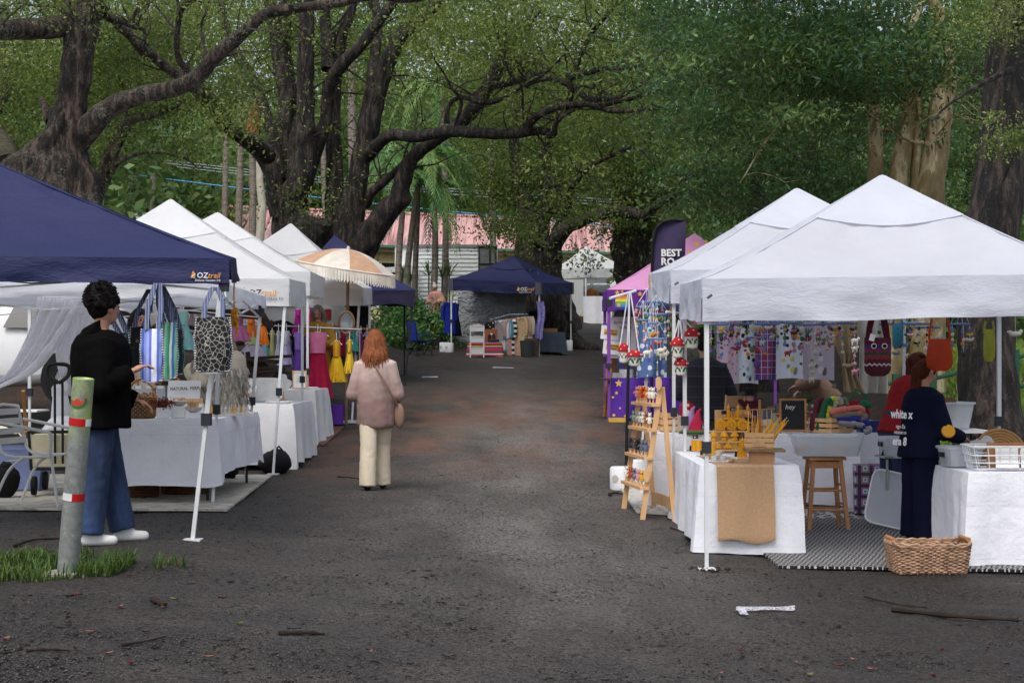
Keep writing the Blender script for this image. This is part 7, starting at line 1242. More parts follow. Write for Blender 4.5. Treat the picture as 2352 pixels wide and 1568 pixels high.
for(c_,y_,l1_,l2_)in((1401,764,'EMF','Protection'),(1406,798,'Chemtrail','Protection')):
 p=at(c_,y_,dz-.12);b_=MB().box(p,(.33,.01,.25),RM=Matrix.Rotation(R(6),3,'Y')).build('notice',MATS['paper'],ez,smooth=False);MB().box(p+V((.01,-.008,.01)),(.24,.004,.1),RM=Matrix.Rotation(R(6),3,'Y')).build('yellow_strip',M('hi_yellow','d9a93c',.7),b_,smooth=False);text('lettering',l1_,.05,p+V((.01,-.014,.02)),(1,0,-.1),Z,MATS['black_ink'],b_,align='CENTER');text('lettering',l2_,.05,p+V((.01,-.014,-.03)),(1,0,-.1),Z,MATS['black_ink'],b_,align='CENTER')
p=at(1430,775,dz-.05);b_=MB().box(p,(.5,.01,.75)).build('poster',MATS['paper'],ez,smooth=False);[text('lettering',s,.07,p+V((0,-.01,.25-.09*k)),X,Z,M('mauve_ink','8a5a7a',.7),b_,align='CENTER')for k,s in enumerate(('BLOOMED','MANUKAS'))]
# == people
def remesh(mb,voxel,name,mat,parent,it=4,amp=0,sc=6.,seed=0,fac=.5):
 me=bpy.data.meshes.new(name);me.from_pydata([tuple(p)for p in mb.v],[],mb.f);t=bpy.data.objects.new(name,me);COL.objects.link(t)
 m=t.modifiers.new('r','REMESH');m.mode='VOXEL';m.voxel_size=voxel;s=t.modifiers.new('s','SMOOTH');s.factor=fac;s.iterations=it
 t.parent=parent;REM.append((t,mat,amp,sc*1.25,seed));return t
def loft(mb,rings,n=20):
 """closed loft through (centre, rx, ry, R)"""
 vs=[]
 for c,rx,ry,RM in rings:vs+=[c+RM@V((rx*math.cos(6.2832*j/n),ry*math.sin(6.2832*j/n),0))for j in range(n)]
 N=len(rings);mb.add(vs,[(i*n+j,i*n+(j+1)%n,(i+1)*n+(j+1)%n,(i+1)*n+j)for i in range(N-1)for j in range(n)]+[tuple(range(n-1,-1,-1)),tuple((N-1)*n+j for j in range(n))])
def person(label,p,rz,H,top,legs,hair,arms,lean=0,yaw=0,pitch=0,vox=.011,feet=((-.06,0),(.06,0)),shoe='black_cloth',skin='skin',coat=None,fold=.009,knee=(0,0)):
 """top = (material, hem, [(z, rx, ry)...], sleeve radii); legs = (material, hip r, knee r, cuff r, cuff z) or None; arms = ((elbow, wrist), (elbow, wrist)) for the left (-x) and right (+x)"""
 o=thing('person',label,'person',p,rz,'people at the market');h=H;hip=V((0,0,.52*h));RL=Matrix.Rotation(-lean,3,'X');U=lambda x,y,z:hip+RL@V((x*h,y*h,(z-.52)*h))
 RH=RL@Matrix.Rotation(yaw,3,'Z')@Matrix.Rotation(-pitch,3,'X');hc=U(0,.014,.925);L=lambda x,y,z:hc+RH@V((x*h,y*h,z*h));b=MB()
 loft(b,[(U(0,0,z),rx*h,ry*h,RL)for z,rx,ry in((.47,.06,.05),(.5,.085,.06),(.55,.085,.06),(.62,.072,.052),(.7,.085,.06),(.78,.088,.056),(.815,.055,.04),(.845,.028,.028))])
 b.cap(U(0,-.004,.82),.031*h,L(0,-.008,-.03),.03*h);b.ball(hc,(.044*h,.054*h,.064*h),18,14,RH);b.ball(L(0,.016,-.03),(.034*h,.036*h,.036*h),14,10,RH);b.cap(L(0,.05,.004),.006*h,L(0,.06,-.014),.0085*h,8);b.ball(L(0,.044,-.036),(.014*h,.008*h,.006*h),8,6,RH)
 for sg in(-1,1):b.ball(L(sg*.045,-.003,-.004),(.008*h,.014*h,.019*h),8,6,RH);b.ball(L(sg*.018,.043,.012),(.014*h,.008*h,.006*h),8,6,RH)
 ft=[]
 for i,sg in enumerate((-1,1)):
  fx,fy=feet[i];an=V((fx*h,fy*h,.045*h));kn=V((fx*.9*h,(fy*.5+knee[i])*h,.285*h));hp_=V((sg*.05*h,0,.51*h));b.cap(hp_,.05*h,kn,.034*h);b.cap(kn,.034*h,an,.023*h);b.cap(an-V((0,.01*h,.02*h)),.023*h,an+V((0,.085*h,-.025*h)),.018*h);ft.append((hp_,kn,an))
  sh=U(sg*.082,0,.79);el,wr=V(arms[i][0])*h,V(arms[i][1])*h;b.cap(sh,.026*h,el,.02*h);b.cap(el,.022*h,wr,.015*h)
  d=(wr-el).normalized();side=d.cross(V((0,0,1)));side=side.normalized()if side.length>.1 else V((1,0,0));up=side.cross(d);pc=wr+d*.028*h
  b.ball(pc,(.022*h,.026*h,.012*h),10,8,Matrix((side,d,up)).transposed())
  for k in range(4):f0=pc+side*(k-1.5)*.0105*h+d*.018*h;L1=(.024+.004*(k in(1,2)))*h;f1=f0+(d-up*.35).normalized()*L1;b.cap(f0,.0055*h,f1,.005*h,7);b.cap(f1,.005*h,f1+(d*.5-up).normalized()*L1*.8,.0045*h,7)
  t0=wr+d*.014*h+side*-sg*.016*h;t1=t0+(d*.6-side*sg*.8).normalized()*.024*h;b.cap(t0,.0065*h,t1,.0055*h,7);b.cap(t1,.0055*h,t1+(d-up*.5).normalized()*.018*h,.0045*h,7)
 remesh(b,max(.0075,vox*.72),'body',MATS[skin],o,2)
 for sg in(-1,1):
  e=MB().ball(L(sg*.018,.0495,.004),(.0075*h,.003*h,.0045*h),8,6,RH).build('eye',M('eye_dark','1a1412',.3),o);MB().ball(L(sg*.018,.052,.018),(.011*h,.002*h,.002*h),6,4,RH).build('brow',MATS[hair[0]],o)
 MB().ball(L(0,.0525,-.035),(.013*h,.003*h,.004*h),8,5,RH).build('lips',M('lips','8c4a44',.5),o)
 if legs:
  mt,r0,r1,r2,cz=legs;t=MB();loft(t,[(U(0,0,.47)-V((0,0,.02*h)),.075*h,.06*h,Matrix()),(V((0,0,.5*h)),.095*h,.072*h,RL),(V((0,0,.56*h)),.088*h,.066*h,RL),(V((0,0,.6*h)),.078*h,.06*h,RL)])
  for hp_,kn,an in ft:c=V((an.x,an.y,cz*h));t.tube([hp_+V((0,0,.02*h)),hp_.lerp(kn,.5),kn,kn.lerp(c,.5),c],[r0*h,(r0+r1)/2*h,r1*h,(r1+r2)/2*h,r2*h],14)
  remesh(t,vox,'trousers',MATS[mt],o,3,fold*.7,7,3)
 for hp_,kn,an in ft:
  s=MB();s.cap(V((an.x,an.y-.012*h,.026*h)),.025*h,V((an.x,an.y+.085*h,.022*h)),.021*h,12);s.cap(an,.026*h,an+V((0,.03*h,-.01*h)),.024*h);s.v=[V((q.x,q.y,max(q.z,.004)))for q in s.v];remesh(s,.012,'shoe',MATS[shoe],o,1)
 tm,prof,sr=top;t=MB();loft(t,[(U(0,0,z),rx*h,ry*h,RL)for z,rx,ry in prof])
 for i,sg in enumerate((-1,1)):sh=U(sg*.088,0,.785);el,wr=V(arms[i][0])*h,V(arms[i][1])*h;t.tube([sh+(sh-el).normalized()*.02*h,sh,sh.lerp(el,.5),el,el.lerp(wr,.5),wr],[.02*h,sr[0]*h,(sr[0]+sr[1])/2*h,sr[1]*h,(sr[1]+sr[2])/2*h,sr[2]*h],14);t.ball(el,sr[1]*h,10,8)
 g=remesh(t,vox,coat or 'jumper',MATS[tm],o,3,fold,6,8)
 hm,style=hair;t=MB();t.ball(L(0,-.008,.013),(.05*h,.058*h,.06*h),16,12,RH)
 cut=[(0,-.03,-.02,.045),(0,-.02,0,.05)]
 for x,y,z,r in(cut[1:]if style=='curly' else cut):t.ball(L(x,y,z),r*h,12,9)
 if style=='curly':
  rng=random.Random(1)
  for k in range(110):a,c_=rng.uniform(0,6.28),rng.uniform(-.15,1);s_=math.sqrt(1-c_*c_);t.ball(L(.054*s_*math.cos(a),-.016+.056*s_*math.sin(a),.02+.066*c_),rng.uniform(.012,.02)*h,6,5)
 if style in('long','mid'):
  zz=-.15 if style=='mid' else-.24;WI=1.25 if style=='mid' else 1.15
  for k in range(13):a=math.pi*(-.12+1.24*k/12);x,y=.05*math.cos(a),-.05*math.sin(a)-.004;t.tube([L(x*.6,y*.6,.045),L(x,y,.01),L(x*1.1,y*1.05,-.04),L(x*WI,y*1.15-.01,-.04)+V((0,-.006*h,(zz*.6+.04)*h)),L(x*(WI+.12)+.006*math.sin(k*3.),y*1.2-.014,-.04)+V((0,-.006*h,(zz+.04+.02*math.sin(k*1.9))*h))],[.012*h,.018*h,.02*h,.02*h,.007*h],7)
 if style=='pony':q0=L(0,-.055,.02);dn=lambda y,z:q0+V((0,y*h,z*h));t.tube([L(0,-.045,.025),q0,dn(-.025,-.03),dn(-.03,-.1),dn(-.03,-.17),dn(-.022,-.235)],[.014*h,.02*h,.028*h,.03*h,.026*h,.008*h],10)
 if style=='bun':t.ball(L(0,-.03,.078),.028*h,10,8)
 sr_=random.Random(len(label));st=MB()
 for k in range({'mid':230,'long':200,'curly':240}.get(style,90)if vox<.013 else 0):
  a=sr_.uniform(-.3,math.pi+.3);x,y=math.cos(a),-math.sin(a);b=sr_.uniform(0,6.28)
  if style in('mid','long'):e=zz*sr_.uniform(.7,1.12);j=sr_.uniform(-.006,.006);w_=.05*(WI+.1);r1=sr_.uniform(.95,1.12);pts=[L(x*.02,y*.025,.074),L(x*.046,y*.052,.045),L(x*.058*r1,y*.064*r1,.0),L(x*w_*1.05*r1,y*.075*r1,-.045)+V((0,0,(e*.6+.045)*h)),L(x*(w_+.012)*r1+j,y*.08*r1-.01,-.045)+V((0,0,(e+.045)*h))]
  elif style=='curly':c_=sr_.uniform(-.1,1);s_=math.sqrt(1-c_*c_);q=(.062*s_*math.cos(b),-.016+.064*s_*math.sin(b),.02+.076*c_);pts=[L(q[0]*.9,q[1]*.9,q[2]-.004)]+[L(q[0]+.009*math.cos(i*1.5+b),q[1]+.009*math.sin(i*1.5+b),q[2]+.003*i)for i in range(5)]
  else:pts=[L(x*.03,.03,.06),L(x*.05,-.005,.05+.01*y),L(x*.05,-.045,.03+.02*y),L(0,-.06,.022)]
  st.tube(pts,[.0022*h]*len(pts),3)
 if st.v:st.build('loose_strands',MATS[hm],o)['kind']='stuff'
 remesh(t,vox,'hair',MATS[hm],o,1,.006 if style!='curly' else .008,16 if style=='curly' else 22,5);return o,U,L,h
def hairmat(nm,a,b):
 m,n=mk(nm);nz=n.noise(n.coord((1,1,.16)),60,4,.7);n.l(n.ramp(nz,[(.3,a),(.7,b)]),n.bsdf.inputs['Base Color']);n.bsdf.inputs['Roughness'].default_value=.7;n.bsdf.inputs['Specular IOR Level'].default_value=.12;n.bump(nz,.012,.9)
hairmat('hair_black','0b0a0a','1b1614');hairmat('hair_auburn','5e3120','9a603e');hairmat('hair_dark','120e0c','2b1f1a');hairmat('hair_grey','4a423d','857c75');hairmat('hair_white','a9a49c','d6d2cb');hairmat('hair_chestnut','2f150f','5a2b1d');hairmat('hair_blond','7d6a58','b09c86')
m,n=mk('denim');v=n.coord();c=n.ramp(n.noise(n.coord((1,1,.3)),7,5,.65),[(.3,'141f38'),(.55,'223556'),(.8,'354c75')]);n.l(c,n.bsdf.inputs['Base Color']);n.bsdf.inputs['Roughness'].default_value=.9;n.bump(n.noise(v,120,2),.004,.4)
m,n=mk('tie_dye');v=n.coord();sp=n.new('SeparateXYZ');n.l(v,sp.inputs[0]);f=n.math('ADD',n.math('MULTIPLY',sp.outputs[2],.9),n.math('MULTIPLY',n.noise(v,5,4),.35));n.l(n.ramp(n.math('SUBTRACT',f,.72),[(.0,'7a615d'),(.3,'8a716c'),(.5,'a38c86'),(.72,'c4b1a7')]),n.bsdf.inputs['Base Color']);n.bsdf.inputs['Roughness'].default_value=.95;n.bump(n.noise(n.coord((1,1,.3)),90,3),.004,.5)
M('hoodie_black','070708',.95,var=.25,spec=.08);M('cream_knit','cbbfa9',.95,var=.06,bump=.3,bscale=120);M('mustard','8c6a22',.95,var=.15);M('navy_fleece','11142a',.95,var=.15,spec=.1);M('red_knit','7d1418',.95,var=.12);M('beige_knit','8a6f5c',.95,var=.1,bump=.4,bscale=60);M('dusty_pink','a87e70',.95);M('rust_shirt','6b3f22',.9);stripes('dark_jumper',['14141f','181826','12121a','2a2838','151520','1b1a28'],9.,2);M('grey_trouser','5a5450',.9);M('white_shoe','d2d2d0',.5,var=.05)
TOP=lambda w,d,hem:[(hem,w*1.02,d*1.02),(hem+.01,w*1.05,d*1.05),(.55,w,d),(.64,w*.97,d),(.72,w*1.02,d*1.04),(.78,w*1.0,d*.98),(.815,w*.78,d*.8),(.84,.045,.045)]
p=gp(232,11.1);o,U,L,h=person('young man in black hoodie and wide jeans holding a striped bag',p,R(-72),1.81,('hoodie_black',TOP(.13,.112,.455),(.058,.052,.034)),('denim',.06,.054,.053,.05),('hair_black','curly'),(((-.14,.03,.6),(-.12,.14,.56)),((.15,-.01,.615),(.13,.105,.675))),yaw=R(28),feet=((-.065,.085),(.065,-.045)),shoe='white_shoe',coat='hoodie',fold=.012)
mb=MB();loft(mb,[(U(0,-.03,.8),.075*h,.05*h,Matrix.Rotation(R(25),3,'X')),(U(0,-.045,.83),.08*h,.05*h,Matrix.Rotation(R(30),3,'X')),(U(0,-.035,.862),.065*h,.04*h,Matrix.Rotation(R(30),3,'X'))]);remesh(mb,.012,'hood',MATS['hoodie_black'],o,3,.006)
p=gp(862,16.4);o,U,L,h=person('woman in pale pink tie-dyed knit and cream trousers walking away',p,R(4),1.68,('tie_dye',[(.385,.108,.085),(.405,.122,.092),(.52,.124,.088),(.62,.12,.084),(.7,.112,.08),(.77,.1,.07),(.81,.085,.06),(.83,.05,.045)],(.045,.05,.036)),('cream_knit',.062,.054,.054,.025),('hair_auburn','mid'),(((-.132,-.005,.59),(-.105,.11,.62)),((.132,-.005,.59),(.11,.11,.62))),feet=((-.045,-.1),(.045,.08)),knee=(.0,.03),coat='poncho_top',fold=.012,vox=.012)
bg_=MB();bg_.ball(U(.15,-.02,.46),(.055,.04,.13),12,9);q=bg_.build('shoulder_bag',M('tan_bag','8a6f60',.8),None,'tan shoulder bag at the walking woman\'s hip','bag',loc=(0,0,0));q.matrix_world=Matrix.Translation(p)@Matrix.Rotation(R(4),4,'Z');MB().tube([U(-.06,-.02,.83),U(0,-.075,.77),U(.06,-.105,.68),U(.11,-.1,.58),U(.14,-.03,.52)],.011,6).build('strap',MATS['tan_bag'],q)
x=wx(318,16.4);person('young woman with long dark hair behind the perfume stall',(x,16.4,.12),R(-150),1.74,('cream_knit',TOP(.105,.075,.5),(.035,.03,.025)),('black_cloth',.06,.05,.045,.04),('hair_dark','long'),(((-.14,.03,.62),(-.1,.12,.6)),((.14,.03,.62),(.1,.12,.6))),yaw=R(15))
p=gp(515,17.1);o,U,L,h=person('person in shaggy cream coat holding up a cut lemon',p+V((0,0,.02)),R(55),1.7,('cream_knit',TOP(.15,.12,.36),(.07,.07,.06)),('black_cloth',.06,.05,.05,.03),('hair_blond','mid'),(((-.15,.05,.64),(-.1,.19,.7)),((.15,.03,.6),(.13,.06,.47))),coat='shaggy_coat')
rng=np.random.default_rng(4);P=[]
for k in range(2600):
 z=rng.uniform(.38,.8);a=rng.uniform(0,6.283);w=.155 if z<.74 else .1;P.append(tuple(U(w*math.cos(a),w*.8*math.sin(a),z)))
P+=[tuple(U(.14+.05*math.cos(a),.04+.05*math.sin(a),z))for a,z in zip(rng.uniform(0,6.283,700),rng.uniform(.46,.78,700))]+[tuple(U(-.14+.06*math.cos(a),.06+.05*math.sin(a),z))for a,z in zip(rng.uniform(0,6.283,600),rng.uniform(.52,.78,600))]
v_,q_=leaf_mesh(np.array(P),.11,.02,2.6,spread=.8);f_=np_obj('shag',v_,q_,M('shag','b9b1a6',.95,var=.2,scale=30),o);f_['kind']='stuff'
mb=MB();c=at(455,812,17.1);mb.ball(c,(.034,.03,.03),12,9);mb.build('cut_lemon',M('lemon','d6cf5a',.5),None,'cut lemon raised in the hand of the coated person','lemon')
p=V((wx(731,24.75),24.75,wz(699,24.75)-1.7));person('woman with long greying hair in a mustard cardigan sorting dresses',p,R(172),1.7,('mustard',TOP(.12,.09,.3),(.05,.045,.035)),('grey_trouser',.06,.055,.06,.03),('hair_grey','long'),(((-.16,.03,.62),(-.06,.13,.64)),((.16,.03,.62),(.04,.15,.65))),pitch=R(28),coat='long_cardigan',vox=.014)
p=V((wx(1003,54),54,wz(651,54)-1.6));person('white-haired woman in dusty pink cardigan among the garden plants',p,R(150),1.6,('dusty_pink',TOP(.14,.1,.3),(.07,.065,.05)),('grey_trouser',.06,.055,.05,.03),('hair_white','bun'),(((-.18,.03,.6),(-.12,.15,.6)),((.18,.03,.6),(.14,.15,.6))),pitch=R(32),lean=R(8),coat='cardigan',vox=.022)
p=V((wx(1359,69.6),69.6,wz(649,69.6)-1.62));person('white-haired person in brown shirt at the far white tent',p,R(-20),1.62,('rust_shirt',TOP(.13,.1,.45),(.05,.045,.04)),('grey_trouser',.06,.055,.05,.03),('hair_white','short'),(((-.15,.03,.6),(-.1,.12,.6)),((.17,.05,.62),(.16,.16,.6))),coat='shirt',vox=.025)
p=gp(1618,16.95);person('dark-haired visitor in a dark patterned jumper seen from behind',p+V((0,0,.03)),R(8),1.72,('dark_jumper',TOP(.135,.1,.45),(.055,.05,.04)),('grey_trouser',.065,.055,.055,.03),('hair_dark','curly'),(((-.16,.03,.62),(-.1,.13,.6)),((.17,.03,.62),(.12,.13,.6))))
p=gp(1905,19.1);person('person in beige knit bending behind the rose tea towel',p,R(75),1.66,('beige_knit',TOP(.12,.09,.48),(.06,.055,.045)),('grey_trouser',.06,.055,.05,.03),('hair_blond','short'),(((-.17,.1,.66),(-.12,.22,.62)),((.2,.06,.62),(.13,.2,.58))),lean=R(42),pitch=R(20))
p=gp(2058,15.2);o,U,L,h=person('woman in red top with a dark ponytail leaning over a tub',p+V((0,0,.03)),R(-62),1.66,('red_knit',TOP(.115,.085,.47),(.045,.04,.032)),('denim',.07,.06,.055,.03),('hair_chestnut','pony'),(((-.14,.2,.62),(-.06,.3,.58)),((.14,.2,.62),(.06,.3,.58))),lean=R(22),pitch=R(25))
p=gp(2112,13.55);o,U,L,h=person('girl with auburn ponytail in navy tracksuit with white back print',p+V((0,0,.035)),R(-70),1.6,('navy_fleece',TOP(.125,.1,.45),(.055,.052,.036)),('navy_fleece',.072,.066,.068,.03),('hair_chestnut','pony'),(((-.13,.06,.61),(-.07,.19,.6)),((.14,.06,.6),(.09,.2,.565))),pitch=R(18),lean=R(5),coat='hoodie',shoe='black_cloth')
bx=U(0,-.125,.6);RL=Matrix.Rotation(R(-5),3,'X')
for s,z,sz in(('white x',.66,.105),('ngo Ex',.605,.05),('ABLISHED 20',.575,.032),('era 8',.515,.1)):text('lettering',s,sz,U(0,-.128,z),(1,0,0),(0,.09,1),MATS['white_ink'],o,align='CENTER',bold=.003 if sz>.06 else 0)
mb=MB();q=at(2178,990,13.3);mb.lathe([(0.001,-.02),(.055,-.015),(.06,0),(.055,.015),(0.001,.02)],q,18,Matrix.Rotation(R(70),3,'X'));mb.build('round_candle',MATS['wax'],None,'round yellow candle in the far hand of the girl','candle')
# == clothes stall at the end of the track, garden, far tent
d=50.8;m,n=mk('silver_tarp');v=n.coord();n.l(n.ramp(n.noise(v,2.5,5),[(.3,'a4a8ad'),(.7,'c8ccd0')]),n.bsdf.inputs['Base Color']);n.bsdf.inputs['Metallic'].default_value=.1;n.bsdf.inputs['Roughness'].default_value=.38;n.bump(n.math('ADD',n.noise(n.coord((1,1,2)),3.2,5,.7),n.noise(v,9,3)),.25,.9)
mb=MB();mb.sheet(lambda u,v:at(1052+158*u-4*v,668+116*v,51.2-.6*u)+V((0,.1*noise.noise(V((u*6,v*5,0))),.04*math.sin(u*9)*(1-v))),30,20,.005,(0,-1,0));mb.build('silver_tarp',MATS['silver_tarp'],None,'creased silver tarpaulin closing the back of the clothes stall','tarpaulin')
rk=thing('clothes_rack','steel clothes rack on castors full of hanging coats','clothes rack',gp(1172,48.6),world=True);zr_=wz(722,48.4);xa,xb=wx(1128,48.6),wx(1212,48.2);zb_=float(G(0,48.5))+.12
MB().tube([(xa,48.8,zr_-.15),((xa+xb)/2,48.5,zr_),(xb,48.2,zr_)],.022,7).build('rail_bar',MATS['steel'],rk)
for x,y in((xa,48.8),(xb,48.2)):MB().tube([(x,y,zb_),(x,y,zr_-.05)],.02,7).build('upright',MATS['steel'],rk);MB().tube([(x,y-.3,zb_),(x,y+.3,zb_)],.02,7).build('foot_bar',MATS['steel'],rk);[MB().ball((x,y+s_,zb_-.06),(.03,.05,.05),8,6).build('castor',MATS['tyre'],rk)for s_ in(-.28,.28)]
MB().tube([(xa,48.8,zb_),(xb,48.2,zb_)],.02,7).build('base_bar',MATS['steel'],rk)
motif('print_blackflower','121214',['c98a96','cfc6a8','2a2a2c','b9a98a'],10,.3);stripes('print_stripe',['17171a','cfcfcf'],6.,2);motif('print_patch','9a8a72',['8c3a2c','b59a5a','5a6a52','c9b6a0'],8,.35);stripes('print_check',['8aa0b5','d6dade','6f8aa5'],9.,0)
for k,(px,col,kd,l,hh)in enumerate(((1133,'print_blackflower','shirt','black shirt with pale flowers at the front of the rack',1.15),(1143,'9a9498','coat','mauve grey coat second on the rack',1.2),(1152,'d9dadc','shirt','white shirt on the rack',1.0),(1158,'print_check','shirt','blue checked shirt on the rack',1.0),(1164,'4f8a8c','shirt','teal shirt on the rack',1.1),(1170,'print_stripe','coat','black and white striped dress on the rack',1.35),(1181,'c08f88','coat','long dusty pink coat at the front of the rack',1.5),(1196,'c9ab86','shirt','sand coloured blouse on the rack',1.3),(1204,'print_patch','coat','patchwork coat near the end of the rack',1.4),(1211,'b8ad9c','coat','grey cream coat last on the rack',1.35))):
 t=(px-1128)/84;garment(l,V((xa+(xb-xa)*t,48.8-.6*t-.03,zr_-.16*(1-t))),.52,hh,kd,[col],'clothes on the steel rack',V((.75,-.65,0))if px!=1181 and px!=1133 else V((1,-.1,0)),k,.14,'black_metal')
garment('bright blue coat hung on the left tent pole',at(1033,690,49.9),.42,1.05,'coat',['1f2f9a'],None,seed=3,hang='black_metal');garment('dark navy dress hung beside the blue coat',at(1046,693,50.4),.4,1.1,'dress',['181c3c'],None,seed=4,hang='black_metal')
mb=MB();mb.sheet(lambda u,v:at(1232+17*u+3*math.sin(v*5),692+(82+8*math.sin(u*3))*v,48.1)+V((0,.03*math.sin(u*12),0)),8,14,.006,(0,-1,0));mb.build('fringed_scarf',motif('scarf','8a86c4',['5a58a8','c9c6e0','7a4a9a'],12,.3),None,'violet patterned scarf hanging on the front tent leg','scarf')
stripes('serape',['b3203a','c92a6a','2a2f7a','d9a02a','1c1c24','c23a4a','2f6a8c','d66a2a','a81f5a','e0dccb','8c1a5a','1f5a3a'],2.1,2,noisy=.3);zs=wz(786,47.6);xs0,xs1=wx(1076,47.6),wx(1152,47.6)
table('low table under the striped blanket',xs0,xs1,47.6,48.3,zs,'wood_dark','clothes stall tables');cloth('bright striped blanket on the low table',xs0,xs1,47.6,48.3,zs,(.42,.5,.4,.55),'serape',seed=3.1,fold=.04,name='striped_blanket',cat='blanket',group=None,clamp=False)
MB().box(at(1128,812,47.8),(.45,.03,.62)).build('leaning_board',M('board_brown','5a3a28',.8),None,'brown board leaning under the striped blanket table','board',smooth=False);o=thing('pinboard','tan pinboard with a small white label on the blanket table','pinboard',V((wx(1127,48.2),48.2,zs+.012)));MB().box((0,0,.2),(.42,.03,.4)).build('board',M('cork','94583a',.85),o,smooth=False);MB().box((.02,-.02,.25),(.07,.006,.05)).build('label_card',MATS['paper'],o,smooth=False)
for k,(px,l)in enumerate(((1124,'left brown boot on the striped blanket'),(1134,'right brown boot on the striped blanket'))):mb=MB();mb.cap((0,0,.06),.05,(.0,0,.2),.055);mb.cap((0,0,.05),.05,(.14,-.06,.04),.045);mb.jitter(.01,9);mb.v=[V((q.x,q.y,max(0,q.z)))for q in mb.v];mb.build('boot',M('boot_brown','3a2a24',.7),None,l,'boot',loc=V((wx(px,47.8),47.8,zs+.012)))
o=thing('tower_shelf','white three-tier trolley with shoes at the front of the clothes stall','shelf tower',gp(1096,46.9));ww,hh=.4,.95
for a in(-1,1):
 for b in(-1,1):MB().tube([(a*ww/2,b*.16,0),(a*ww/2,b*.16,hh)],.018,7).build('post',MATS['white_plastic'],o)
for z in(.12,.45,.78):MB().box((0,0,z+.07),(ww-.03,.3,.14),taper=1.05).build('bin',MATS['white_plastic'],o,smooth=False);MB().tube([(-ww/2,-.16,z+.16),(ww/2,-.16,z+.16)],.014,6).build('rail',MATS['white_plastic'],o)
for z in(.6,.93):mb=MB();mb.ball((0,0,z+.02),(.15,.1,.05),10,7);mb.jitter(.04,9);mb.build('shoes',M('pale_shoes','a89088',.8),o)
xt0,xt1=wx(1226,48.9),wx(1296,49.6);zt2=wz(763,49);table('table under the dark blue cloth',xt0,xt1,49.0,49.8,zt2,group='clothes stall tables');cloth('dark blue grey cloth on the side table of the clothes stall',xt0,xt1,49.,49.8,zt2,(.62,.7,.4,.6),M('slate_cloth','39424e',.9),seed=1.7,fold=.05,group=None);mb=MB();mb.box(V((wx(1258,49.4),49.4,zt2+.07)),(.6,.4,.12));mb.build('open_case',M('case_tan','7a5a3c',.7),None,'brown open suitcase on the blue grey cloth','suitcase',smooth=False)
MB().lathe([(.2,0),(.24,.55),(.22,.55),(.18,.02),(0,.02)],gp(1222,47.9),16).build('wicker_bin',M('bin_brown','5a463a',.85),None,'brown bin beside the rack of clothes','bin');MB().lathe([(.19,0),(.22,.5),(.2,.5),(.17,.02),(0,.02)],gp(1211,47.6),16).build('grey_bin',M('bin_grey','35383c',.6),None,'dark grey bin left of the brown one','bin')
weight('left white weight at the clothes tent foot',gp(1019,49.0),.13,.3);weight('second white weight beside it at the clothes tent foot',gp(1032,48.9),.13,.3);weight('white weight at the right leg of the clothes tent',gp(1304,50.8),.16,.34)
mb=MB();mb.sheet(lambda u,v:V((wx(1215,51.8)+1.4*u,51.7+.3*math.sin(u*3),wz(715,52)-1.25*v)),14,6,.01,(0,-1,0));mb.build('black_screen',MATS['black_cloth'],None,'black cloth screen round the tree foot behind the clothes tent','screen')
def camp(label,p,rz,col,sc=1.):
 o=thing('camp_chair',label,'camp chair',p,rz,'folding camp chairs');c=M('canvas_'+col,col,.8);s=sc
 for a in(-1,1):
  for(q,r)in(((a*.28*s,-.25*s,0),(-a*.26*s,-.22*s,.42*s)),((a*.28*s,.25*s,0),(-a*.26*s,.22*s,.42*s)),((a*.28*s,-.25*s,0),(a*.28*s,.22*s,.42*s)),((a*.28*s,.22*s,0),(a*.3*s,.22*s,.62*s)),((a*.26*s,-.24*s,.0),(a*.28*s,-.3*s,.95*s))):MB().tube([q,r],.013*s,6).build('leg',MATS['black_metal'],o)
  MB().box((a*.29*s,0,.6*s),(.06*s,.46*s,.02*s)).build('armrest',c,o,smooth=False)
 MB().sheet(lambda u,v:V(((u-.5)*.54*s,(v-.5)*.46*s,(.42-.07*math.sin(math.pi*u)*math.sin(math.pi*v))*s)),8,8,.01,(0,0,1)).build('seat',c,o);MB().sheet(lambda u,v:V(((u-.5)*.54*s,(-.2-.1*v-.05*math.sin(math.pi*u))*s,(.42+.55*v)*s)),8,8,.01,(0,1,0)).build('backrest',c,o)
camp('blue folding camp chair at the edge of the garden',gp(966,47.5),R(-60),'2440a8',1.05);camp('dark grey camp chair near the garden plants',gp(1008,51.5),R(-110),'1f2228');MB().box(gp(1000,50.3)+V((0,0,.2)),(.36,.25,.4)).build('shopping_sack',motif('sack','1a2420',['8a8f3a','a8242a','c9c9c4'],7,.3),None,'dark shopping sack with red handles by the camp chairs','bag',smooth=False)
rng=random.Random(21)
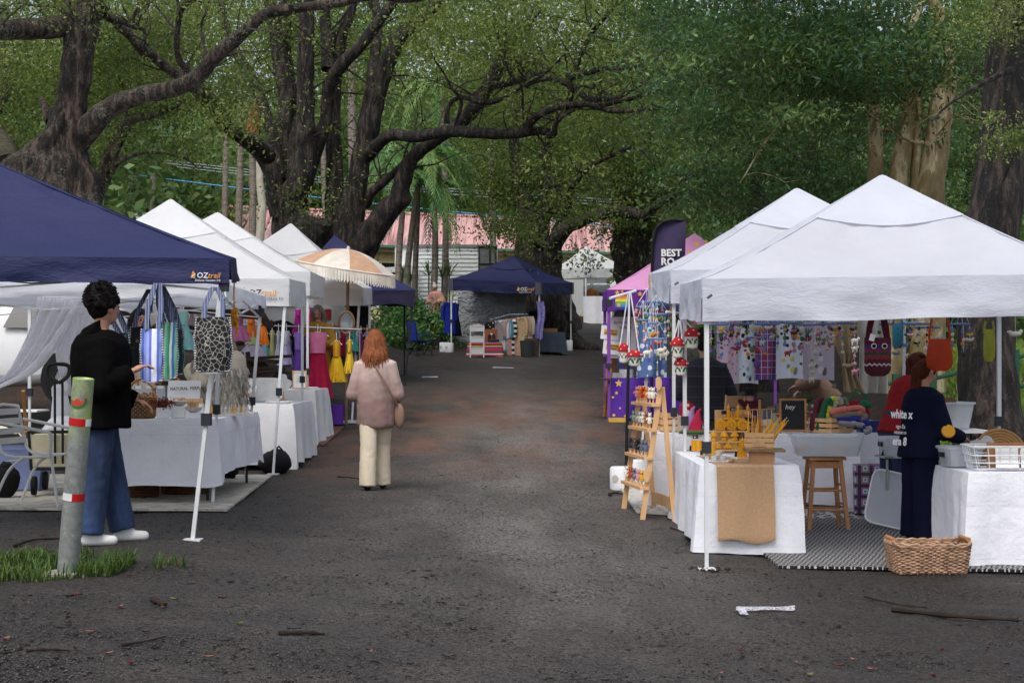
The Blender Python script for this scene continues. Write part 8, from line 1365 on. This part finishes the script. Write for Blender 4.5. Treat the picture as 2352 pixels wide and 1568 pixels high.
def plant(label,px,py,d,kind,n_,L_,mat='leaf_plant',tone=.4):
 b=at(px,py,d);b.z=float(G(b.x,d))if py is None else b.z;o=thing('garden_plant',label,'plant',b,group='plants of the garden bank')
 for k in range(n_):
  a=6.283*k/n_+rng.uniform(-.3,.3);l=L_*rng.uniform(.7,1.15);e=rng.uniform(.35,1.2)if kind!='spiky' else rng.uniform(.1,1.35);w=l*(.2 if kind=='broad' else .03 if kind=='spiky' else .1);dr_=.5 if kind=='broad' else .15
  def fn(u,v):s_=v*l;rr_=s_*math.cos(e);z=s_*math.sin(e)-dr_*l*v*v;ww=w*math.sin(math.pi*min(1,v*.93+.07))*(u-.5)*2;return V((math.cos(a)*rr_-math.sin(a)*ww,math.sin(a)*rr_+math.cos(a)*ww,z+.25*abs(ww)+(.35*L_ if kind=='spiky' else 0)))
  q=MB().grid(fn,2,7).build('leaf',MATS[mat],o);t_=q.data.attributes.new('tone','FLOAT','FACE');t0=min(1,max(0,tone+rng.uniform(-.3,.3)));t_.data.foreach_set('value',[t0]*len(q.data.polygons))
 if kind=='spiky':MB().tube([(0,0,-.8),(0,0,.35*L_)],.03,6).build('stem',MATS['palm_bark'],o)
spots=[(888,'broad'),(905,'thin'),(922,'broad'),(935,'broad'),(950,'thin'),(965,'broad'),(980,'broad'),(996,'thin'),(1012,'broad'),(1024,'broad'),(1040,'thin')];ordn=['first','second','third','fourth','fifth','sixth','seventh','eighth','ninth','tenth','eleventh']
for r_,(dd,yy,row)in enumerate(((50.2,762,'lower'),(52.2,730,'middle'),(54.6,702,'upper'))):
 for k,(px,kd)in enumerate(spots):
  if(r_==0 and px>950)or(r_ and 975<px<1030):continue
  kk=kd if r_<2 else('spiky' if k%2==0 else 'broad');plant('%s leafy plant, %s from the left in the %s garden row'%({'broad':'broad','thin':'narrow','spiky':'spiky'}[kk],ordn[k],row),px+rng.uniform(-6,6),yy+rng.uniform(-6,8),dd,kk,12 if kk=='broad' else 22,(.62 if kk=='broad' else .55)if r_ else .5,'leaf_plant' if(k+r_)%4 else 'leaf_lime',.35+.2*(k%3==0))
for k,(px,yy)in enumerate(((908,668),(925,655),(943,662),(985,650),(1016,655),(1032,650))):plant('tall spiky dracaena, %s from the left along the truck'%ordn[k],px,yy,58.5,'spiky',30,.75,'leaf_palm',.15)
thicket('ground_cover','low green ground cover filling the garden bank',[(34,875,970,700,790,50.5,55),(22,970,1050,735,790,50.5,53),(25,885,960,770,800,49.4,50)],'leaf_plant',(.16,.08),90,.28)
d=68.2;mb=MB();mb.sheet(lambda u,v:at(1286+54*u,642+80*v,69.4-1.1*u),6,4,.01,(0,-1,0));mb.build('side_panel',MATS['grey_canvas'],None,'pale side panel of the far white tent','tent panel');mb=MB();mb.sheet(lambda u,v:at(1340+66*u,680+60*v+10*u*v,d-.1)+V((0,.06*math.sin(u*12),0)),16,6,.01,(0,-1,0));mb.build('table_drape',MATS['white_cloth'],None,'white drape over the far tent counter','cloth')
o=thing('jewellery_sign','white sign reading SILVER-GOLD-GEMS at the far tent','sign',at(1434,668,d),world=True);MB().box(at(1436,656,d),(1.3,.03,.6)).build('board',MATS['paper'],o,smooth=False);text('lettering','SILVER-GOLD-GEMS',.155,at(1418,652,d-.03),X,Z,MATS['stamp_ink'],o)
x=wx(1385,76);car('grey four-wheel drive behind the far white tent',(x,77,wz(700,77)),R(82),'car_grey','suv')
# ---- lawn behind the right-hand tent
C=box_pts(9000,2040,2352,0,1,19,34);P=np.array([(x,y,float(G(x,y)))for x,y,_ in C]);v_,q_=leaf_mesh(P,.16,.05,-2.2,spread=.6);tag(np_obj('lawn_grass',v_,q_,MATS['leaf_lime'],None,RNG.uniform(0,1,len(P))),'bright lawn seen under the nearest white tent','grass',kind='stuff')
# == litter, gravel, paint, grass
def grass(n_,x0,x1,d0,d1,L_,name,label,edge=None):
 P=[]
 while len(P)<n_:
  x,y=RNG.uniform(x0,x1),RNG.uniform(d0,d1)
  if noise.noise(V((x*5,y*5,4)))>.0 and(edge is None or edge(x,y)):P.append((x,y,float(G(x,y))+.005))
 P=np.array(P);n2=len(P);a=RNG.uniform(0,6.283,n2);l=L_*RNG.uniform(.35,1.7,n2);be=RNG.uniform(.3,1.,n2);dx,dy=np.cos(a),np.sin(a);w=.0045;V_=np.empty((n2,6,3));sx,sy=-dy*w,dx*w
 for k,(t,wd)in enumerate(((0,1.),(.55,.8),(1,.12))):
  cx_=P[:,0]+dx*l*be*t*t*.9;cy_=P[:,1]+dy*l*be*t*t*.9;cz_=P[:,2]+l*t*(1-.45*be*t);V_[:,2*k]=np.stack([cx_-sx*wd,cy_-sy*wd,cz_],1);V_[:,2*k+1]=np.stack([cx_+sx*wd,cy_+sy*wd,cz_],1)
 base=np.arange(n2)[:,None]*6;q_=np.concatenate([base+np.array([0,1,3,2]),base+np.array([2,3,5,4])]);t=RNG.uniform(0,1,n2);return tag(np_obj(name,V_.reshape(-1,3),q_,MATS['leaf_grass'],None,np.concatenate([t,t])),label,'grass',kind='stuff')
grass(2700,wx(-60,9.5),wx(430,9.7),8.8,10.8,.085,'bollard_grass','tufts of green grass round the foot of the bollard',lambda x,y:((x+3.0)/.95)**2+((y-9.75)/.62)**2<.8+.5*noise.noise(V((x*3,y*3,0)))*2)
M('gravel','4d4a47',.75,var=.6,scale=70);M('litter_dark','1c1512',.9,var=.5,scale=50)
def scatter(n_,name,label,mat,size,flat,d0,d1,xr,cat='gravel'):
 y=d0+(d1-d0)*RNG.uniform(0,1,n_)**1.6;x=RNG.uniform(-1,1,n_)*xr*y*.34;k=np.array([noise.noise(V((a*.7,b*.5,9)))for a,b in zip(x,y)])>RNG.uniform(-1.3,.3,n_);x,y=x[k],y[k];n2=len(x);s=size*RNG.uniform(.4,1.4,n2)**1.5;z=G(x,y)
 off=RNG.normal(size=(n2,6,3))*.18+np.array([[1,0,0],[-1,0,0],[0,1,0],[0,-1,0],[0,0,.9],[0,0,-.5]]);a=RNG.uniform(0,6.283,n2);ca,sa=np.cos(a)[:,None],np.sin(a)[:,None];el=RNG.uniform(.5,1.6,n2)[:,None];ox,oy,oz=off[:,:,0]*el,off[:,:,1],off[:,:,2]*flat
 v_=np.stack([ox*ca-oy*sa,ox*sa+oy*ca,oz],2)*s[:,None,None]+np.stack([x,y,z+s*flat*.3],1)[:,None,:];f_=np.array([[0,2,4],[2,1,4],[1,3,4],[3,0,4],[2,0,5],[1,2,5],[3,1,5],[0,3,5]]);tag(np_obj(name,v_.reshape(-1,3),(np.arange(n2)[:,None,None]*6+f_).reshape(-1,3),MATS[mat],None),label,cat,kind='stuff')
scatter(90000,'gravel','loose grey stones over the track','gravel',.0058,.55,6.2,24,1.15);scatter(16000,'dark_gravel','dark wet stones over the track','litter_dark',.007,.5,6.2,26,1.1);scatter(3000,'leaf_litter','dark shreds of bark and leaf on the ground','litter_dark',.016,.12,6.2,24,1.1,'leaf litter')
def grd(px,py,up=0):
 dd=np.linspace(5,80,1500);x=(px-CX)*dd/F;z=G(x,dd);i=int(np.argmax((YH-(z-CAMZ)*F/dd)<py));return V((float(x[i]),float(dd[i]),float(z[i])+up))
FL={'red':'5e2624','pink':'84594f','brown':'4c3a34','green':'636c34'}
leafs=[(276,1400,'pink'),(375,1404,'brown'),(510,1380,'red'),(208,1458,'pink'),(172,1494,'brown'),(250,1507,'pink'),(14,1476,'pink'),(335,1458,'brown'),(850,1507,'pink'),(352,1548,'brown'),(1030,1513,'brown'),(480,1517,'pink'),(180,1370,'red'),(400,1382,'green'),(1655,1553,'pink'),(1828,1530,'pink'),(1925,1533,'red'),(1960,1522,'pink'),(2270,1492,'red'),(2165,1497,'red'),(2310,1530,'brown'),(2000,1543,'pink'),(1527,1310,'red'),(1752,1540,'brown'),(1700,1500,'red'),(1860,1556,'green'),(2145,1556,'red'),(1560,1525,'brown'),(550,1440,'green'),(300,1530,'red')]
leafs.sort();cnt={};ORD=['first','second','third','fourth','fifth','sixth','seventh','eighth','ninth','tenth','eleventh']
for k,(px,py,c)in enumerate(leafs):
 cnt[c]=cnt.get(c,-1)+1
 q0=grd(px,py)
 r2=random.Random(k);mb=MB();l=r2.uniform(.02,.036);mb.sheet(lambda u,v:V(((v-.5)*l*2,(u-.5)*l*.9*math.sin(math.pi*(v*.92+.04)),.012+.006*(v-.5)**2*4+.006*abs(u-.5)*2)),2,5,.0015,(0,0,1));mb.build('fallen_leaf',M('fallen_'+c,FL[c],.7,var=.25,scale=30),None,'small %s fallen leaf on the ground, %s such from the left'%(c,ORD[cnt[c]]),'leaf','fallen leaves on the track',loc=q0,rz=r2.uniform(0,6))
M('twig','2a211b',.9,var=.3);tw=[((2050,1408),(2200,1425),(2340,1432),.022,'thick fallen branch on the ground at the right edge'),((1985,1372),(2060,1392),(2130,1398),.008,'thin stick in front of the wicker basket'),((775,1097),(810,1101),(842,1105),.012,'dark stick lying behind the walking woman'),((350,1385),(362,1392),(380,1400),.02,'short thick stick beside the bollard grass'),((280,1488),(330,1480),(380,1468),.007,'thin twig across the litter at the left'),((640,1460),(700,1462),(745,1464),.014,'pale stick half sunk in the gravel'),((30,1258),(80,1246),(150,1240),.012,'twig on the ground left of the bollard'),((1540,1215),(1580,1228),(1620,1240),.009,'thin twig beside the candle table'),((60,1500),(110,1498),(160,1500),.008,'dark twig at the lower left'),((1400,1140),(1412,1137),(1428,1138),.018,'chunk of dark wood left of the ladder shelf')]
for a,b,c,r,l in tw:mb=MB();mb.tube(smooth3([grd(*a,r),grd(*b,r+.006),grd(*c,r)],5),[r*(.9+.25*math.sin(k*2.))*(1-.04*k)for k in range(11)],7,rough=.25,rs=20);mb.build('twig',MATS['twig'],None,l,'twig')
m,n=mk('spray_paint');n.bsdf.inputs['Base Color'].default_value=(.72,.72,.78,1);nz=n.noise(n.coord(),60,4,.8);n.l(n.ramp(nz,[(.42,0.),(.56,1.)]),n.bsdf.inputs['Alpha'])
def paint(label,quad):mb=MB();a,b,c,d_=[grd(*q,.012)for q in quad];mb.grid(lambda u,v:(lambda p:V((p.x,p.y,float(G(p.x,p.y))+.016+.012*noise.noise(V((p.x*5,p.y*5,3)))+.022*noise.noise(V((p.x*1.4,p.y*1.4,0))))))(a.lerp(b,u).lerp(d_.lerp(c,u),v)),12,3);mb.build('paint_mark',MATS['spray_paint'],None,label,'paint mark','sprayed white marks on the ground')
paint('long arm of the sprayed white L in the right foreground',((1690,1409),(1826,1409),(1826,1401),(1692,1398)));paint('short arm of the sprayed white L in the right foreground',((1700,1418),(1720,1418),(1706,1399),(1690,1399)));paint('sprayed white mark at the foot of the dress stall tent',((770,975),(822,974),(820,969),(775,970)));paint('sprayed white mark before the clothes stall',((1150,1081),(1195,1082),(1196,1078),(1160,1077))if 0 else((1130,846),(1180,848),(1180,845),(1135,843)))
paint('faint sprayed white line on the track behind the walking woman',((968,868),(1006,869),(1005,865),(970,865)))
mb=MB();c=V((wx(1613,12.15),12.15,float(G(wx(1613,12.15),12.15))));[mb.ball(c+V((random.Random(k).gauss(0,.09),random.Random(k+50).gauss(0,.06),0)),random.Random(k+99).uniform(.006,.02),6,5)for k in range(70)];mb.jitter(.006,30);mb.build('dirt_mound',M('loose_dirt','332c27',.95,var=.4,scale=40,bump=1,bscale=60),None,'little mound of loose dirt at the near tent leg','dirt mound')
# ---- evaluate the lettering and the voxel-joined figures in one pass
dg=bpy.context.evaluated_depsgraph_get();new=[]
for t,mat,amp,sc,seed in REM:
 me=bpy.data.meshes.new_from_object(t.evaluated_get(dg));n_=len(me.vertices);co=np.empty(n_*3,np.float32);no=np.empty(n_*3,np.float32);me.vertices.foreach_get('co',co);me.vertex_normals.foreach_get('vector',no);co=co.reshape(-1,3);no=no.reshape(-1,3)
 if amp:
  am=np.array([noise.noise(V((x*sc+seed,y*sc+seed,z*sc*.24)))+.4*noise.noise(V((x,y,z))*sc*2.3)for x,y,z in co.tolist()],np.float32);me.vertices.foreach_set('co',(co+no*am[:,None]*amp).ravel())
 me.polygons.foreach_set('use_smooth',[True]*len(me.polygons));me.materials.clear();me.materials.append(mat);new.append((t,me))
tx=[]
for t,mat in TEXTS:
 me=bpy.data.meshes.new_from_object(t.evaluated_get(dg));me.materials.clear();me.materials.append(mat);tx.append((t,me))
for t,me in new:t.modifiers.clear();t.data=me
for t,me in tx:
 o=bpy.data.objects.new('lettering',me);COL.objects.link(o);o.parent=t.parent;o.matrix_basis=t.matrix_basis.copy();bpy.data.objects.remove(t)
